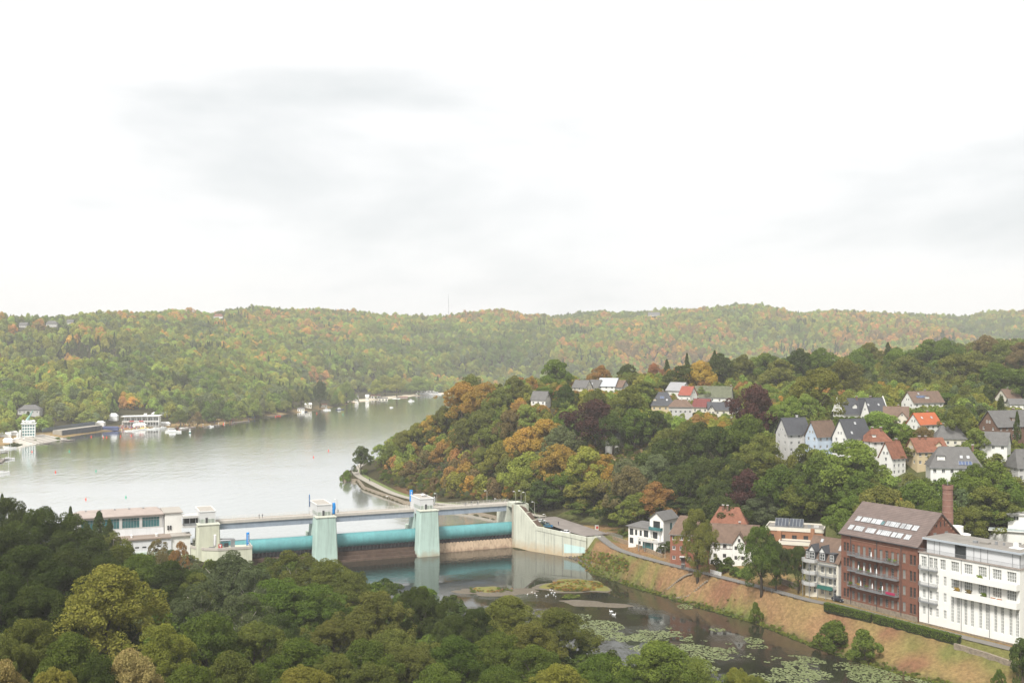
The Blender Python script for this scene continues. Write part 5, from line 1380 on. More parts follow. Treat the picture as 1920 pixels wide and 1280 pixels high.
roof_slab(mh, [(13.8, -0.9, 13.95), (13.8, 9.4, 13.95), (10.1, 9.4, 11.05), (10.1, -0.9, 11.05)], R_GRY)
balcony(mh, 11.2, 16.6, -0.4, 1.3, 7.2, MATS["teal_window_glass"], 1.0, True)
MB().box(8.0, 17.4, -4.6, -0.45, 2.75, 3.15).build("terrace_slab", GREYR, mh)
r = MB()
for i in range(24): r.box(8.0 + i * 0.4, 8.05 + i * 0.4, -4.55, -4.5, 3.15, 4.1)
r.box(8, 17.4, -4.56, -4.49, 4.1, 4.16); r.build("terrace_railing", METAL, mh)
MB().box(9.5, 15.2, -3.4, -3.3, 0.1, 2.74).build("glass_front", GLASST, mh)
for x in (8.2, 11.2, 14.2, 16.8): MB().box(x - 0.1, x + 0.1, -4.4, -4.2, -1, 2.74).build("post", METAL, mh)
MB().box(15.3, 17.3, -4.4, -0.5, -2, 2.74).build("annex_wall", WHITE, mh)
for x in (12.0, 16.2): MB().box(x - 0.09, x + 0.09, -1.6, -1.42, 3.16, 6.98).build("post", METAL, mh)
t = thing("garden_sofa", "pale garden sofa on the modern house terrace", "sofa", (mo.x + math.cos(ma) * 12.6 + math.sin(ma) * 2.6, mo.y + math.sin(ma) * 12.6 - math.cos(ma) * 2.6, mo.z + 3.16), ma)
MB().box(-1.3, 1.3, -0.4, 0.4, 0, 0.45).build("seat", CREAM, t); MB().box(-1.3, 1.3, 0.41, 0.65, 0, 0.9).build("backrest", CREAM, t)
KEEP += [(1176, 962, 1282, 1040, 428), (1262, 985, 1290, 1050, 390), (1335, 965, 1420, 1045, 392)]; FOOT += [(mo.x + 7, mo.y - 4, 10), (p.x - 18, p.y + 14, 8)]
# ------------------------------------------------------------------ white terraced building at the right edge
p = at(1868, 1004, 352)
rb_ = thing("terraced_white_building", "white flat-roofed building with glass railed terrace behind the apartment block", "building", (p.x, p.y, 13), math.radians(-25))
flat_box(rb_, 0, 18, 0, 10, -4, 12.4, WHITE, 4, 2, False)
flat_box(rb_, 3.5, 18, 2.5, 10, 12.2, 17.6, WHITE, 3, 1, False)
MB().lathe([(3.2, -4), (3.2, 12.42)], (0.8, 3.0, 0), 24).build("round_bay", WHITE, rb_)
MB().box(-2.2, 18.2, -0.6, -0.5, 12.4, 13.5).build("terrace_railing", mat("pale_glass_rail", (0.55, 0.62, 0.62), 0.2), rb_)
MB().box(-2.4, 18.4, -0.7, 2.4, 12.43, 12.7).build("terrace_slab", WHITE, rb_)
MB().box(3.0, 18.4, 2.0, 10.3, 17.61, 17.95).build("roof_edge", GREYR, rb_)
KEEP += [(1866, 965, 1920, 1004, 350)]; FOOT += [(p.x + 6, p.y + 3, 12)]
# ------------------------------------------------------------------ houses on the hill
G = "houses on the hill"
def gpt(px, py, Y):
    p = at(px, py, Y); return Vector((p.x, p.y, hz(p.x, p.y)))
house("tall grey house with slate roof and half timbered gable, left of the pale blue house", 1487, 848, 430, 11.5, 9, 8.6, 6.4, 0.35, GREYR, R_SLT, rows=3, cols=3, chim=((0.5, 0.3),), cross=((0.8, 4.0, 1.2, 3.4),), group=G)
house("pale blue house with a steep brown roof between grey and white houses", 1540, 844, 424, 11.5, 7.0, 6.6, 6.0, 0.5, BLUER, R_BRN, rows=2, cols=3, gcols=2, chim=(), group=G)
house("white gabled house with a big dark slate roof, right of the pale blue house", 1597, 842, 420, 13.0, 9.0, 5.4, 7.4, 0.45, WHITE, R_SLT, rows=2, cols=4, chim=(), sky=((0.25, 0.25), (0.55, 0.7)), group=G)
house("white house under a rusty hipped roof right of the dark slate roof", 1642, 850, 416, 9.5, 8.5, 5.6, 4.6, 0.3, WHITE, R_RED, hip=0.5, rows=2, cols=3, chim=((-0.3, 0.1), (0.4, -0.2)), dorm=((0.2, 1.6, 1.3, False),), group=G)
house("narrow white gabled house with red tiled roof behind the round olive tree", 1673, 890, 404, 8.0, 6.6, 7.6, 6.0, 0.55, WHITE, R_RED, rows=3, cols=3, gcols=1, chim=((0.9, 0.3),), group=G)
house("yellow walled house with a long orange tiled roof", 1737, 872, 408, 14.0, 9.0, 6.2, 5.0, 0.2, YELLR, R_RED, rows=2, cols=5, chim=((-0.5, -0.1), (-0.1, -0.1)), dorm=((0.75, 2.4, 1.2, True),), group=G)
house("white house with a grey hipped roof carrying solar panels and skylights", 1788, 910, 388, 17.5, 11.0, 7.4, 6.6, -0.22, WHITE, R_GRY, hip=0.42, rows=2, cols=6, chim=((0.75, 0.1),), sky=((0.62, 0.45), (0.75, 0.45)), solar=(0.58, 0.14, 4, 1), dorm=((0.22, 2.6, 1.8, False),), group=G)
house("white house with a bright orange tiled roof", 1732, 808, 460, 12.5, 8.5, 3.6, 4.8, 0.42, WHITE, R_ORG, rows=1, cols=4, gcols=3, chim=((0.5, 0.2),), sky=((0.25, 0.5), (0.72, 0.5)), group=G)
house("cream house with a brown roof left of the bright orange roof", 1680, 798, 480, 11.0, 9.5, 4.6, 4.6, -0.35, CREAM, R_BRN, rows=1, cols=3, chim=((0.2, 0.2),), cross=((0.75, 4.2, 0.8, 2.4),), group=G)
rowh = house("grey roofed row with tall white curved gables", 1613, 790, 502, 25.0, 10.0, 4.6, 7.2, 0.28, WHITE, R_SLT, rows=1, cols=7, gcols=2, chim=((-0.2, -0.1), (0.5, 0.1)), sky=((0.55, 0.5), (0.62, 0.5), (0.86, 0.5)), dorm=((0.28, 2.4, 1.6, True),), cross=((0.45, 5.0, 0.8, 7.0),), curved=True, group=G)
house("white gabled house with a brown roof full of solar panels near the wood", 1730, 766, 540, 20.0, 10.0, 3.8, 5.6, 0.35, WHITE, R_BRN, rows=1, cols=5, chim=((0.2, 0.1),), sky=((0.3, 0.7),), solar=(0.2, 0.42, 6, 1), dorm=((0.5, 2.6, 1.5, False),), group=G)
house("long brown brick house with a grey tiled roof at the right edge", 1888, 822, 432, 20.0, 11.0, 6.0, 6.2, 0.32, BRBRICK, R_GRY, rows=2, cols=6, gcols=2, chim=((0.4, 0.1),), dorm=((0.5, 2.4, 1.6, False), (0.9, 2.4, 1.6, False)), group=G)
house("white gabled house with dark grey roof in front of the brown brick house", 1866, 846, 412, 10.5, 8.6, 3.4, 4.6, -0.6, WHITE, R_GRY, rows=1, cols=3, chim=(), group=G)
house("grey mansard house cut by the right edge", 1922, 915, 396, 11.0, 9.0, 8.4, 6.0, 0.1, GREYR, R_GRY, hip=0.3, rows=3, cols=4, chim=(), dorm=((0.4, 1.6, 1.4, False),), group=G)
house("cream gabled house at the right edge in front of the wood", 1890, 762, 560, 10.0, 9.0, 4.8, 5.0, 0.4, CREAM, R_BRN, rows=1, cols=3, chim=((0.0, 0.1),), group=G)
house("low white house right of the cream gable at the right edge", 1912, 770, 548, 12.0, 8.0, 4.0, 2.6, -0.2, WHITE, R_GRY, rows=1, cols=4, chim=(), group=G)
house("grey hipped roof house behind the long orange roof", 1780, 838, 436, 12.0, 10.0, 4.4, 5.0, -0.2, CREAM, R_GRY, hip=0.45, rows=1, cols=4, chim=((-0.4, 0.1),), group=G)
house("small white house with grey roof at the left of the hill crest", 1014, 762, 602, 9.5, 8.0, 4.6, 4.6, -0.45, WHITE, R_GRY, rows=1, cols=3, chim=(), group=G)
house("cream house with grey roof on the crest, leftmost of the roof cluster", 1092, 740, 636, 10.0, 8.0, 5.0, 4.4, -0.6, CREAM, R_GRY, rows=2, cols=3, chim=((-0.4, 0.0),), group=G)
house("white gabled house in the middle of the crest roof cluster", 1118, 740, 640, 8.0, 7.5, 5.0, 4.6, -0.7, WHITE, R_GRY, rows=2, cols=2, chim=(), sky=((0.3, 0.4),), group=G)
house("pale metal roofed house on the crest", 1142, 738, 638, 12.0, 9.0, 5.2, 4.8, -0.5, WHITE, mat("pale_metal_roof", (0.45, 0.47, 0.50), 0.4, var=0.06), rows=2, cols=3, chim=(), group=G)
house("brown gabled house at the right of the crest roof cluster", 1164, 738, 634, 8.0, 7.0, 4.6, 4.0, -0.8, GREYR, R_BRN, rows=1, cols=2, chim=(), group=G)
house("yellow house with a dark hipped roof and blue solar panels", 1243, 772, 575, 13.0, 11.0, 4.4, 7.0, -0.15, YELLR, R_SLT, hip=0.6, rows=1, cols=4, chim=((0.0, 0.3),), solar=(0.42, 0.5, 2, 1), sky=((0.68, 0.35),), dorm=((0.15, 1.5, 1.4, False),), group=G)
house("pale grey house with a low brown hipped roof", 1276, 780, 558, 13.0, 10.0, 5.6, 3.6, -0.15, GREYR, R_BRN, hip=0.5, rows=1, cols=5, chim=((0.1, 0.0),), group=G)
house("white gabled house with pale grey roof behind the red roof", 1272, 748, 622, 11.0, 11.0, 5.6, 4.8, -0.75, WHITE, mat("light_grey_tiles", (0.36, 0.36, 0.37), 0.7, var=0.08, courses=0.34, bump=0.3), rows=1, cols=3, chim=(), group=G)
house("white gabled house with a red roof on the crest", 1290, 756, 600, 8.0, 7.5, 5.4, 4.8, -0.75, WHITE, mat("dusty_red_tiles", (0.36, 0.11, 0.08), 0.85, var=0.12, courses=0.34, bump=0.4), rows=1, cols=2, gcols=1, chim=(), group=G)
house("white house with a long mossy grey roof half hidden by trees", 1338, 756, 604, 22.0, 10.0, 4.2, 6.2, -0.35, WHITE, mat("mossy_tiles", (0.17, 0.18, 0.12), 0.9, var=0.2, courses=0.34, bump=0.4), rows=1, cols=5, chim=((0.95, 0.0),), group=G)
house("house with a maroon roof among the dark grey roofs", 1317, 776, 568, 9.0, 8.5, 4.4, 4.2, -0.5, CREAM, mat("maroon_tiles", (0.20, 0.065, 0.06), 0.85, var=0.12, courses=0.34, bump=0.4), rows=1, cols=3, chim=((-0.6, 0.0),), group=G)
house("house with a wide dark grey roof beside the tall copper beech", 1356, 780, 556, 17.0, 9.0, 4.0, 3.8, -0.12, CREAM, R_SLT, rows=1, cols=5, chim=(), sky=((0.8, 0.4),), cross=((0.1, 3.4, 0.6, 2.2),), group=G)
house("white house behind the broad copper beech", 1152, 832, 520, 7.0, 8.0, 4.6, 4.0, -0.5, WHITE, R_GRY, rows=2, cols=2, chim=(), keep=False, group=G)
t = thing("flat_white_house", "low white flat-roofed house left of the curved gables", "house", at(1540, 774, 520), 0.1, G)
flat_box(t, -4, 4.5, 0, 7, -5, 4.6, WHITE, 3, 1, True, WHITE)
# buildings on and below the far hills
def crest(px, y0=1450, y1=3000):
    Y = np.arange(y0, y1, 10.0); X = (px - 960) * Y / F
    return float(Y[np.argmax((height(X, Y) - CZ) / Y)]) - 18
house("red roofed white villa on the far left ridge", 410, 586, crest(410), 20, 14, 5.0, 5.0, 0.1, WHITE, R_RED, hip=0.35, rows=1, cols=6, chim=((0.3, 0),), group="far buildings", cat="villa", name="villa")
house("low white house with grey roof at the far left skyline", 98, 600, crest(98), 16, 10, 4, 4.0, 0.1, GREYR, R_GRY, hip=0.3, rows=1, cols=4, chim=(), group="far buildings")
house("small white house on the far left skyline right of a tall conifer", 132, 602, crest(132), 10, 8, 5, 4.0, 0.2, WHITE, R_GRY, rows=1, cols=3, chim=(), group="far buildings")
house("white house at the left end of the far skyline", 45, 600, crest(45), 12, 8, 4, 3.5, 0.0, GREYR, R_GRY, rows=1, cols=3, chim=(), group="far buildings")
house("dark roofed hall among trees above the left shore", 57, 748, 1010, 19, 14, 5, 4.0, 0.2, GREYR, R_GRY, hip=0.5, rows=1, cols=5, chim=(), group="far buildings")
t = thing("far_villa", "long white flat-roofed villa alone on the middle of the far hill", "villa", gpt(1118, 620, 2300), -0.1, "far buildings")
flat_box(t, -22, 24, 0, 12, -9, 4.5, GREYR, 9, 1, True, WHITE); flat_box(t, -14, 4, 4, 12, 4.4, 8.5, GREYR, 4, 1, False); flat_box(t, 17, 24.5, -3, -0.3, -9, 7, WHITE, 1, 1, False)
KEEP.append((1092, 600, 1142, 622, 2330))
t = thing("far_villa", "pale flat-roofed villa below the right end of the far ridge", "villa", gpt(1632, 600, 2560), 0.0, "far buildings")
flat_box(t, -9, 9, 0, 10, -12, 4, GREYR, 4, 1, True, WHITE); flat_box(t, -7, 5, 6, 12, 3.9, 9, GREYR, 3, 1, True, WHITE); flat_box(t, -6, 2, 10, 15, 8.9, 13, GREYR, 2, 1, False)
KEEP.append((1616, 582, 1648, 604, 2570))
house("grey roofed villa at the far skyline above the copper beech", 1226, 590, crest(1226), 30, 14, 4, 6, 0.0, GREYR, R_GRY, rows=1, cols=6, chim=((-0.7, 0), (0.4, 0)), group="far buildings", cat="villa", name="villa")
tm = thing("radio_mast", "thin lattice radio mast on the far skyline", "mast", gpt(841, 585, crest(841) + 10), 0)
b = MB()
for z in range(0, 56, 4):
    k0, k1 = 1.1 - z * 0.014, 1.1 - (z + 4) * 0.014
    for a0 in range(3):
        a, c = a0 * 2.094, (a0 + 1) * 2.094
        b.bar((k0 * math.cos(a), k0 * math.sin(a), z), (k1 * math.cos(a), k1 * math.sin(a), z + 4), 0.3); b.bar((k0 * math.cos(a), k0 * math.sin(a), z), (k1 * math.cos(c), k1 * math.sin(c), z + 4), 0.14)
b.build("lattice", METAL, tm); MB().tube([(0, 0, 56), (0, 0, 66)], 0.25, 6).build("aerial", METAL, tm)
# ------------------------------------------------------------------ lanes, quay, walls, hedges
def ribbon(name, P, hw, m, lift=0.0, kind='structure', n=6, off=0.0):
    """a road laid along points x, y, z"""
    Q = []
    for a, b in zip(P[:-1], P[1:]):
        for i in range(n): Q.append(Vector(a) + (Vector(b) - Vector(a)) * (i / n))
    Q.append(Vector(P[-1]))
    for _ in range(6): Q = [Q[0]] + [(Q[i - 1] + Q[i] * 2 + Q[i + 1]) / 4 for i in range(1, len(Q) - 1)] + [Q[-1]]
    b = MB(); vs = []
    for i, p in enumerate(Q):
        d = (Q[min(i + 1, len(Q) - 1)] - Q[max(i - 1, 0)]); d.z = 0; d.normalize()
        r = Vector((d.y, -d.x, 0))
        vs += [p + r * (off - hw) + Vector((0, 0, lift)), p + r * (off + hw) + Vector((0, 0, lift))]
    b.poly(vs, [(2 * i, 2 * i + 1, 2 * i + 3, 2 * i + 2) for i in range(len(Q) - 1)])
    o = b.build(name, m)
    for p in o.data.polygons:
        if p.normal.z < 0: p.flip()
    return tag(o, kind=kind), Q
_, LQ = ribbon("lane", LANE, 1.75, ASPH)
ribbon("car_park", PARK, 6.2, mat("car_park_asphalt", (0.25, 0.22, 0.20), 0.95, var=0.12, scale=0.2), 0.03)
_, PQ = ribbon("promenade", PROM, 2.1, PAVE)
ribbon("promenade_verge", PROM[1:-1], 1.3, mat("verge_grass", (0.16, 0.20, 0.06), 0.95, var=0.15, scale=0.4), -0.03, off=-3.6)
# quay wall along the lake
QW = [_o(a, b, LAKE) for a, b in [(642, 902), (668, 903), (679, 917), (700, 925), (732, 936), (755, 945), (810, 953), (888, 965), (940, 977)]]
qt = thing("quay_wall", "dark stone quay wall along the lake promenade", "wall", (QW[3][0], QW[3][1], LAKE))
for i in range(len(QW) - 1):
    a = Vector((*QW[i], 0)) - Vector((QW[3][0], QW[3][1], 0)); b = Vector((*QW[i + 1], 0)) - Vector((QW[3][0], QW[3][1], 0))
    d = (b - a).normalized(); n_ = Vector((-d.y, d.x, 0))
    if (n_.x * 1 + n_.y * 1) < 0: n_ = -n_
    MB().hexa([a + Vector((0, 0, -2)), b + Vector((0, 0, -2)), b + n_ * 1.6 + Vector((0, 0, -2)), a + n_ * 1.6 + Vector((0, 0, -2))], [a + n_ * 0.5 + Vector((0, 0, 1.55)), b + n_ * 0.5 + Vector((0, 0, 1.55)), b + n_ * 1.6 + Vector((0, 0, 1.55)), a + n_ * 1.6 + Vector((0, 0, 1.55))]).build("wall_section", STONE, qt)
def leaf_box(name, L, W, H, n, seed, leaf=0.13):
    r = np.random.RandomState(seed)
    k = r.rand(n)
    pos = np.stack([r.uniform(0, L, n), r.uniform(-W / 2, W / 2, n), r.uniform(0, H, n)], 1)
    f = r.randint(0, 4, n)
    pos[f == 0, 2] = H; pos[f == 1, 1] = -W / 2; pos[f == 2, 1] = W / 2
    pos[f == 3, 2] = H
    pos += r.normal(size=(n, 3)) * 0.09
    nr = r.normal(size=(n, 3)); nr /= np.linalg.norm(nr, axis=1)[:, None]
    tx = np.cross(nr, r.normal(size=(n, 3))); tx /= np.linalg.norm(tx, axis=1)[:, None]; ty = np.cross(nr, tx)
    s = leaf * (0.6 + r.rand(n))[:, None]
    v = np.stack([pos - tx * s, pos - ty * s * .6, pos + tx * s, pos + ty * s * .6], 1).reshape(-1, 3)
    me = bpy.data.meshes.new(name)
    me.from_pydata(v.tolist(), [], [(4 * i, 4 * i + 1, 4 * i + 2, 4 * i + 3) for i in range(n)])
    a_ = me.attributes.new("var", 'FLOAT', 'FACE'); a_.data.foreach_set("value", r.rand(n))
    me.materials.append(LEAF)
    return me
def hedge(p0, p1, W, H, c, label, group=None):
    a, b = Vector(p0), Vector(p1)
    d = b - a; L = d.length
    t = thing("hedge", label, "hedge", a, math.atan2(d.y, d.x), group)
    f = put("foliage", leaf_box("foliage", L, W, H, int(L * (W + 2 * H) * 55), int(L * 10)), t); f.color = TINT[c] + (1,)
    f.rotation_euler = (0, -math.asin(d.z / L), 0)
    core = MB().box(0.1, L - 0.1, -W / 2 + 0.15, W / 2 - 0.15, -0.6, H - 0.15).build("stems", mat("hedge_stems", (0.03, 0.035, 0.015), 1.0), t)
    core.rotation_euler = f.rotation_euler
    return t
def gp(px, py):
    p = on_ground(px, py, 230, 500); return p
hedge(gp(1547, 1141), gp(1636, 1163), 1.7, 1.9, 'g', "clipped green hedge below the brick mill, upper section", "riverside hedges")
hedge(gp(1640, 1164), gp(1800, 1206), 1.7, 1.9, 'g', "long clipped green hedge below the mill and the white block", "riverside hedges")
def wall_line(name, pts, th, h, m, label, cat="wall", capm=None, sink=0.8):
    o = Vector(pts[0])
    t = thing(name, label, cat, o)
    for a, b in zip(pts[:-1], pts[1:]):
        a, b = Vector(a) - o, Vector(b) - o
        d = (b - a); d.z = 0; d.normalize(); n_ = Vector((-d.y, d.x, 0)) * th / 2; z = Vector((0, 0, 1))
        MB().hexa([a - n_ - z * sink, b - n_ - z * sink, b + n_ - z * sink, a + n_ - z * sink], [a - n_ + z * h, b - n_ + z * h, b + n_ + z * h, a + n_ + z * h]).build("wall_section", m, t)
    return t
wall_line("dry_stone_wall", [gp(1790, 1212), gp(1850, 1230), gp(1908, 1250)], 0.9, 1.0, STONE, "low dry stone wall on the bank below the white apartment block")
wall_line("garden_wall", [gp(1150, 1011), gp(1178, 1020), gp(1215, 1034), gp(1242, 1045)], 0.7, 1.3, mat("tan_rubble", (0.36, 0.27, 0.18), 0.95, var=0.25, scale=1.2, bump=0.7, bscale=2.5), "tan rubble garden wall along the lane below the modern house")
wall_line("garden_wall", [gp(1462, 1092), gp(1478, 1097), gp(1500, 1106)], 0.6, 1.6, STONE, "brown garden wall left of the white balcony house")
def rail_fence(pts, h, label, m, step=2.0, group=None, bars=(0.95, 0.5), name="fence", w=0.06):
    o = Vector(pts[0]); t = thing(name, label, "fence", o, 0, group)
    P = [Vector(p) - o for p in pts]
    pm = MB().box(-w / 2, w / 2, -w / 2, w / 2, -0.4, h).mesh("post", m)
    r = MB()
    for a, b in zip(P[:-1], P[1:]):
        L = (b - a).length; n = max(1, int(L / step))
        for i in range(n): put("post", pm, t, a + (b - a) * (i / n))
        for f in bars: r.bar(a + Vector((0, 0, h * f)), b + Vector((0, 0, h * f)), w * 0.8)
    r.build("rails", m, t)
    return t
off = [LQ[i] for i in range(0, 50, 3)]
rail_fence([Vector((p.x - 1.55, p.y - 1.3, p.z)) for p in off], 1.05, "thin grey railing along the river side of the lane", METAL, 2.2)
rail_fence([gp(1186, 1018) + Vector((0, 0, 0.3)), gp(1240, 1038) + Vector((0, 0, 0.3))], 1.5, "grey slatted metal fence in front of the modern house", mat("fence_grey", (0.42, 0.45, 0.50), 0.6), 0.28, None, (0.98, 0.5, 0.1), w=0.16)
rail_fence([gp(1138, 1003), gp(1152, 1006), gp(1168, 1011)], 1.5, "pale metal fence beside the car park", METAL, 0.5, None, (0.98, 0.1), w=0.12)
rail_fence([gp(1124, 1000), gp(1140, 1006), gp(1152, 1012)], 1.1, "brown timber rail at the end of the car park", STONE, 1.6)
rail_fence([gp(1332, 1075), gp(1353, 1081)], 1.5, "white wooden garden fence under the tall olive tree", WHITEP, 0.5, None, (0.95, 0.75, 0.5, 0.25), w=0.14)
for (a, b, lab) in (((1252, 1103), (1300, 1074), "narrow stone steps down the dry bank, upper of two"), ((1268, 1120), (1330, 1086), "narrow stone steps down the dry bank, lower of two")):
    p0, p1 = gp(*a), gp(*b)
    t = thing("bank_steps", lab, "steps", p0, 0, "steps on the bank")
    n = 16
    sm = MB().box(-0.55, 0.55, -0.3, 0.3, -0.3, 0.14).mesh("step", STONE)
    for i in range(n):
        q = p0 + (p1 - p0) * (i / n); put("step", sm, t, Vector((q.x, q.y, hz(q.x, q.y))) - p0, (0, 0, math.atan2(p1.y - p0.y, p1.x - p0.x) + math.pi / 2))
p = gp(1281, 1066)
t = thing("utility_cabinet", "small grey utility cabinet beside the lane", "cabinet", p, -0.6)
MB().box(-0.7, 0.7, -0.35, 0.35, -0.3, 1.7).build("body", STONE, t); MB().box(-0.55, 0.55, -0.38, -0.352, 0.1, 1.5).build("door", DARKM, t); MB().box(-0.75, 0.75, -0.4, 0.4, 1.703, 1.8).build("lid", METAL, t)
p = gp(1165, 1004)
t = thing("notice_box", "pale red and white notice box beside the car park", "box", gp(1119, 994), 0.3)
MB().box(-0.7, 0.7, -0.4, 0.4, 0, 2.1).build("body", CREAM, t); MB().box(-0.5, 0.5, -0.43, -0.402, 0.8, 1.8).build("panel", MATS["sign_red"], t); MB().box(-0.8, 0.8, -0.5, 0.5, 2.103, 2.2).build("lid", GREYR, t)
# garden shrubs along the lane
for i, (px, py, w_, h_, c) in enumerate([(1354, 1072, 5.0, 3.0, 'g'), (1378, 1080, 4.4, 3.2, 'g'), (1392, 1084, 4.0, 2.6, 'lg'), (1366, 1066, 5.0, 4.0, 'dg'), (1345, 1062, 3.6, 3.2, 'dg'), (1402, 1080, 4.6, 3.6, 'lg'), (1254, 1032, 4.5, 3.6, 'dg'), (1263, 1036, 4.0, 3.8, 'dg'), (1243, 1036, 3.6, 3.2, 'dg'), (1176, 1004, 4.0, 1.8, 'lg'), (1168, 1002, 4.0, 2.2, 'g')]):
    g = gp(px, py)
    tree(g.x, g.y, h_, w_, c, 'shrub' if i % 2 else 'shrub2', ["round clipped shrub by the white garden fence", "round shrub left of the lime green clipped shrub", "lime green clipped round shrub beside the lane", "dark shrub against the half timbered house", "dark shrub right of the tall olive tree", "light green shrub under the bank trees", "dark shrub between modern house and brick house", "dark shrub touching the red brick house", "dark shrub at the corner of the modern house", "pale shrub behind the grey garden fence", "green shrub behind the garden fence at the car park"][i], "garden shrubs by the lane", 'shrub', cat='shrub')

# ------------------------------------------------------------------ islets, lilies, rocks, herbs
def islet(name, px0, px1, py0, py1, h, m, seed, skew=0.0):
    c = onz((px0 + px1) / 2, (py0 + py1) / 2, 0)
    rx = (px1 - px0) / 2 * c.y / F; y0, y1 = onz(0, py1, 0).y, onz(0, py0, 0).y; ry = (y1 - y0) / 2
    r = np.random.RandomState(seed); n = 40
    b = MB(); vs = []
    ph = r.rand(4) * 6.28
    for k, (f, z) in enumerate([(1.15, -0.5), (1.0, 0.02), (0.9, h * 0.5), (0.7, h), (0.35, h * 1.2)]):
        for i in range(n):
            a = 2 * math.pi * i / n
            w_ = 1 + 0.12 * math.sin(3 * a + ph[0]) + 0.10 * math.sin(5 * a + ph[1]) + 0.06 * math.sin(9 * a + ph[2])
            vs.append((c.x + rx * f * w_ * math.cos(a), (y0 + y1) / 2 + ry * f * w_ * math.sin(a) + skew * rx * f * math.cos(a), z + r.normal() * 0.04))
    fs = [(k * n + i, k * n + (i + 1) % n, (k + 1) * n + (i + 1) % n, (k + 1) * n + i) for k in range(4) for i in range(n)] + [tuple(4 * n + i for i in range(n))]
    b.poly(vs, fs)
    return tag(b.build(name, m, smooth=True), kind='structure')
GRAV = mat("river_gravel", (0.16, 0.135, 0.10), 0.95, var=0.2, scale=1.2, bump=0.5)
ISLG = mat("islet_grass", (0.19, 0.15, 0.045), 0.95, var=0.3, scale=0.35, bump=0.6, col2=(0.14, 0.16, 0.04))
islet("islet", 1018, 1140, 1086, 1110, 0.7, ISLG, 3); islet("islet_shore", 1008, 1142, 1085, 1112, 0.16, GRAV, 3)
islet("gravel_bar", 852, 1012, 1102, 1116, 0.30, GRAV, 4); islet("gravel_bar", 1050, 1178, 1126, 1137, 0.28, GRAV, 5, -0.30)
islet("gravel_bar", 885, 940, 1100, 1112, 0.6, ISLG, 6)
def inpoly_river(x, y): return poly_sd(RIVER_POLY, np.array([x]), np.array([y]))[0] < -0.5
r = np.random.RandomState(9)
LV, LF = [], []
def pads(px0, px1, py0, py1, dens):
    c = onz((px0 + px1) / 2, (py0 + py1) / 2, 0)
    rx = (px1 - px0) / 2 * c.y / F; y0, y1 = onz(0, py1, 0).y, onz(0, py0, 0).y; ry = (y1 - y0) / 2
    n = int(dens * 1.7 * math.pi * rx * ry)
    a = r.rand(n) * 6.28; q = np.sqrt(r.rand(n))
    X = c.x + rx * q * np.cos(a); Y = (y0 + y1) / 2 + ry * q * np.sin(a)
    k = (vnoise(X, Y, 2.2, 61) * 0.6 + vnoise(X, Y, 6, 62) * 0.6 - q * 0.30) > 0.25
    k &= poly_sd(RIVER_POLY, X, Y) < -0.6
    for x, y in zip(X[k], Y[k]):
        s = r.uniform(0.18, 0.42); n0 = len(LV); t0 = r.rand() * 6.28; tl = r.normal() * 0.04; tk = r.normal() * 0.04
        for i in range(6):
            an = t0 + i * 1.047
            LV.append((x + s * math.cos(an), y + s * math.sin(an), 0.025 + r.rand() * 0.02 + tl * math.cos(an) + tk * math.sin(an)))
        LF.append(tuple(range(n0, n0 + 6)))
for q in [(1080, 1170, 1162, 1188, 2.6), (1105, 1205, 1185, 1203, 2.2), (1150, 1300, 1180, 1203, 2.6), (1205, 1385, 1198, 1242, 2.6), (1238, 1275, 1174, 1181, 2), (1330, 1362, 1176, 1184, 2), (1320, 1372, 1200, 1211, 2.6), (1395, 1432, 1194, 1206, 2.2), (1378, 1424, 1225, 1236, 2.4), (1425, 1548, 1228, 1252, 2.6), (1450, 1535, 1244, 1285, 2.6), (1560, 1660, 1240, 1262, 2.4),
          (1590, 1690, 1252, 1285, 2.4), (1700, 1775, 1262, 1290, 2.4), (1330, 1395, 1134, 1150, 1.0), (1270, 1300, 1132, 1142, 2), (1395, 1470, 1262, 1290, 2.2), (1180, 1230, 1208, 1222, 2), (1290, 1350, 1240, 1262, 2), (1500, 1560, 1255, 1275, 2), (1060, 1110, 1150, 1162, 1.2), (1400, 1440, 1208, 1216, 2)]:
    pads(*q)
lm = bpy.data.meshes.new("lily_pads"); lm.from_pydata(LV, [], LF); lm.materials.append(mat("lily_leaf", (0.20, 0.22, 0.10), 0.5, var=0.2, scale=0.5, col2=(0.11, 0.14, 0.05)))
tag(put("lily_pads", lm), "pale green lily pads floating in patches on the lower river", "lily pads", kind='stuff')
print("pads", len(LF))
b = MB()
for i in range(120):
    px = r.uniform(1060, 1115); py = np.interp(px, [1060, 1090, 1115], [1042, 1047, 1058]) + r.uniform(-5, 9)
    g = on_ground(px, py, 380, 480); s = r.uniform(0.25, 0.8)
    vv = []
    for (dx, dy) in ((-1, -1), (1, -1), (1, 1), (-1, 1)): vv.append((g.x + dx * s * r.uniform(.6, 1), g.y + dy * s * r.uniform(.6, 1), g.z - 0.4))
    uu = [(x + (g.x - x) * r.uniform(.2, .5), y + (g.y - y) * r.uniform(.2, .5), g.z + s * r.uniform(.4, .8)) for x, y, z in vv]
    b.hexa(vv, uu)
tag(b.build("riprap", mat("riprap_stone", (0.17, 0.15, 0.125), 0.95, var=0.25, scale=0.8)), "dark loose stones at the foot of the wing wall", "stones", kind='stuff')
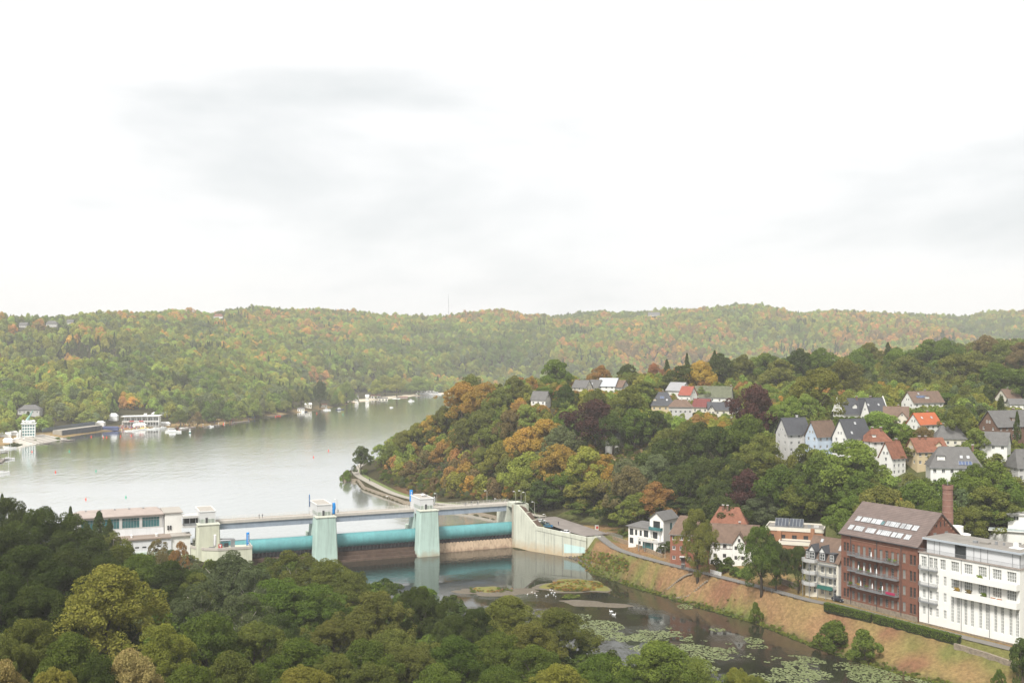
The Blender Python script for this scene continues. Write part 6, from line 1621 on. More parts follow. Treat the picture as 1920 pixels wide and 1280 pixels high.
# ------------------------------------------------------------------ lamps, flags, cars, people, birds
def lamp(p, h, rz, label, group="street lamps"):
    t = thing("street_lamp", label, "lamp", p, rz, group)
    MB().tube([(0, 0, -0.3), (0, 0, h * 0.3), (0, 0, h)], [0.13, 0.10, 0.075], 8).build("pole", mat("lamp_pole", (0.42, 0.40, 0.34), 0.7), t)
    MB().bar((0, 0, h), (-0.7, 0, h + 0.12), 0.08).build("arm", MATS["lamp_pole"], t)
    MB().hexa([(-1.3, -0.16, h + 0.02), (-0.45, -0.13, h + 0.02), (-0.45, 0.13, h + 0.02), (-1.3, 0.16, h + 0.02)], [(-1.2, -0.1, h + 0.24), (-0.5, -0.1, h + 0.2), (-0.5, 0.1, h + 0.2), (-1.2, 0.1, h + 0.24)]).build("lamp_head", WHITEP, t)
for px, lab in ((632, "street lamp on the bridge right of the tree-covered pier"), (729, "street lamp on the middle of the bridge, left of the radar dome hut"), (819, "street lamp just right of the radar dome hut"), (913, "street lamp near the right end of the bridge")):
    # point of the bridge's far railing seen at px
    k = (px - 960) / F; lx = (k * (DO.y + 2.2 * DV.y) - (DO.x + 2.2 * DV.x)) / (DU.x - k * DU.y)
    lamp(dw(lx, 2.2, 17.71), 5.6, DA + 0.2, lab)
for s_, o_, z_, h_, lab in ((-2.0, 2.5, 18.3, 5.6, "street lamp at the top landing, leftmost of the stair lamps"), (0.2, 3.4, 18.3, 6.0, "taller street lamp beside another at the stair top"), (1.5, 4.7, 18.0, 5.6, "street lamp at the head of the stairs"), (6.5, 4.7, 14.4, 5.6, "street lamp halfway down the stairs"), (11.8, 5.6, 9.9, 5.2, "street lamp at the foot of the stairs")):
    lamp(wp(s_, o_, z_), h_, 0.2, lab)
p = gp(1247, 1046); lamp(p, 4.4, 0.0, "lamp with flat white head beside the lane below the modern house")
p = at(932, 949, 497); lamp((p.x, p.y, 10.2), 5.0 + max(0, p.z - 10.2) * 0, 0.0, "street lamp on the promenade behind the bridge")
BLUEC = mat("blue_flag_cloth", (0.02, 0.27, 0.72), 0.8, var=0.04)
def flag(p, h, w, fh, rz, m, label, wave=0.12, printed=True):
    t = thing("banner_flag", label, "flag", p, rz, "banner flags on the weir")
    MB().tube([(0, 0, 0), (0, 0, h)], 0.045, 6).build("pole", METAL, t)
    n = 8; vs = []
    for j in range(n + 1):
        for i in range(3):
            x = w * i / 2; vs.append((0.05 + x, math.sin(j * 0.9 + i) * wave * i / 2, h - 0.05 - fh * j / n))
    c = MB().poly(vs, [(3 * j + i, 3 * j + i + 1, 3 * j + i + 4, 3 * j + i + 3) for j in range(n) for i in range(2)]).build("banner", m, t, smooth=True)
    so_ = c.modifiers.new("thickness", 'SOLIDIFY'); so_.thickness = 0.02
    if printed:
        for k in range(5):
            z = h - 0.05 - fh * (0.16 + 0.13 * k)
            MB().box(0.05 + w * 0.42, 0.05 + w * 0.66, -wave * 0.9 - 0.05, -wave * 0.9 - 0.03, z - fh * 0.09, z).build("print", WHITEP, c)
        MB().poly([(0.05 + w * 0.3, -wave - 0.05, h - fh * 0.97), (0.05 + w * 0.85, -wave - 0.05, h - fh * 0.97), (0.05 + w * 0.6, -wave - 0.05, h - fh * 0.84)], [(0, 1, 2)]).build("print", WHITEP, c)
flag(dw(-45 - 3.4, 2.3, 17.7), 8.2, 1.0, 5.0, DA + 1.0, BLUEC, "blue banner flag at the left corner of the hut on the tree-covered pier")
flag(dw(-45 + 3.3, -10.0, 18.86), 4.9, 1.3, 4.5, DA + 0.2, BLUEC, "blue banner flag at the front right of the hut on the tree-covered pier", 0.3, False)
flag(dw(-5.6, 2.3, 17.7), 7.8, 1.3, 4.9, DA - 0.1, BLUEC, "blue banner flag with white lettering at the left of the radar dome hut")
flag(dw(1.1, -9.6, 18.86), 5.0, 1.2, 3.6, DA + 0.7, WHITEP, "white banner flag at the front right of the radar dome hut", 0.1, False)
flag(dw(-88.6, -16.4, 9.41), 6.0, 1.0, 4.6, DA + 0.1, WHITEP, "white banner flag on the terrace in front of the power house", 0.1, False)
flag(dw(-76.5, -16.6, 9.41), 6.0, 1.1, 5.0, DA + 0.1, BLUEC, "blue banner flag on the terrace in front of the left roller gate")

RUB = mat("tyre_rubber", (0.02, 0.02, 0.02), 0.9)
CARG = glass_mat("car_glass", (0.03, 0.035, 0.04), 0.05)
HEADL = mat("headlight_glass", (0.75, 0.75, 0.75), 0.2); TAILL = mat("tail_light", (0.40, 0.02, 0.02), 0.3)
def car(p, rz, m, label, group=None, L=4.2, Wd=1.76, H=1.48, detail=True, estate=False):
    t = thing("parked_car", label, "car", p, rz, group)
    h = Wd / 2
    prof = [(-L / 2, 0.35), (-L / 2 + 0.05, 0.72), (-L / 2 + 0.12, 0.92), (-L * 0.20, 1.0), (L * 0.43, 0.98), (L / 2 - 0.02, 0.85), (L / 2, 0.4)]   # nose at -x
    n = len(prof)
    b = MB().poly([(x, -h, z) for x, z in prof] + [(x, h, z) for x, z in prof], [tuple(range(n)), tuple(range(2 * n - 1, n - 1, -1))] + [(i, i + n, (i + 1) % n + n, (i + 1) % n) for i in range(n)])
    b.box(-L / 2 + 0.1, L / 2 - 0.1, -h + 0.05, h - 0.05, 0.2, 0.36)
    b.build("body", m, t)
    e_ = L * (0.46 if estate else 0.42)
    b = MB().hexa([(-L * 0.23, -h + 0.06, 0.98), (e_, -h + 0.06, 0.97), (e_, h - 0.06, 0.97), (-L * 0.23, h - 0.06, 0.98)], [(-L * 0.06, -h + 0.22, H - 0.05), (e_ - L * 0.08, -h + 0.22, H - 0.05), (e_ - L * 0.08, h - 0.22, H - 0.05), (-L * 0.06, h - 0.22, H - 0.05)])
    b.build("window_band", CARG, t)
    b = MB().hexa([(-L * 0.075, -h + 0.2, H - 0.048), (e_ - L * 0.07, -h + 0.2, H - 0.048), (e_ - L * 0.07, h - 0.2, H - 0.048), (-L * 0.075, h - 0.2, H - 0.048)], [(-L * 0.04, -h + 0.28, H), (e_ - L * 0.1, -h + 0.28, H), (e_ - L * 0.1, h - 0.28, H), (-L * 0.04, h - 0.28, H)])
    b.build("roof", m, t)
    wm = MB().tube([(0, -0.1, 0), (0, 0.1, 0)], 0.32, 14).mesh("wheel", RUB); rm = MB().tube([(0, -0.112, 0), (0, 0.112, 0)], 0.19, 12).mesh("rim", METAL)
    for x in (-L * 0.31, L * 0.30):
        for y in (-h + 0.06, h - 0.06):
            w = put("wheel", wm, t, (x, y, 0.32))
            if detail: put("rim", rm, w)
    for y in (-h + 0.3, h - 0.3):
        if detail:
            MB().box(-L / 2 + 0.0, -L / 2 + 0.1, y - 0.2, y + 0.2, 0.62, 0.78).build("headlight", HEADL, t); MB().box(L / 2 - 0.12, L / 2 + 0.005, y - 0.16, y + 0.16, 0.65, 0.84).build("tail_light", TAILL, t)
    if detail:
        for x in (-L * 0.14, L * 0.10):
            MB().hexa([(x + L * 0.12, -h + 0.04, 0.97), (x + L * 0.14, -h + 0.04, 0.97), (x + L * 0.14, h - 0.04, 0.97), (x + L * 0.12, h - 0.04, 0.97)], [(x + L * 0.13, -h + 0.20, H - 0.04), (x + L * 0.15, -h + 0.20, H - 0.04), (x + L * 0.15, h - 0.20, H - 0.04), (x + L * 0.13, h - 0.20, H - 0.04)]).build("pillar", m, t)
    return t
CBLUE = mat("car_blue", (0.02, 0.16, 0.34), 0.25, var=0.02, spec=0.6); CWHITE = mat("car_white", (0.78, 0.78, 0.78), 0.25, var=0.01, spec=0.6); CDARK = mat("car_dark", (0.03, 0.035, 0.05), 0.25, var=0.02, spec=0.6); CSILV = mat("car_silver", (0.45, 0.46, 0.47), 0.3, var=0.02, metal=0.5); CRED = mat("car_red", (0.35, 0.03, 0.03), 0.3)
def pz(px, py, Z): 
    p = onz(px, py, Z); return (p.x, p.y, Z)
car(pz(1028, 988, 9.72), 2.9, CBLUE, "bright blue hatchback parked at the foot of the stairs", "cars by the weir", 4.0)
car(pz(1021, 983, 9.95), 2.8, CDARK, "dark car parked behind the blue hatchback", "cars by the weir")
car(pz(1015, 979, 10.1), 2.8, CWHITE, "white car half hidden at the end of the row by the stairs", "cars by the weir", 4.2)
car(pz(1059, 1000, 9.0), -0.45, CWHITE, "white hatchback driving along the parapet of the wing wall", "cars by the weir", 4.4, H=1.6)
p = gp(1521, 1117); car((p.x + 0.6, p.y + 2.2, hz(p.x + 0.6, p.y + 2.2) + 0.12), 1.1, CSILV, "silver car parked under the white balcony house", "cars by the lane", 4.3, H=1.5)
p = gp(1573, 1127); car((p.x - 0.2, p.y - 0.4, 8.45), 2.2, CDARK, "dark car beside the left corner of the brick mill", "cars by the lane", 4.2)

def body_mesh(name, pose, shirt, trousers, hair=(0.05, 0.03, 0.02)):
    """one continuous skinned figure about 1.75 m tall standing at the origin, facing -y"""
    lj = {'stand': ((0.10, 0.02), (-0.10, -0.02), 0.0), 'walk': ((0.10, 0.30), (-0.10, -0.30), 0.18), 'ride': ((0.10, -0.34), (-0.10, -0.22), 0.3)}[pose]
    V = [(0, 0, 0.95), (0, -0.01, 1.2), (0, 0, 1.42), (0, -0.01, 1.52), (0, -0.03, 1.66), (0, -0.02, 1.74)]
    Rr = [0.16, 0.14, 0.15, 0.06, 0.105, 0.06]
    Ed = [(0, 1), (1, 2), (2, 3), (3, 4), (4, 5)]
    lean = 0.25 if pose == 'ride' else 0.0
    for i, (sx, (lx_, ly_)) in enumerate(((1, lj[0]), (-1, lj[1]))):
        k = len(V)
        kz = 0.62 if pose == 'ride' and i == 0 else 0.5
        V += [(0.10 * sx, 0, 0.86), (lx_, ly_ * 0.5 - (0.08 if pose != 'stand' else 0), kz), (lx_, ly_, 0.10), (lx_, ly_ - 0.16, 0.04)]
        Rr += [0.10, 0.07, 0.05, 0.045]; Ed += [(0, k), (k, k + 1), (k + 1, k + 2), (k + 2, k + 3)]
        k = len(V); sw = lj[2] * sx
        V += [(0.20 * sx, 0, 1.40), (0.25 * sx, sw * 0.4 - lean * 0.6, 1.14), (0.24 * sx, -sw - lean * 1.3 - 0.04, 0.92 + lean * 0.35), (0.23 * sx, -sw - lean * 1.5 - 0.07, 0.84 + lean * 0.4)]
        Rr += [0.065, 0.05, 0.038, 0.03]; Ed += [(2, k), (k, k + 1), (k + 1, k + 2), (k + 2, k + 3)]
    me = bpy.data.meshes.new(name); me.from_pydata(V, Ed, [])
    o = bpy.data.objects.new(name, me); COL.objects.link(o)
    sk = o.modifiers.new("skin", 'SKIN'); o.modifiers.new("sub", 'SUBSURF').levels = 1
    for i, q in enumerate(me.skin_vertices[0].data):
        q.radius = (Rr[i], Rr[i]); q.use_root = (i == 0)
    dg_ = bpy.context.evaluated_depsgraph_get()
    me2 = bpy.data.meshes.new_from_object(o.evaluated_get(dg_))
    bpy.data.objects.remove(o)
    me2.name = name
    me2.materials.clear()
    for nm, c in (("skin_tone", (0.48, 0.30, 0.22)), (name + "_shirt", shirt), (name + "_trousers", trousers), ("shoe", (0.03, 0.03, 0.03)), ("hair_brown", hair)):
        me2.materials.append(mat(nm, c, 0.9, var=0.05))
    for f in me2.polygons:
        x, y, z = f.center
        f.material_index = 4 if z > 1.68 or (z > 1.6 and y > 0.0) else 0 if z > 1.49 or (abs(x) > 0.2 and z < 0.97) else 1 if z > 0.93 or abs(x) > 0.19 else 3 if z < 0.09 else 2
        f.use_smooth = True
    return me2
BODY = {'a': body_mesh("person_body", 'stand', (0.05, 0.06, 0.10), (0.03, 0.03, 0.05)), 'b': body_mesh("person_body", 'walk', (0.55, 0.16, 0.18), (0.10, 0.12, 0.18)), 'c': body_mesh("person_body", 'walk', (0.04, 0.04, 0.045), (0.05, 0.05, 0.06)), 'r': body_mesh("person_body", 'ride', (0.06, 0.08, 0.18), (0.03, 0.03, 0.035)), 's': body_mesh("person_body", 'ride', (0.60, 0.58, 0.52), (0.25, 0.22, 0.18)), 'g': body_mesh("person_body", 'walk', (0.30, 0.30, 0.31), (0.10, 0.10, 0.11))}
def person(p, rz, k, label): 
    o = put("person", BODY[k], None, p, (0, 0, rz)); return tag(o, label, "person", "people by the weir")
def on_deck(px, ly=0.6):
    k = (px - 960) / F; lx = (k * (DO.y + ly * DV.y) - (DO.x + ly * DV.x)) / (DU.x - k * DU.y)
    return dw(lx, ly, 17.705)
person(on_deck(486), 1.2, 'a', "person in dark clothes on the left span of the bridge"); person(on_deck(492), 1.0, 'b', "person in a pinkish top beside another on the left bridge span")
person(on_deck(634), 2.2, 'c', "person in black walking right of the hut on the middle span")
person(on_deck(884), 2.0, 'g', "person walking between two cyclists on the right bridge span")
for px, py, k, lab in ((1047, 984, 'g', "person in grey walking across the car park"),):
    p = onz(px, py, 9.75); person((p.x, p.y, 9.75), 0.6, k, lab)
p = onz(693, 902, 10.15); 
def bicycle(p, rz, label, rider, rlabel):
    t = thing("bicycle", label, "bicycle", p, rz, "bicycles on the bridge")
    for y in (-0.52, 0.52):
        w = MB()
        w.tube([(0, y + 0.33 * math.cos(a), 0.34 + 0.33 * math.sin(a)) for a in np.linspace(0, 6.283, 19)], 0.022, 5, cap=False)
        w.build("wheel", RUB, t)
    f = MB(); A, B_, Cc, D_ = (0, 0.52, 0.34), (0, 0.08, 0.30), (0, 0.2, 0.82), (0, -0.40, 0.84)
    for a, b in ((A, B_), (A, Cc), (B_, Cc), (B_, D_), (Cc, D_), (D_, (0, -0.52, 0.34)), (D_, (0, -0.36, 1.0))): f.bar(a, b, 0.035)
    f.build("frame", CDARK, t); MB().box(-0.08, 0.08, 0.1, 0.34, 0.84, 0.9).build("saddle", RUB, t); MB().bar((-0.27, -0.36, 1.0), (0.27, -0.36, 1.0), 0.03).build("handlebar", METAL, t)
    c, s_ = math.cos(rz), math.sin(rz)
    o = put("person", BODY[rider], None, (p[0] - s_ * 0.2, p[1] + c * 0.2, p[2] + 0.06), (0, 0, rz)); tag(o, rlabel, "person", "people by the weir")
bicycle(on_deck(873, -0.6), DA + 1.4, "dark bicycle ridden along the right bridge span, left of two", 'r', "cyclist in dark blue on the right bridge span")
bicycle(on_deck(896, -0.6), DA + 1.5, "bicycle ridden along the right bridge span, nearer the abutment", 's', "cyclist in pale clothes on the right bridge span")
bicycle((p.x, p.y, 10.2), 0.5, "bicycle on the lakeside promenade", 's', "cyclist in white on the lakeside promenade")
p = onz(661, 890, 10.0)
t = thing("notice_board", "grey notice board on posts at the promenade spit", "sign", (p.x, p.y, 9.9), 0.1)
for x in (-0.5, 0.5): MB().box(x - 0.06, x + 0.06, -0.06, 0.06, -0.3, 3.0).build("post", METAL, t)
MB().box(-0.9, 0.9, -0.08, 0.08, 3.0, 5.0).build("panel", METAL, t)
# birds
SW = MB().tube([(0.75, 0, 0.10), (0.55, 0, 0.2), (0.1, 0, 0.24), (-0.35, 0, 0.22), (-0.55, 0, 0.3), (-0.56, 0, 0.55), (-0.5, 0, 0.78), (-0.58, 0, 0.84), (-0.7, 0, 0.82)], [0.03, 0.16, 0.26, 0.22, 0.10, 0.06, 0.055, 0.075, 0.04], 10)
SWM = SW.mesh("swan_body", mat("swan_white", (0.85, 0.85, 0.83), 0.8, var=0.02), True); SWB = MB().tube([(-0.69, 0, 0.82), (-0.84, 0, 0.78)], [0.035, 0.012], 6).mesh("beak", mat("beak_orange", (0.6, 0.2, 0.03), 0.6))
SWW = MB().tube([(0.6, 0.14, 0.26), (0.2, 0.22, 0.36), (-0.25, 0.18, 0.3)], [0.03, 0.11, 0.05], 8).mesh("wing", MATS["swan_white"], True)
def bird(px, py, z, s, rz, label, name, cat, group):
    c = onz(px, py, z); t = thing(name, label, cat, (c.x, c.y, z), rz, group)
    for nm, m_, sy in (("body", SWM, 1), ("beak", SWB, 1), ("wing", SWW, 1), ("wing", SWW, -1)): put(nm, m_, t, scale=(s, s * sy, s))
bird(1146, 1147, -0.02, 1.05, 0.4, "white swan on the river, upper of a pair", "swan", "swan", "swans"); bird(1151, 1153, -0.02, 1.05, 2.6, "white swan on the river, lower of a pair", "swan", "swan", "swans")
for i, (px, py) in enumerate([(1032, 1106), (1036, 1107), (1034, 1111), (1028, 1115), (1038, 1115), (1040, 1111), (1003, 1112), (997, 1110), (989, 1114), (1006, 1116), (1024, 1117), (1042, 1118)]):
    bird(px, py, 0.1 if i > 5 else 0.02, 0.5, i * 1.3, "white gull resting beside the gravel bar", "gull", "gull", "gulls by the gravel bars")
# the dying brown tree with bare limbs on the hillside
x, y, hh, ww = solve_tree(1290, 832, 56, 15, y0=330)
PROTO['dead'] = (crown_mesh("crown", 310, 60, 3200, 0.016, P_CONE, (0.05, 0.10), 0.25, gap=0.6), None)
t = thing("dying_tree", "dying orange-brown tree with long bare grey limbs on the hillside", "tree", (x, y, hz(x, y)), 0)
c = put("crown", PROTO['dead'][0], t, scale=(9, 9, min(max(hh, 12), 20))); c.color = (0.36, 0.21, 0.10, 1)
H_ = min(max(hh, 12), 20); b = MB(); b.tube([(0, 0, -0.5), (0.2, 0, H_ * 0.4), (0, 0, H_ * 0.98)], [0.4, 0.25, 0.05], 8)
rr_ = random.Random(5)
for i in range(16):
    a = rr_.uniform(0, 6.28); z0 = H_ * rr_.uniform(0.3, 0.85); L_ = rr_.uniform(2, 4.5)
    b.tube([(0, 0, z0), (math.cos(a) * L_ * 0.6, math.sin(a) * L_ * 0.6, z0 + 0.8), (math.cos(a) * L_, math.sin(a) * L_, z0 + 2.2)], [0.12, 0.08, 0.03], 5)
b.tube([(0, 0, H_ * 0.35), (-3.5, -1, H_ * 0.52), (-6.0, -1.5, H_ * 0.85)], [0.2, 0.14, 0.05], 6); b.tube([(0, 0, H_ * 0.3), (-4.2, -1, H_ * 0.38), (-7.0, -1, H_ * 0.46)], [0.16, 0.1, 0.04], 6)
b.build("trunk", PALEBARK, t)
TREES.append((x, y, 4.5))
# ------------------------------------------------------------------ far shore: regatta tower, grandstand, boats, tents
def sz(px, py, Z=LAKE + 1.5):
    return onz(px, py, Z)
# regatta tower
p = sz(54, 823)
rt = thing("regatta_tower", "white lattice regatta tower with a slanting green spike on the far shore", "tower", (p.x, p.y, LAKE + 1), 0.35)
TWH = mat("tower_white", (0.72, 0.74, 0.72), 0.7, var=0.04)
s = Side(rt, -5, -4, 0, 0.35)
for r_ in range(5):
    for c in range(5): s.win(0.35 + c * 1.93, 1.9 + c * 1.93, 1.2 + r_ * 2.4, 3.0 + r_ * 2.4, 1, 1, TWH, GLASST)
s.wall(10, -3, 13.4, TWH)
s = Side(rt, 5, -4, math.pi / 2, 0.35)
for r_ in range(5):
    for c in range(3): s.win(0.5 + c * 2.5, 2.3 + c * 2.5, 1.2 + r_ * 2.4, 3.0 + r_ * 2.4, 1, 1, TWH, GLASST)
s.wall(8, -3, 13.4, TWH)
Side(rt, -5, 4, -math.pi / 2).wall(8, -3, 13.4, TWH); Side(rt, 5, 4, math.pi).wall(10, -3, 13.4, TWH)
MB().box(-5.8, 5.8, -4.8, 4.8, 13.41, 13.8).build("deck", TWH, rt)
for i, (x, y, s_) in enumerate([(-3.6, -2.5, 1.1), (-1.2, -2, 1.3), (2.2, -2.4, 1.2), (4.2, -1.5, 1.0), (-4.4, 1, 1.0), (3.0, 2, 1.1)]):
    MB().lathe([(0.2, 0), (0.2, 0.8), (s_ * 0.8, 1.0), (s_, 1.5), (s_ * 0.8, 2.1), (0.2, 2.4)], (x, y, 13.8), 10).build("sphere_aerial", WHITEP, rt)
MB().box(-2.5, 2.5, -2, 2, 13.81, 16.0).build("cabin", TWH, rt)
sp = MB().tube([(-1.5, 0, 16.0), (1.0, 0, 20), (3.4, 0, 25.0)], [1.3, 0.75, 0.12], 6).build("spike", mat("verdigris", (0.28, 0.48, 0.42), 0.8), rt)
for x in (-9.0, -7.2): MB().box(x, x + 1.5, -4, 3, -2, 5.5 if x < -8 else 8).build("stair_block", TWH, rt)
# concrete slip beside it and long grandstand wall
p0, p1 = sz(64, 832, LAKE), sz(122, 822, LAKE)
sl_ = thing("slipway", "broad white concrete slipway running into the lake beside the regatta tower", "slipway", (p0.x, p0.y, LAKE), math.atan2(p1.y - p0.y, p1.x - p0.x))
Ls = (p1 - p0).length
for k in range(6):
    MB().box(-1 + k * 0.7, Ls - k * 1.2, k * 3.2 - 2, k * 3.2 + 1.19, -1, 0.3 + k * 0.75).build("terrace_step", mat("pale_concrete", (0.60, 0.56, 0.50), 0.9, var=0.06, scale=0.15), sl_)
p0, p1 = sz(112, 816, LAKE + 1.5), sz(186, 806, LAKE + 1.5)
gs = thing("grandstand_wall", "long dark panelled grandstand front along the far shore", "grandstand", (p0.x, p0.y + 6, LAKE + 0.5), math.atan2(p1.y - p0.y, p1.x - p0.x))
Lg = (p1 - p0).length; npan = 12
pm_ = MB().box(0.15, Lg / npan - 0.15, 0, 0.3, 0.3, 4.6).mesh("panel", mat("dark_panel", (0.07, 0.075, 0.085), 0.7, var=0.1))
for i in range(npan): put("panel", pm_, gs, (i * Lg / npan, 0, 0))
MB().box(-1, Lg + 1, 0.35, 9, -2, 4.9).build("terrace", PAVE, gs)
rail_fence([sz(70, 811, LAKE + 4) + Vector((0, 10, 0)), sz(125, 803, LAKE + 5) + Vector((0, 10, 0)), sz(170, 797, LAKE + 5) + Vector((0, 10, 0))], 3.0, "blue-grey netting fence behind the grandstand terrace", mat("net_blue", (0.18, 0.22, 0.28), 0.8), 1.0, None, (0.98, 0.66, 0.33, 0.1), w=0.25)
# tribune building
p = sz(255, 800, LAKE + 2)
tb = thing("tribune_building", "two storey white tribune with a flat overhanging roof on the far shore", "tribune", (p.x, p.y + 14, LAKE + 1.5), 0.12)
s = Side(tb, -19, 0, 0, 0.4)
for r_ in range(2):
    for c in range(13): s.win(0.4 + c * 2.9, 2.6 + c * 2.9, 1.6 + r_ * 5.4, 4.6 + r_ * 5.4, 2, 1, FRAMEW, GLASSD)
s.wall(38, -2, 11.5, mat('tribune_grey', (0.38, 0.38, 0.37), 0.9, var=0.06))
Side(tb, 19, 0, math.pi / 2).wall(12, -2, 11.5, WHITE); Side(tb, -19, 12, -math.pi / 2).wall(12, -2, 11.5, WHITE); Side(tb, 19, 12, math.pi).wall(38, -2, 11.5, WHITE)
MB().hexa([(-21, -3.2, 11.6), (20.5, -3.2, 12.2), (20.5, 13, 12.2), (-21, 13, 11.6)], [(-21, -3.2, 12.2), (20.5, -3.2, 12.9), (20.5, 13, 12.9), (-21, 13, 12.2)]).build("roof", WHITE, tb)
MB().box(-20, 20, -2.8, -0.01, 5.4, 5.9).build("gallery", WHITE, tb)
MB().box(-20, 20, -2.85, -2.75, 5.9, 7.0).build("gallery_rail", GREYR, tb)
for c in range(14): MB().box(-20 + c * 3.0, -19.7 + c * 3.0, -2.7, -2.4, 0, 11.6 if c % 2 else 5.4).build("post", WHITEP, tb)
MB().box(2, 5, 4, 7, 12.5, 15).build("roof_hut", WHITE, tb)
for x, w_ in ((-12, 5), (-1.5, 4.5)): MB().box(x, x + w_, -2.95, -2.86, 5.8, 7.0).build("red_banner", MATS["sign_red"] if "sign_red" in MATS else CRED, tb)
tb.scale = (0.86, 0.86, 0.8)
KEEP += [(222, 768, 290, 800, 1100), (40, 770, 70, 825, 905), (110, 790, 225, 830, 1000)]
# tents, stalls, shelters
def tent(px, py, L_, D_, h, m, label, rz=0.1, Z=LAKE + 1.7, group="tents on the far shore", walls=None):
    p = sz(px, py, Z); t = thing("tent", label, "tent", (p.x, p.y, hz(p.x, p.y)), rz, group)
    MB().box(-L_ / 2, L_ / 2, -D_ / 2, D_ / 2, -0.5, h * 0.6).build("wall", walls or m, t)
    MB().poly([(-L_ / 2 - .3, -D_ / 2 - .3, h * .6 + .01), (L_ / 2 + .3, -D_ / 2 - .3, h * .6 + .01), (L_ / 2 + .3, D_ / 2 + .3, h * .6 + .01), (-L_ / 2 - .3, D_ / 2 + .3, h * .6 + .01), (-L_ / 2 + D_ * .3, 0, h), (L_ / 2 - D_ * .3, 0, h)], [(0, 1, 5, 4), (2, 3, 4, 5), (1, 2, 5), (3, 0, 4), (3, 2, 1, 0)]).build("roof", m, t)
tent(207, 804, 15, 4, 3.4, mat("tent_blue", (0.08, 0.10, 0.20), 0.8), "long dark blue tent left of the tribune", 0.08)
tent(188, 800, 8, 6, 4.6, WHITEP, "white tent at the right end of the grandstand"); tent(213, 796, 8, 6, 7, WHITEP, "tall white tent against the trees left of the tribune")
tent(300, 790, 16, 7, 4.4, WHITEP, "large white marquee right of the tribune"); tent(318, 789, 9, 7, 4.2, mat("tent_aqua", (0.25, 0.55, 0.55), 0.8), "small aqua marquee beside the large white marquee"); tent(305, 796, 14, 5, 3.6, WHITEP, "low white marquee nearer the water")
tent(262, 799, 12, 5, 3.8, WHITEP, "white tent in front of the tribune, left of two"); tent(280, 797, 5, 4, 4.2, mat("tent_red", (0.60, 0.10, 0.06), 0.8), "red pavilion tent in front of the tribune"); tent(270, 801, 8, 4, 3.0, mat("stall_yellow", (0.55, 0.42, 0.12), 0.8), "yellow stall by the water in front of the tribune")
for i, (px, py, L_) in enumerate([(10, 822, 9), (24, 819, 8), (15, 828, 7), (36, 826, 9), (2, 814, 8)]):
    tent(px, py, L_, 4, 3.6, WHITEP if i % 2 == 0 else GREYR, ["white boat shelter at the far left by the marina", "grey boat shelter near the regatta tower", "white shelter left of the marina hedge", "grey shelter touching the regatta tower", "white shelter cut by the left edge"][i], 0.3, group="boat shelters")
for i, (px, py, L_, h, m_) in enumerate([(560, 765, 8, 5, WHITE), (574, 761, 8, 6, CREAM), (604, 758, 7, 5, CREAM), (666, 747, 5, 9, WHITE), (686, 744, 5, 8, WHITE), (702, 741, 14, 6, WHITE), (716, 742, 14, 5, CREAM), (741, 740, 12, 4.4, BRBRICK), (755, 738, 12, 4.6, WHITE), (765, 738, 9, 4, BRBRICK), (776, 737, 10, 4, WHITE)]):
    p = sz(px, py + 6, LAKE + 1.6)
    g_ = Vector((p.x, p.y + 14))
    t = thing("beach_pavilion", "small " + ["white", "cream", "cream", "tall white", "tall white", "wide white", "cream", "brown", "white", "brown", "white"][i] + " pavilion on the far beach, " + ["first", "second", "third", "fourth", "fifth", "sixth", "seventh", "eighth", "ninth", "tenth", "last"][i] + " from the left", "pavilion", (g_.x, g_.y, hz(g_.x, g_.y)), 0.1, "pavilions on the far beach")
    MB().box(-L_ / 2, L_ / 2, -3, 3, -1, h * 0.7).build("wall", m_, t); MB().poly([(-L_ / 2 - .5, -3.5, h * .7 + .01), (L_ / 2 + .5, -3.5, h * .7 + .01), (L_ / 2 + .5, 3.5, h * .7 + .01), (-L_ / 2 - .5, 3.5, h * .7 + .01), (-L_ / 2, 0, h), (L_ / 2, 0, h)], [(0, 1, 5, 4), (2, 3, 4, 5), (1, 2, 5), (3, 0, 4), (3, 2, 1, 0)]).build("roof", [R_GRY, WHITEP, R_RED][i % 3], t)
    for k in range(3): MB().box(-L_ / 2 + (k + .3) * L_ / 3, -L_ / 2 + (k + .7) * L_ / 3, -3.04, -3.002, 0.8, h * 0.5).build("window", GLASSD, t)
KEEP += [(550, 752, 620, 770, 1600), (660, 736, 835, 752, 1900)]
# boats
HULLW = mat("hull_white", (0.78, 0.78, 0.77), 0.4, var=0.03); HULLG = mat("hull_green", (0.03, 0.16, 0.13), 0.4); HULLB = mat("hull_dark", (0.06, 0.07, 0.10), 0.4)
def hull(L_, B_, h):
    st = [(-0.5, 0.75, 0.0), (-0.2, 1.0, 0.0), (0.15, 0.95, 0.05), (0.38, 0.55, 0.18), (0.5, 0.04, 0.35)]
    vs = []
    for x, w_, up in st:
        vs += [(x * L_, -w_ * B_ / 2, h * (1 + up)), (x * L_, -w_ * B_ * 0.32, -0.2), (x * L_, w_ * B_ * 0.32, -0.2), (x * L_, w_ * B_ / 2, h * (1 + up))]
    fs = []
    for i in range(4):
        a = 4 * i
        fs += [(a, a + 1, a + 5, a + 4), (a + 1, a + 2, a + 6, a + 5), (a + 2, a + 3, a + 7, a + 6), (a + 3, a, a + 4, a + 7)]
    fs += [(0, 3, 2, 1)]
    return MB().poly(vs, fs)
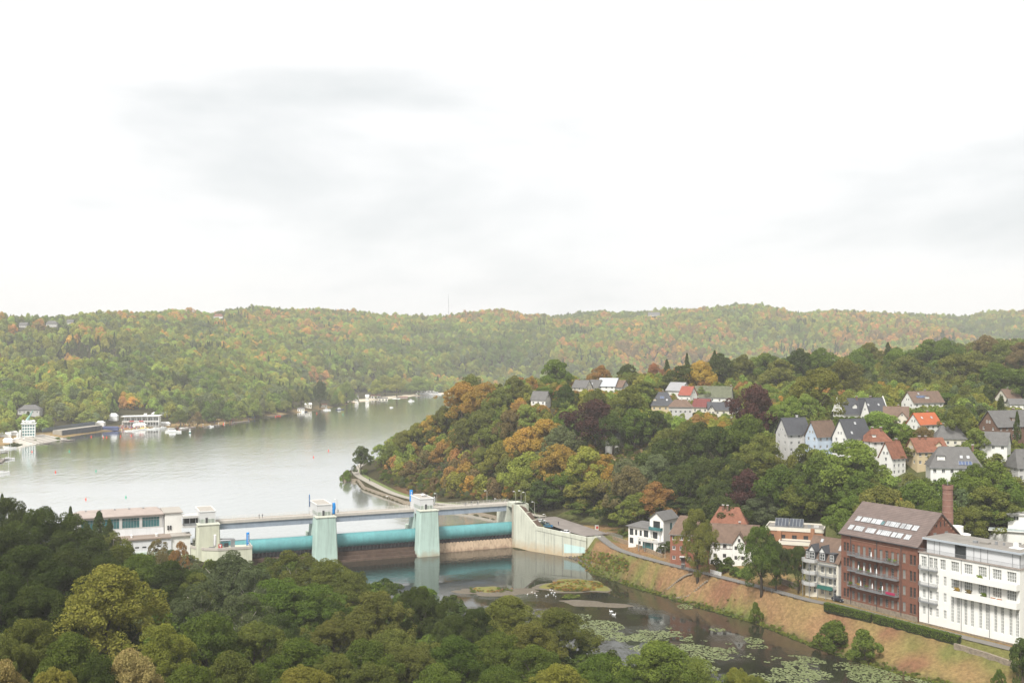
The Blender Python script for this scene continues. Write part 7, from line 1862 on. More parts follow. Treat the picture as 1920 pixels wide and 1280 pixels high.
def boat(px, py, L_, rz, m_, label, cabin=1.2, mast=0.0, group="boats on the lake", name="motor_boat"):
    p = onz(px, py, LAKE); t = thing(name, label, "boat", (p.x, p.y, LAKE), rz, group)
    B_ = L_ * 0.34; h = 0.5 + L_ * 0.05
    hull(L_, B_, h).build("hull", m_, t)
    if cabin:
        MB().hexa([(-L_ * .28, -B_ * .34, h), (L_ * .18, -B_ * .32, h), (L_ * .18, B_ * .32, h), (-L_ * .28, B_ * .34, h)], [(-L_ * .24, -B_ * .28, h + cabin), (L_ * .06, -B_ * .26, h + cabin), (L_ * .06, B_ * .26, h + cabin), (-L_ * .24, B_ * .28, h + cabin)]).build("cabin", HULLW, t)
        MB().box(-L_ * .26, L_ * .1, -B_ * .335, B_ * .335, h + cabin * .45, h + cabin * .8).build("window_band", GLASSD, t)
    if mast: MB().tube([(0, 0, h), (0, 0, mast)], 0.09, 6).build("mast", WHITEP, t)
boat(325, 810, 14, 0.2, HULLW, "white motor cruiser off the tribune", 2.4); boat(356, 811, 7, 1.9, HULLG, "green hulled motor boat with white cabin near the landing stage", 2.4)
boat(771, 752, 9, 0.4, HULLW, "white and red launch in the middle of the far water", 2.2); boat(734, 764, 5, 0.6, HULLW, "small white launch far out on the lake", 0.8)
boat(637, 768, 10, 0.3, HULLB, "dark hulled boat moored at the far wooded shore", 1.6); boat(613, 769, 9, 0.2, HULLW, "white boat moored at the far wooded shore", 1.2); boat(570, 772, 8, 0.2, HULLB, "dark boat moored left of the far pavilions", 0.8)
for i, (px, py) in enumerate([(240, 806), (252, 806), (263, 804), (274, 803), (283, 803), (292, 802), (298, 801), (306, 800), (345, 801), (395, 798)]):
    boat(px, py + 2, 6 + (i % 3), 0.3 + 0.2 * (i % 4), HULLW, "small white boat moored in front of the tribune, " + ["first", "second", "third", "fourth", "fifth", "sixth", "seventh", "eighth", "ninth", "tenth"][i] + " from the left", 0.9 if i % 2 else 0, 0, "moored boats by the tribune")
for i, (px, py) in enumerate([(20, 842), (4, 846), (16, 862), (5, 888)]):
    boat(px, py - 1, 8, 0.6, HULLW, ["white sailing boat at the upper left jetty", "blue covered sailing boat at the left edge", "white sailing boat with tall mast at the middle left jetty", "sailing boat at the lowest left jetty"][i], 0.7, 10 if i in (0, 2) else 0, "sailing boats at the left jetties", "sailing_boat")
def ship(px, py, label):
    p = onz(px, py, LAKE); t = thing("passenger_ship", label, "ship", (p.x, p.y, LAKE), 0.35, "passenger ships")
    hull(30, 6, 1.5).build("hull", HULLW, t)
    MB().box(-12, 9, -2.5, 2.5, 1.5, 4.2).build("saloon", HULLW, t); MB().box(-11.5, 8.5, -2.53, 2.53, 2.4, 3.5).build("window_band", GLASSD, t); MB().box(-10, 3, -2.3, 2.3, 6.4, 6.6).build("sun_roof", HULLW, t)
    for x in (-9.5, -4, 2): MB().box(x, x + .2, -2.2, 2.2, 4.2, 6.4).build("stanchion", HULLW, t)
ship(794, 741, "white passenger ship at the far end of the lake, left of two"); ship(811, 740, "white passenger ship at the far end of the lake, right of two")
# jetties
WOOD = mat("jetty_wood", (0.26, 0.23, 0.20), 0.95, var=0.15)
def jetty(px0, py0, px1, py1, w_, label):
    a, b = onz(px0, py0, LAKE), onz(px1, py1, LAKE); d = b - a; L_ = d.length
    t = thing("jetty", label, "jetty", (a.x, a.y, LAKE), math.atan2(d.y, d.x), "jetties on the lake")
    MB().box(0, L_, -w_ / 2, w_ / 2, 0.45, 0.75).build("deck", WOOD, t)
    pm = MB().box(-0.15, 0.15, -0.15, 0.15, -1, 1.3).mesh("pile", WOOD)
    for i in range(int(L_ / 5) + 1):
        for s_ in (-1, 1): put("pile", pm, t, (i * 5, s_ * (w_ / 2 + 0.16), 0))
for q in [((0, 848, 14, 847, 3.0), "uppermost jetty at the left edge"), ((6, 862, 26, 860, 2.6), "middle jetty at the left edge"), ((0, 884, 10, 884, 2.2), "lowest jetty at the left edge"), ((0, 868, 6, 862, 2.0), "gangway of the middle left jetty"), ((338, 806, 370, 800, 3.0), "landing stage right of the green boat"), ((385, 801, 411, 797, 2.6), "jetty with moored boats right of the landing stage"),
          ((82, 832, 94, 830, 6), "dark pile landing below the slipway, left of two"), ((122, 827, 133, 825, 6), "dark pile landing below the slipway, right of two"), ((436, 793, 466, 790, 2.5), "long low jetty along the far shore"), ((484, 783, 530, 778, 4), "pale timber landing at the far shore")]:
    jetty(*q[0], q[1])
# buoys
def buoy(px, py, c, label):
    p = onz(px, py, LAKE); t = thing("buoy", label, "buoy", (p.x, p.y, LAKE), 0, "buoys on the lake")
    m_ = mat("buoy_" + c, {'red': (0.75, 0.07, 0.03), 'green': (0.04, 0.42, 0.24)}[c], 0.5, var=0.02)
    s_ = 0.36 + p.y / 3600
    MB().lathe([(0.1, -0.5), (0.6 * s_, -0.2), (0.7 * s_, 0.3 * s_), (0.5 * s_, 1.0 * s_), (0.2 * s_, 1.7 * s_), (0.05, 1.9 * s_)], n=10).build("float", m_, t); MB().tube([(0, 0, 1.8 * s_), (0, 0, 2.5 * s_)], 0.08 * s_, 5).build("top_mark", m_, t)
RB = [(171, 819), (194, 820), (200, 820), (226, 818), (246, 817), (336, 808), (419, 795), (493, 781), (497, 781), (517, 781), (521, 780), (525, 780), (594, 775), (60, 847), (104, 885), (588, 857), (616, 845), (161, 936)]
for i, (px, py) in enumerate(RB):
    buoy(px, py, 'red', "red buoy " + ["off the grandstand wall, leftmost", "off the blue tent, left of a pair", "off the blue tent, right of a pair", "below the tribune, left", "below the tribune, right", "beside the white motor cruiser", "off the long low jetty", "off the timber landing, leftmost of five", "off the timber landing, second of five", "off the timber landing, third of five", "off the timber landing, fourth of five", "off the timber landing, fifth of five", "off the far pavilions", "below the regatta tower", "alone in the left of the lake", "alone left of the promenade spit", "alone nearest the promenade spit", "behind the power house roof"][i])
for i, (px, py) in enumerate([(130, 846), (180, 883), (236, 932), (643, 777)]):
    buoy(px, py, 'green', "green buoy " + ["off the slipway", "alone in the left of the lake", "behind the power house roof", "far out before the beach"][i])
# cars on the far shore, shore shrubs, a crowd
for i, px in enumerate((392, 398, 404, 411, 418, 30, 22, 14)):
    p = sz(px, 790 if px > 100 else 828, LAKE + 1.8); y_ = p.y + (26 if px > 100 else 14); x_ = p.x
    car((x_, y_, hz(x_, y_) + 0.02), 0.2 + 0.3 * (i % 2), [CWHITE, CSILV, CDARK, CWHITE, CRED, CSILV, CWHITE, CDARK][i], ["white", "silver", "dark", "white", "red", "silver", "white", "dark"][i] + " car parked " + ("under the far shore trees, " if px > 100 else "by the marina shelters, ") + ["first from the left", "second from the left", "third from the left", "fourth from the left", "last of the row", "rightmost", "middle", "leftmost"][i], "cars on the far shore", detail=False)
for i, (px, py, w_, h_, c, lab) in enumerate([(64, 828, 6, 5, 'g', "green shrub at the water below the regatta tower"), (106, 823, 8, 6, 'g', "green shrub beside the slipway, left"), (127, 820, 9, 5, 'g', "green shrub beside the slipway, right"), (158, 816, 4, 5, 'ol', "small shrub below the grandstand wall"), (208, 810, 6, 4, 'g', "round shrub at the water below the blue tent, left"), (222, 809, 5, 3.5, 'lg', "round shrub at the water below the blue tent, right"), (25, 833, 14, 4, 'dg', "dark low shrubs by the marina")]):
    p = sz(px, py, LAKE + 0.6); tree(p.x, p.y + 2, h_, w_, c, 'shrub', lab, "shrubs on the far shore", 'shrub', cat='shrub')
b = MB(); r = np.random.RandomState(3)
CR = [mat("crowd_" + str(i), c, 0.9, var=0.05) for i, c in enumerate([(0.5, 0.1, 0.08), (0.6, 0.58, 0.55), (0.05, 0.06, 0.1), (0.35, 0.2, 0.12), (0.1, 0.15, 0.35)])]
for i in range(420):
    px = r.uniform(224, 272) if i < 260 else r.uniform(318, 480); py = np.interp(px, [224, 480], [803, 786]) + r.uniform(-5, 4)
    p = sz(px, py, LAKE + 1.6); z = hz(p.x, p.y)
    if z < LAKE + 0.2: continue
    m_ = r.randint(5); w_ = r.uniform(.22, .3)
    b.hexa([(p.x - w_ * .7, p.y - .15, z), (p.x + w_ * .7, p.y - .15, z), (p.x + w_ * .7, p.y + .15, z), (p.x - w_ * .7, p.y + .15, z)], [(p.x - w_, p.y - .18, z + 1.42), (p.x + w_, p.y - .18, z + 1.42), (p.x + w_, p.y + .18, z + 1.42), (p.x - w_, p.y + .18, z + 1.42)], m_)
    b.lathe([(0.06, 1.42), (0.13, 1.55), (0.12, 1.7), (0.02, 1.78)], (p.x, p.y, z), 5, 3)
tag(b.build("crowd", CR), "far crowd of visitors in front of the tribune", "crowd", kind='stuff')
p = sz(57, 823); 
# tall trees along the far shore that stand out from the wood
for px, pt, wp_, c, lab in [(187, 762, 34, 'yg', "round yellow-green tree left of the tribune"), (128, 770, 40, 'g', "round dark green tree behind the slipway"), (108, 778, 18, 'ye', "small golden tree behind the slipway"), (338, 768, 36, 'ol', "olive tree standing at the shore right of the marquees"), (820, 704, 40, 'yg', "round yellow-green tree at the far beach, left of a pair"), (744, 704, 40, 'yg', "round yellow-green tree at the far beach, right of a pair"), (705, 712, 34, 'yg', "yellow-green tree behind the far beach pavilions"), (650, 716, 34, 'lg', "light green tree behind the far wooded shore"), (785, 708, 46, 'lg', "broad light green tree near the passenger ships"),
                         (660, 735, 22, 'g', "green tree at the water left of the far beach"), (600, 712, 34, 'dg', "dark tree behind the far cream pavilion"), (565, 730, 30, 'ol', "olive tree behind the far white pavilion"), (370, 772, 30, 'br', "brownish tree right of the marquees"), (630, 748, 26, 'g', "green tree over the far moored boats")]:
    py_ = {820: 742, 744: 744, 705: 748, 650: 756, 785: 741, 660: 757, 600: 766, 565: 770, 630: 761}.get(px, 800)
    pp = sz(px if px != 820 else 722, py_, LAKE + 1.8); y_ = pp.y + 22; k_ = px if px != 820 else 722; x_ = (k_ - 960) * y_ / F
    h_ = min(CZ - (pt - H0) * y_ / F - hz(x_, y_), 34)
    tree(x_, y_, max(h_, 8), wp_ * y_ / F, c, 'mid1' if wp_ > 30 else 'mid4', lab, "trees on the far shore")
# ------------------------------------------------------------------ the trees one can tell apart
# foreground: (x, top y, width px, colour, height m, shape)
NEARP = ['near0', 'near1', 'near2', 'near3', 'near4']
FG = [(18, 932, 120, 'dg', 25, 0), (75, 950, 130, 'dg', 25, 2), (125, 962, 120, 'dg', 24, 0), (160, 985, 100, 'dg', 20, 3), (10, 990, 150, 'dg', 23, 1), (60, 1020, 150, 'dg', 22, 0), (120, 1030, 140, 'dg', 20, 2), (0, 1075, 150, 'dg', 20, 1), (70, 1090, 150, 'dg', 19, 3),
      (175, 1010, 120, 'dg', 20, 1), (225, 1022, 110, 'ol', 18, 0), (260, 1040, 130, 'g', 17, 2), (320, 1052, 130, 'dg', 17, 1), (365, 1072, 90, 'ol', 15, 3), (405, 1050, 100, 'dg', 16, 0), (190, 1045, 110, 'dg', 18, 1),
      (200, 1062, 255, 'yg', 24, 1), (218, 1152, 120, 'dg', 13, 4), (425, 1032, 150, 'gy', 20, 'willow'), (375, 1085, 120, 'gy', 17, 'willow'), (478, 1062, 120, 'gy', 18, 'willow'), (555, 1030, 140, 'ol', 20, 'willow'), (612, 1048, 120, 'ol', 19, 0),
      (655, 1072, 120, 'ol', 17, 1), (525, 1085, 150, 'g', 18, 2), (590, 1095, 140, 'g', 17, 0), (455, 1110, 130, 'gy', 17, 'willow'), (700, 1110, 150, 'ol', 18, 0), (790, 1098, 105, 'dg', 18, 'near3'), (625, 1155, 120, 'ol', 14, 3), (520, 1150, 120, 'dg', 16, 2),
      (60, 1158, 140, 'ol', 17, 0), (12, 1182, 110, 'ol', 16, 3), (128, 1188, 170, 'g', 17, 1), (300, 1172, 150, 'yg', 17, 0), (385, 1150, 150, 'g', 18, 2), (475, 1160, 130, 'ol', 17, 3), (0, 1238, 150, 'be', 16, 0), (242, 1218, 150, 'be', 16, 1), (100, 1252, 110, 'yg', 14, 4),
      (430, 1222, 150, 'ol', 17, 1), (345, 1240, 130, 'g', 15, 3), (180, 1235, 110, 'dg', 14, 2), (555, 1198, 170, 'g', 17, 1), (680, 1200, 150, 'g', 17, 0), (745, 1178, 130, 'ol', 16, 3), (850, 1150, 85, 'dg', 15, 2), (895, 1138, 95, 'dg', 15, 0),
      (955, 1118, 150, 'ol', 17, 1), (1042, 1140, 150, 'ol', 16, 1), (995, 1165, 140, 'ol', 16, 0), (850, 1192, 140, 'g', 16, 1), (930, 1186, 130, 'g', 16, 2), (1010, 1212, 160, 'g', 16, 0), (775, 1210, 130, 'ol', 15, 4), (560, 1243, 150, 'yg', 14, 3),
      (700, 1243, 140, 'ol', 15, 2), (820, 1245, 150, 'g', 15, 1), (935, 1248, 140, 'g', 15, 0), (1050, 1246, 140, 'yg', 15, 4), (1125, 1226, 130, 'g', 16, 2), (1232, 1203, 190, 'lg', 18, 1), (1305, 1232, 120, 'lg', 15, 0), (1385, 1248, 80, 'yg', 13, 3), (1420, 1268, 70, 'ol', 11, 4),
      (1180, 1255, 120, 'g', 14, 3), (480, 1250, 120, 'g', 14, 0), (620, 1225, 120, 'ol', 15, 4)]
FGL = {16: 'wide domed yellow-green tree, largest crown among the foreground trees', 17: 'low dark bushy tree in front of the wide yellow-green crown', 28: 'loose dark tree standing alone against the lower river, its gaps showing water',
       37: 'pale beige-gold tree at the bottom edge below the wide domed crown', 36: 'pale gold tree cut by the bottom left corner', 61: 'bright light green tree at the bottom edge in front of the lily pads', 44: 'dark green tree left of the broad olive clump by the river'}
for i, (px, pt, wp, c, h, s) in enumerate(FG):
    x, y, hh, ww = solve_tree(px, pt, wp, h)
    hh = min(max(hh, h * 0.6), 30)
    lab = FGL.get(i)
    side = 'at the lower left by the power house' if px < 400 else 'in the foreground wood below the weir' if px < 800 else 'in the foreground wood beside the river pool'
    tree(x, y, hh, ww * 1.05, c, s if isinstance(s, str) else NEARP[s], lab or WORD[c] + ' broadleaf tree ' + side, 'foreground trees').children[0].color = tuple(v * 0.82 for v in tint_of(c)[:3]) + (1,)  # crown colours darkened to carry the cloud shadow over the foreground
for px, pt, wp, h in [(4, 922, 40, 24), (132, 946, 38, 22), (186, 955, 70, 20), (205, 970, 50, 18)]:
    x, y, hh, ww = solve_tree(px, pt, wp, h, y0=250)
    tree(x, y, min(max(hh, 12), 30), ww, 'dg', 'conifer', 'dark conifer tip rising over the trees left of the power house', 'conifers by the power house', 'conifer_tree')
for px, pt, wp, c in [(296, 1008, 55, 'br'), (338, 1012, 45, 'or'), (212, 992, 70, 'ol')]:
    x, y, hh, ww = solve_tree(px, pt, wp, 14, y0=250)
    tree(x, y, min(max(hh, 9), 20), ww, c, 'airy', ('thin %s birch in front of the white power house wall' % WORD[c]), 'birches by the power house', 'birch_tree')
# the wooded hill beyond the weir and the gardens: (x, top y, width px, colour [, label])
MIDP = ['mid0', 'mid1', 'mid2', 'mid3', 'mid4', 'mid5']
HILL = [(715, 833, 36, 'lg'), (735, 832, 42, 'dg'), (757, 806, 46, 'dg'), (780, 792, 46, 'yg'), (806, 778, 46, 'ol'), (832, 762, 50, 'dg'), (866, 716, 88, 'ye', 'tall golden yellow tree at the left end of the hill crest above the lake'), (884, 704, 60, 'ol'), (908, 716, 66, 'ol'), (936, 726, 60, 'dg'), (966, 704, 56, 'ol'), (986, 728, 50, 'gy'),
        (900, 768, 66, 'dg'), (868, 786, 56, 'ol'), (932, 786, 60, 'gy'), (958, 768, 64, 'br'), (985, 758, 60, 'lg'), (938, 828, 66, 'g'), (905, 838, 50, 'ol'), (952, 858, 60, 'dg'), (985, 800, 70, 'ol'), (978, 752, 46, 'or'),
        (1022, 786, 90, 'ye'), (1052, 800, 80, 'gy'), (1116, 752, 112, 'pu', 'broad dark purple copper beech in front of a white house on the hill'), (992, 850, 96, 'yg'), (1052, 832, 86, 'ye'), (1102, 836, 96, 'yg'), (1134, 852, 76, 'ye'), (1062, 884, 80, 'g'), (1114, 892, 110, 'yg', 'yellow-green tree beside the car park at the foot of the hill'),
        (1172, 862, 80, 'gy'), (1186, 874, 100, 'br'), (1244, 822, 100, 'dg'), (1228, 852, 90, 'gy'), (1314, 794, 96, 'dg'), (1352, 800, 100, 'dg'), (1402, 780, 90, 'g'), (1424, 812, 90, 'ol'), (1416, 724, 92, 'pu', 'tall dark purple copper beech right of the grey roofed houses'),
        (1382, 862, 80, 'dg'), (1342, 898, 80, 'dg'), (1402, 882, 76, 'pu', 'dark brownish purple tree behind the half timbered house'), (1464, 874, 90, 'g'), (1230, 902, 90, 'or'), (1282, 930, 100, 'dg'), (1146, 902, 90, 'ol'), (1200, 925, 90, 'ol'),
        (1590, 826, 120, 'lg', 'bright leafy tree with white wall showing through, below the grey house row'), (1540, 852, 110, 'g'), (1502, 902, 96, 'ol'), (1562, 902, 110, 'g'), (1622, 884, 96, 'g'), (1700, 842, 86, 'ol', 'round olive tree in front of the orange tiled roofs'), (1662, 912, 110, 'ol'), (1722, 902, 90, 'g'), (1802, 882, 60, 'g'), (1862, 864, 96, 'g'), (1852, 912, 110, 'ol'), (1890, 900, 80, 'g'),
        (1770, 736, 84, 'g', 'big round green tree right of the bright orange roof'), (1644, 772, 90, 'lg', 'pale lime green tree behind the orange tiled roof'), (1482, 742, 64, 'lg'), (1512, 737, 60, 'lg'), (1830, 802, 52, 'lg'), (1818, 834, 60, 'lg'), (1800, 760, 60, 'ol'), (1730, 800, 50, 'br'),
        (1312, 676, 72, 'ye', 'broad golden brown tree behind the white gabled houses on the crest'), (1392, 664, 52, 'ol'), (1462, 674, 80, 'ol'), (1350, 664, 60, 'dg'), (1282, 684, 70, 'dg'), (1226, 682, 34, 'rb', 'rust red tree on the hill crest right of the roofs'), (1176, 682, 42, 'dg'), (1126, 684, 46, 'or'), (1436, 662, 60, 'g'), (1540, 654, 70, 'g'),
        (1532, 690, 86, 'ol'), (1582, 674, 90, 'ol'), (1612, 652, 60, 'g'), (1632, 642, 50, 'ol'), (1700, 668, 90, 'ol'), (1742, 638, 80, 'g'), (1802, 664, 90, 'ol'), (1772, 636, 60, 'g'), (1852, 628, 60, 'br'), (1884, 638, 60, 'ol'), (1914, 642, 60, 'br'), (1500, 655, 60, 'dg'), (1680, 652, 60, 'g'), (1830, 660, 70, 'ol'), (1870, 680, 80, 'g'), (1915, 690, 70, 'g'),
        (1040, 674, 68, 'g', 'tall green tree standing above its neighbours on the crest'), (1062, 722, 50, 'dg'), (1020, 726, 60, 'g'), (1000, 738, 50, 'g'), (1150, 715, 60, 'ol'), (1180, 722, 70, 'ol'), (1210, 715, 70, 'ol'), (1120, 730, 60, 'ol'), (1240, 715, 50, 'ol'), (1060, 770, 60, 'g'), (1150, 770, 70, 'dg'), (1190, 765, 70, 'g'), (1225, 770, 60, 'dg'),
        (1250, 805, 70, 'ol'), (1290, 790, 80, 'ol'), (1350, 720, 60, 'g'), (1320, 722, 50, 'lg'), (1440, 720, 50, 'lg'), (1560, 730, 40, 'g'), (1620, 740, 40, 'lg'), (1275, 870, 80, 'dg'), (1320, 860, 70, 'dg'), (1360, 930, 90, 'dg'), (1430, 930, 80, 'gy'), (1480, 950, 80, 'dg'), (1530, 960, 80, 'g'),
        (1600, 930, 90, 'g'), (1640, 945, 70, 'ol'), (1750, 935, 80, 'g'), (1810, 950, 70, 'ol'), (1870, 945, 80, 'g'), (1160, 930, 80, 'dg'), (1090, 940, 60, 'g'), (1050, 920, 60, 'g'), (1010, 900, 60, 'dg'), (985, 900, 50, 'ol'), (1240, 940, 70, 'dg'), (1830, 870, 60, 'g'), (1910, 860, 60, 'g'), (1685, 935, 60, 'ye', 'small golden tree beside the white house below the orange tiled roof'),
        (1575, 860, 80, 'g'), (1450, 850, 60, 'ol'), (1465, 800, 40, 'g'), (1500, 870, 70, 'dg'), (1600, 870, 70, 'dg')]
for i, a in enumerate(HILL):
    px, pt, wp, c = a[:4]
    if px < 1000: c = {'dg': 'ol', 'g': 'yg' if i % 2 else 'ol', 'gy': 'ol', 'ol': 'ye' if i % 4 == 0 else 'ol'}.get(c, c)
    x, y, hh, ww = solve_tree(px, pt, wp, None, y0=330)
    if c != 'pu':
        for (a0, b0, a1, b1, yy) in KEEP:        # a listed tree that would cover a house stands behind it
            ov_ = min(px + wp / 2, a1) - max(px - wp / 2, a0)
            if y < yy and ov_ > 0.25 * min(wp, a1 - a0) and pt < b1 - 0.6 * (b1 - b0) and yy < 700:
                y = yy + 9; x = (px - 960) * y / F; ww = wp * y / F
                hh = CZ - (pt - H0) * y / F - hz(x, y)
    for _k in range(30):
        if any(math.hypot(x - fx, y - fy) < fr + ww * 0.35 for fx, fy, fr in FOOT[:8]):
            y += 4; x = (px - 960) * y / F; ww = wp * y / F; hh = CZ - (pt - H0) * y / F - hz(x, y)
    hh = min(max(hh, 6), 28)
    zone = 'on the wooded slope above the weir' if px < 1000 else 'on the hillside above the riverside houses' if pt > 770 else 'on the wooded crest behind the hill houses' if pt < 700 else 'among the hill houses'
    tree(x, y, hh, ww * 1.12, c, MIDP[i % 6] if c not in ('pu',) else MIDP[1], a[4] if len(a) > 4 else WORD[c] + ' broadleaf tree ' + zone, 'trees on the hill right of the weir')
for px, pt, wp, h, lab in [(1877, 742, 22, 17, 'dark columnar conifer in front of the brown brick house'), (1907, 768, 26, 16, 'slim dark cone shaped conifer near the right edge')]:
    x, y, hh, ww = solve_tree(px, pt, wp, h, y0=330)
    tree(x, y, min(max(hh, 12), 24), ww, 'dg', 'column' if px < 1890 else 'conifer', lab, None, 'conifer_tree')
for px, pt, wp, h in [(1665, 640, 34, 18), (1250, 672, 30, 15), (1288, 660, 24, 15), (1340, 655, 30, 16), (1640, 700, 40, 16), (1850, 720, 46, 16)]:
    x, y, hh, ww = solve_tree(px, pt, wp, h, y0=480)
    tree(x, y, min(max(hh, 12), 26), ww, 'dg', 'conifer', 'dark pointed conifer in the wood behind the hill houses', 'conifers on the hill', 'conifer_tree')
# trees standing by themselves near the water
def lone(px, base, top, wp, c, proto, label, z=None, name='broadleaf_tree'):
    g = on_ground(px, base) if z is None else onz(px, base, z)
    h = (base - top) * g.y / F
    return tree(g.x, g.y, h, wp * g.y / F, c, proto, label, None, name, z=g.z)
lone(1308, 1086, 953, 80, 'ol', 'near2', 'tall olive tree leaning over the lane in front of the red brick house')
lone(1428, 1112, 985, 92, 'g', 'near0', 'green tree with dark trunk on the bank in front of the orange brick block')
lone(1455, 1108, 1010, 60, 'dg', 'near3', 'dark green tree beside the lane, right of a similar tree')
lone(1497, 1112, 1022, 56, 'dg', 'near4', 'dark green tree between the lane and the white balcony house')
lone(677, 889, 836, 46, 'dg', 'mid4', 'dark green tree on the tip of the promenade spit')
lone(651, 902, 882, 20, 'g', 'shrub', 'small green shrub at the water edge of the promenade spit', name='shrub')
lone(1565, 1218, 1165, 60, 'g', 'shrub', 'willowy green shrub at the water edge, left of two', name='shrub')
lone(1622, 1238, 1182, 56, 'g', 'shrub2', 'willowy green shrub at the water edge, right of two', name='shrub')
lone(1418, 1170, 1130, 22, 'g', 'shrub2', 'small upright shrub at the river edge below the lane', name='shrub')
lone(1918, 1290, 1195, 70, 'dg', 'mid3', 'dark tree cut by the right edge below the white apartment block')
lone(1872, 1290, 1255, 20, 'g', 'shrub2', 'small green shrub at the bottom right on the dry bank', name='shrub')
# ------------------------------------------------------------------ woods that read as a mass: instanced stuff
FARCOL = bpy.data.collections.new("far_foliage")
for k in range(5):
    o = bpy.data.objects.new("far_crown", far_proto(k, LEAFI)); FARCOL.objects.link(o)
def scatter(name, label, cat, pos, tint, scale, col=FARCOL, con=None):
    n = len(pos)
    me = bpy.data.meshes.new(name)
    me.vertices.add(n); me.vertices.foreach_set("co", np.asarray(pos, dtype=np.float32).ravel())
    for nm, ty, dat in [("tint", 'FLOAT_COLOR', np.concatenate([tint, np.ones((n, 1))], 1)), ("size", 'FLOAT_VECTOR', scale), ("turn", 'FLOAT_VECTOR', np.stack([np.zeros(n), np.zeros(n), np.random.RandomState(4).rand(n) * 6.28], 1))]:
        a_ = me.attributes.new(nm, ty, 'POINT')
        a_.data.foreach_set("color" if ty == 'FLOAT_COLOR' else "vector", np.asarray(dat, dtype=np.float32).ravel())
    a_ = me.attributes.new("pick", 'INT', 'POINT'); pk = np.random.RandomState(5).randint(0, 4, n)
    if con is not None: pk[con] = 4
    a_.data.foreach_set("value", pk.astype(np.int32))
    me.materials.append(LEAFI)
    o = put(name, me)
    tag(o, label, cat, kind='stuff')
    ng = bpy.data.node_groups.new(name, 'GeometryNodeTree')
    ng.interface.new_socket(name="Geometry", in_out='INPUT', socket_type='NodeSocketGeometry')
    ng.interface.new_socket(name="Geometry", in_out='OUTPUT', socket_type='NodeSocketGeometry')
    N, L = ng.nodes, ng.links
    gi, go = N.new("NodeGroupInput"), N.new("NodeGroupOutput")
    ip = N.new("GeometryNodeInstanceOnPoints")
    ci = N.new("GeometryNodeCollectionInfo"); ci.inputs[0].default_value = col
    ci.inputs['Separate Children'].default_value = True; ci.inputs['Reset Children'].default_value = True
    def na(nm, ty):
        q = N.new("GeometryNodeInputNamedAttribute"); q.data_type = ty; q.inputs[0].default_value = nm
        return q.outputs[0]
    L.new(gi.outputs[0], ip.inputs['Points']); L.new(ci.outputs[0], ip.inputs['Instance'])
    ip.inputs['Pick Instance'].default_value = True
    L.new(na("pick", 'INT'), ip.inputs['Instance Index'])
    L.new(na("size", 'FLOAT_VECTOR'), ip.inputs['Scale'])
    L.new(na("turn", 'FLOAT_VECTOR'), ip.inputs['Rotation'])
    L.new(ip.outputs[0], go.inputs[0])
    md = o.modifiers.new("scatter", 'NODES'); md.node_group = ng
    return o
def visible(X, Y, Ztop, clear=3.0, steps=70):
    ok = np.ones(X.shape, bool)
    for t in np.linspace(0.25, 0.985, steps):
        gx_, gy_ = X * t, Y * t
        ok &= (CZ + (Ztop - CZ) * t) > HG(gx_, gy_) + clear
    return ok
# fast terrain lookup from the ground grid
_GZ2 = _GZ.reshape(GNY, GNX)
def HG(X, Y):
    i = np.clip(np.searchsorted(_gx, X) - 1, 0, GNX - 2); j = np.clip(np.searchsorted(_gy, Y) - 1, 0, GNY - 2)
    u = (X - _gx[i]) / (_gx[i + 1] - _gx[i]); v = (Y - _gy[j]) / (_gy[j + 1] - _gy[j])
    return (_GZ2[j, i] * (1 - u) + _GZ2[j, i + 1] * u) * (1 - v) + (_GZ2[j + 1, i] * (1 - u) + _GZ2[j + 1, i + 1] * u) * v
def grid_pts(x0, x1, y0, y1, s, seed):
    r = np.random.RandomState(seed)
    gx_, gy_ = np.meshgrid(np.arange(x0, x1, s), np.arange(y0, y1, s))
    X = gx_.ravel() + r.uniform(-.45, .45, gx_.size) * s; Y = gy_.ravel() + r.uniform(-.45, .45, gx_.size) * s
    return X, Y, r
def clear_of_keep(X, Y, Z0, Z1, w):
    """drop foliage that would hide a building or stand inside one"""
    ok = np.ones(X.shape, bool)
    px = 960 + F * X / Y; t = H0 + F * (CZ - Z1) / Y; b = H0 + F * (CZ - Z0) / Y; hw = w * 0.5 * F / Y
    for (a0, b0, a1, b1, yy) in KEEP:
        ok &= ~((Y < yy) & (px + hw > a0) & (px - hw < a1) & (t < b1) & (b > b0))
    for (cx, cy, r) in FOOT:
        ok &= np.hypot(X - cx, Y - cy) > r + w * 0.3
    return ok
PAL = np.array([TINT[c] for c in ('dg', 'g', 'gy', 'ol', 'lg', 'yg', 'ye', 'or', 'br')])
def pick_tint(X, Y, r, warm):
    n = vnoise(X, Y, 42, 21) * 0.52 + vnoise(X, Y, 170, 22) * 0.40 + r.rand(len(X)) * 0.34 + warm
    e_ = np.array([0.36, 0.52, 0.60, 0.74, 0.84, 0.97, 1.03, 1.11])
    k = np.digitize(n, e_)
    t = PAL[k]
    return t * r.uniform(0.8, 1.2, (len(X), 1)) * r.uniform(0.93, 1.07, (len(X), 3))
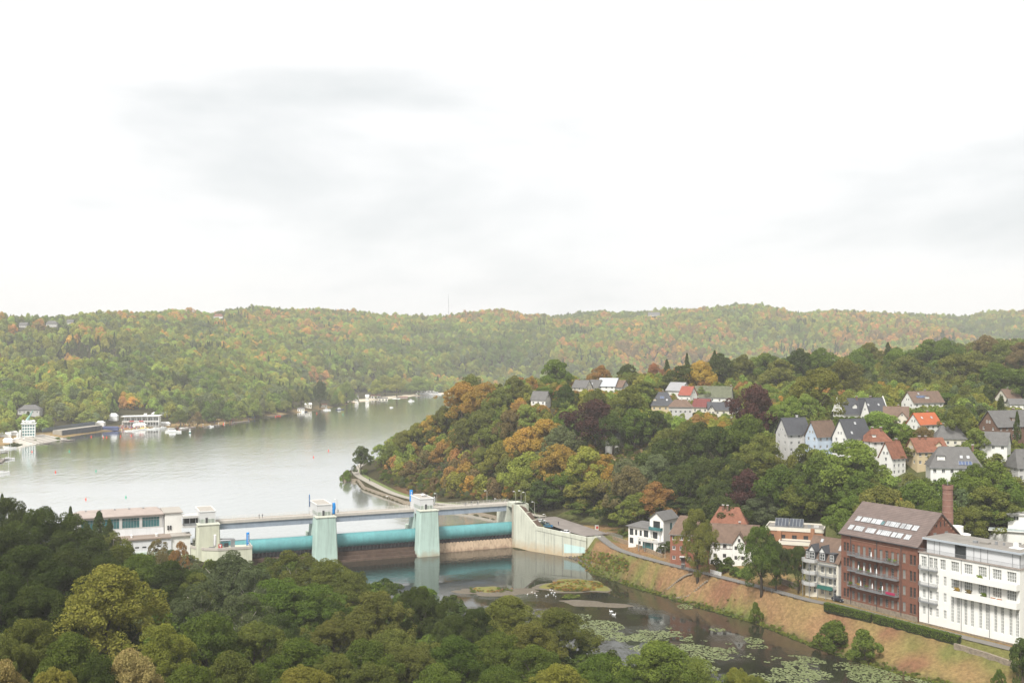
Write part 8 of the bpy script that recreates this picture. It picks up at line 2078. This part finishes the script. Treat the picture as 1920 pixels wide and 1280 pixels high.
# --- far hills
X, Y, r = grid_pts(-1600, 1800, 830, 3050, 10.5, 31)
m = (np.abs(X) < Y * 0.52 + 30)
X, Y = X[m], Y[m]
dl_ = poly_sd(LAKE_POLY, X, Y)
m = dl_ > np.where((960 + F * X / Y < 385) & (Y < 1130), 34, np.where(Y > 1480, 16, 5))
m &= (Y > 1020) | (X < -230)
m &= ~((X > -260) & (Y < 1300) & (X > -60))
X, Y, dl_ = X[m], Y[m], dl_[m]
hgt = r.uniform(11, 18, len(X)) * np.where(Y > 1500, 1.1, 1.0)
wid = 8.5 + 11 * r.rand(len(X)) ** 1.6
big = r.rand(len(X)) < 0.12
hgt[big] *= 1.2; wid[big] *= 1.25
Z = HG(X, Y)
ok = visible(X, Y, Z + hgt, 9.0) & clear_of_keep(X, Y, Z, Z + hgt, wid)
X, Y, Z, hgt, wid = X[ok], Y[ok], Z[ok], hgt[ok], wid[ok]
warm = 0.0 + 0.16 * np.clip((vnoise(X, Y, 320, 23) - 0.4) * 3, -1, 1) + 0.05 * np.clip((Y - 1400) / 1200, 0, 1) - 0.10 * (Y < 1360) + 0.24 * np.exp(-((Y - 1520) / 130) ** 2) * (X < -300) + 0.14 * np.clip((960 + F * X / Y - 1000) / 300, 0, 1)  # sunlit band behind the left spur and its darker face put into the tree tints
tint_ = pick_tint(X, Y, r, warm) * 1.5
con_ = (r.rand(len(X)) < 0.02) | ((vnoise(X, Y, 90, 77) > 0.86) & (r.rand(len(X)) < 0.6))
tint_[con_] = np.array(TINT['dg']) * 1.1; wid[con_] *= 0.62; hgt[con_] *= 1.15
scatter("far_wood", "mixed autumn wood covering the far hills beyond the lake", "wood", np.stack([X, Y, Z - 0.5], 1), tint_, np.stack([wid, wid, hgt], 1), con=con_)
print("far wood", len(X))
# --- hill right of the weir: infill between the trees built one by one
def infill(name, label, x0, x1, y0, y1, s, seed, hr, wr, cond, warm, palfn=None, keep=True, gap=0.0):
    X, Y, r = grid_pts(x0, x1, y0, y1, s, seed)
    m = (np.abs(X) < Y * 0.53 + 20) & (poly_sd(LAKE_POLY, X, Y) > 6) & (poly_sd(RIVER_POLY, X, Y) > 5)
    m &= cond(X, Y)
    X, Y = X[m], Y[m]
    h_ = r.uniform(hr[0], hr[1], len(X)); w_ = r.uniform(wr[0], wr[1], len(X))
    Z = HG(X, Y)
    ok = visible(X, Y, Z + h_, 1.0)
    if keep: ok &= clear_of_keep(X, Y, Z, Z + h_, w_)
    if gap > 0:
        T = np.array(TREES)
        for tx, ty, tr in T: ok &= np.hypot(X - tx, Y - ty) > tr * gap
    X, Y, Z, h_, w_ = X[ok], Y[ok], Z[ok], h_[ok], w_[ok]
    scatter(name, label, "wood", np.stack([X, Y, Z - 0.3], 1), palfn(X, Y, r) if palfn else pick_tint(X, Y, r, warm), np.stack([w_, w_, h_], 1))
    print(name, len(X))
def hillc(X, Y):
    # beyond the promenade, the car park and the lane; off the slide scar
    prom = np.interp(Y, [300, 330, 350, 380, 410, 440, 470, 500, 530, 570, 610, 650, 760], [190, 165, 150, 118, 88, 64, 38, 14, -24, -50, -68, -78, -84])
    scar = np.exp(-(((X + 46) / 15) ** 2 + ((Y - 574) / 32) ** 2) ** 2)
    return (X > prom) & (scar < 0.4) & (np.hypot(X - 51, Y - 505) > 15)
infill("hill_wood", "wood filling the hillside between the larger trees", -100, 620, 330, 960, 7.0, 41, (8, 13), (7, 11), hillc, 0.06, palfn=lambda X, Y, r: pick_tint(X, Y, r, 0.06 + 0.22 * (X < 15)), gap=0.55)
def vilc(X, Y):
    return (X > 25) & (Y > 400) & (Y < 660) & hillc(X, Y)
infill("garden_shrubs", "garden shrubs and hedges between the houses on the hill", 20, 330, 395, 660, 4.0, 44, (2.0, 5.0), (3, 6), vilc, 0.10, gap=0.0)
SCR = np.array([TINT[c] for c in ('br', 'or', 'ol', 'yg', 'gy', 'br', 'g', 'ol')])
def scrubpal(X, Y, r):
    k = np.clip((vnoise(X, Y, 18, 51) * 5 + r.rand(len(X)) * 4), 0, 7.9).astype(int)
    return SCR[k] * r.uniform(0.6, 1.1, (len(X), 1))
def scrubc(X, Y):
    prom = np.interp(Y, [430, 470, 500, 530, 570, 610, 650, 760], [64, 34, 8, -30, -58, -74, -82, -90])
    return (X > prom) & (X < prom + 75) & (Y > 470)
infill("hillside_scrub", "low brown and green scrub on the steep slope behind the weir", -100, 80, 470, 780, 3.2, 42, (1.2, 4.0), (2.5, 5), scrubc, 0.1, scrubpal)
def fgc(X, Y):
    return (poly_sd(RIVER_POLY, X, Y) > 8) & (X < 70) & (X * 0.75 + (Y - 300) * 0.66 < 20) & (Y < 395 - 0.0 * X)
infill("foreground_undergrowth", "dark undergrowth between the foreground trees", -240, 70, 120, 392, 6.0, 43, (4, 9), (6, 9), fgc, -0.12, gap=0.0)
# low plants on the bank
def herb_field(name, label, pts, tints, hs, ws):
    P = np.array(pts); Z = HG(P[:, 0], P[:, 1])
    scatter(name, label, "plants", np.stack([P[:, 0], P[:, 1], Z - 0.05], 1), np.array(tints), np.stack([ws, ws, hs], 1))
r = np.random.RandomState(17)
pts, tn = [], []
for i in range(420):
    px, py = r.uniform(1085, 1178), r.uniform(1034, 1074)
    if py < 1034 + (px - 1130) * 0.25 or py > 1080 - (1150 - px) * 0.12: continue
    g = on_ground(px, py, 370, 470); pts.append((g.x, g.y)); tn.append([TINT['or'], TINT['yg'], TINT['lg'], TINT['br'], TINT['yg'], TINT['lg']][r.randint(6)])
n = len(pts); herb_field("bank_herbs", "red and yellow-green herbs on the bank beside the wing wall", pts, tn, r.uniform(0.3, 0.9, n), r.uniform(0.7, 1.6, n))
pts, tn = [], []
WE = [(1108, 1072), (1150, 1087), (1210, 1106), (1290, 1131), (1420, 1167), (1540, 1216), (1620, 1242), (1700, 1264), (1800, 1291)]
for i in range(1500):
    px = r.uniform(1100, 1800); py = np.interp(px, [a for a, b in WE], [b for a, b in WE]) - abs(r.normal()) * 3
    g = onz(px, py, 0.6); pts.append((g.x, g.y)); tn.append([TINT['g'], TINT['ol'], TINT['lg'], TINT['ol'], TINT['yg']][r.randint(5)])
n = len(pts); herb_field("shore_grass", "tufts of green grass along the river edge of the dry bank", pts, tn, r.uniform(0.25, 0.8, n), r.uniform(0.5, 1.3, n))
pts, tn = [], []
for i in range(420):
    a, q = r.rand() * 6.28, math.sqrt(r.rand()) * 0.9
    c = onz(1079 + 58 * q * math.cos(a), 1098 + 10 * q * math.sin(a), 0.4)
    pts.append((c.x, c.y, 0.35)); tn.append([TINT['ye'], TINT['ol'], TINT['yg'], TINT['br'], TINT['or']][r.randint(5)])
for i in range(60):
    c = onz(r.uniform(880, 960), r.uniform(1103, 1110), 0.3); pts.append((c.x, c.y, 0.2)); tn.append([TINT['or'], TINT['ol'], TINT['g']][r.randint(3)])
for i in range(40):
    c = onz(r.uniform(1055, 1085), r.uniform(1114, 1121), 0.3); pts.append((c.x, c.y, 0.1)); tn.append([TINT['g'], TINT['lg'], TINT['ol']][r.randint(3)])
n = len(pts); hs_, ws_ = r.uniform(0.3, 0.8, n), r.uniform(0.7, 1.8, n)
scatter("islet_herbs", "yellowing herbs on the islets in the lower river", "plants", np.array(pts), np.array(tn), np.stack([ws_, ws_, hs_], 1))
# ------------------------------------------------------------------ haze
hm = bpy.data.materials.new("air_haze"); hm.use_nodes = True
N, L = hm.node_tree.nodes, hm.node_tree.links
N.clear()
vo = N.new("ShaderNodeVolumePrincipled")
vo.inputs['Color'].default_value = (0.98, 0.985, 0.985, 1)
vo.inputs['Density'].default_value = 0.00016
vo.inputs['Anisotropy'].default_value = 0.1
ou = N.new("ShaderNodeOutputMaterial"); L.new(vo.outputs[0], ou.inputs['Volume'])
hb = MB().box(-2800, 2800, -450, 3500, -7, 250).build("haze", hm)
tag(hb, kind='stuff')

# ------------------------------------------------------------------ labels of look-alikes say which one
ORD = "first second third fourth fifth sixth seventh eighth ninth tenth eleventh twelfth thirteenth fourteenth fifteenth sixteenth seventeenth eighteenth nineteenth twentieth".split()
bpy.context.view_layer.update()
same = {}
for o in COL.objects:
    if o.parent is None and o.get('label') and o.get('kind') is None:
        same.setdefault(o['label'], []).append(o)
for lab, os_ in same.items():
    if 1 < len(os_) <= 20:
        os_.sort(key=lambda o: 960 + F * o.location.x / max(o.location.y, 1))
        for i, o in enumerate(os_): o['label'] = lab + ", " + (ORD[i] if i < len(os_) - 1 else "last") + " from the left"
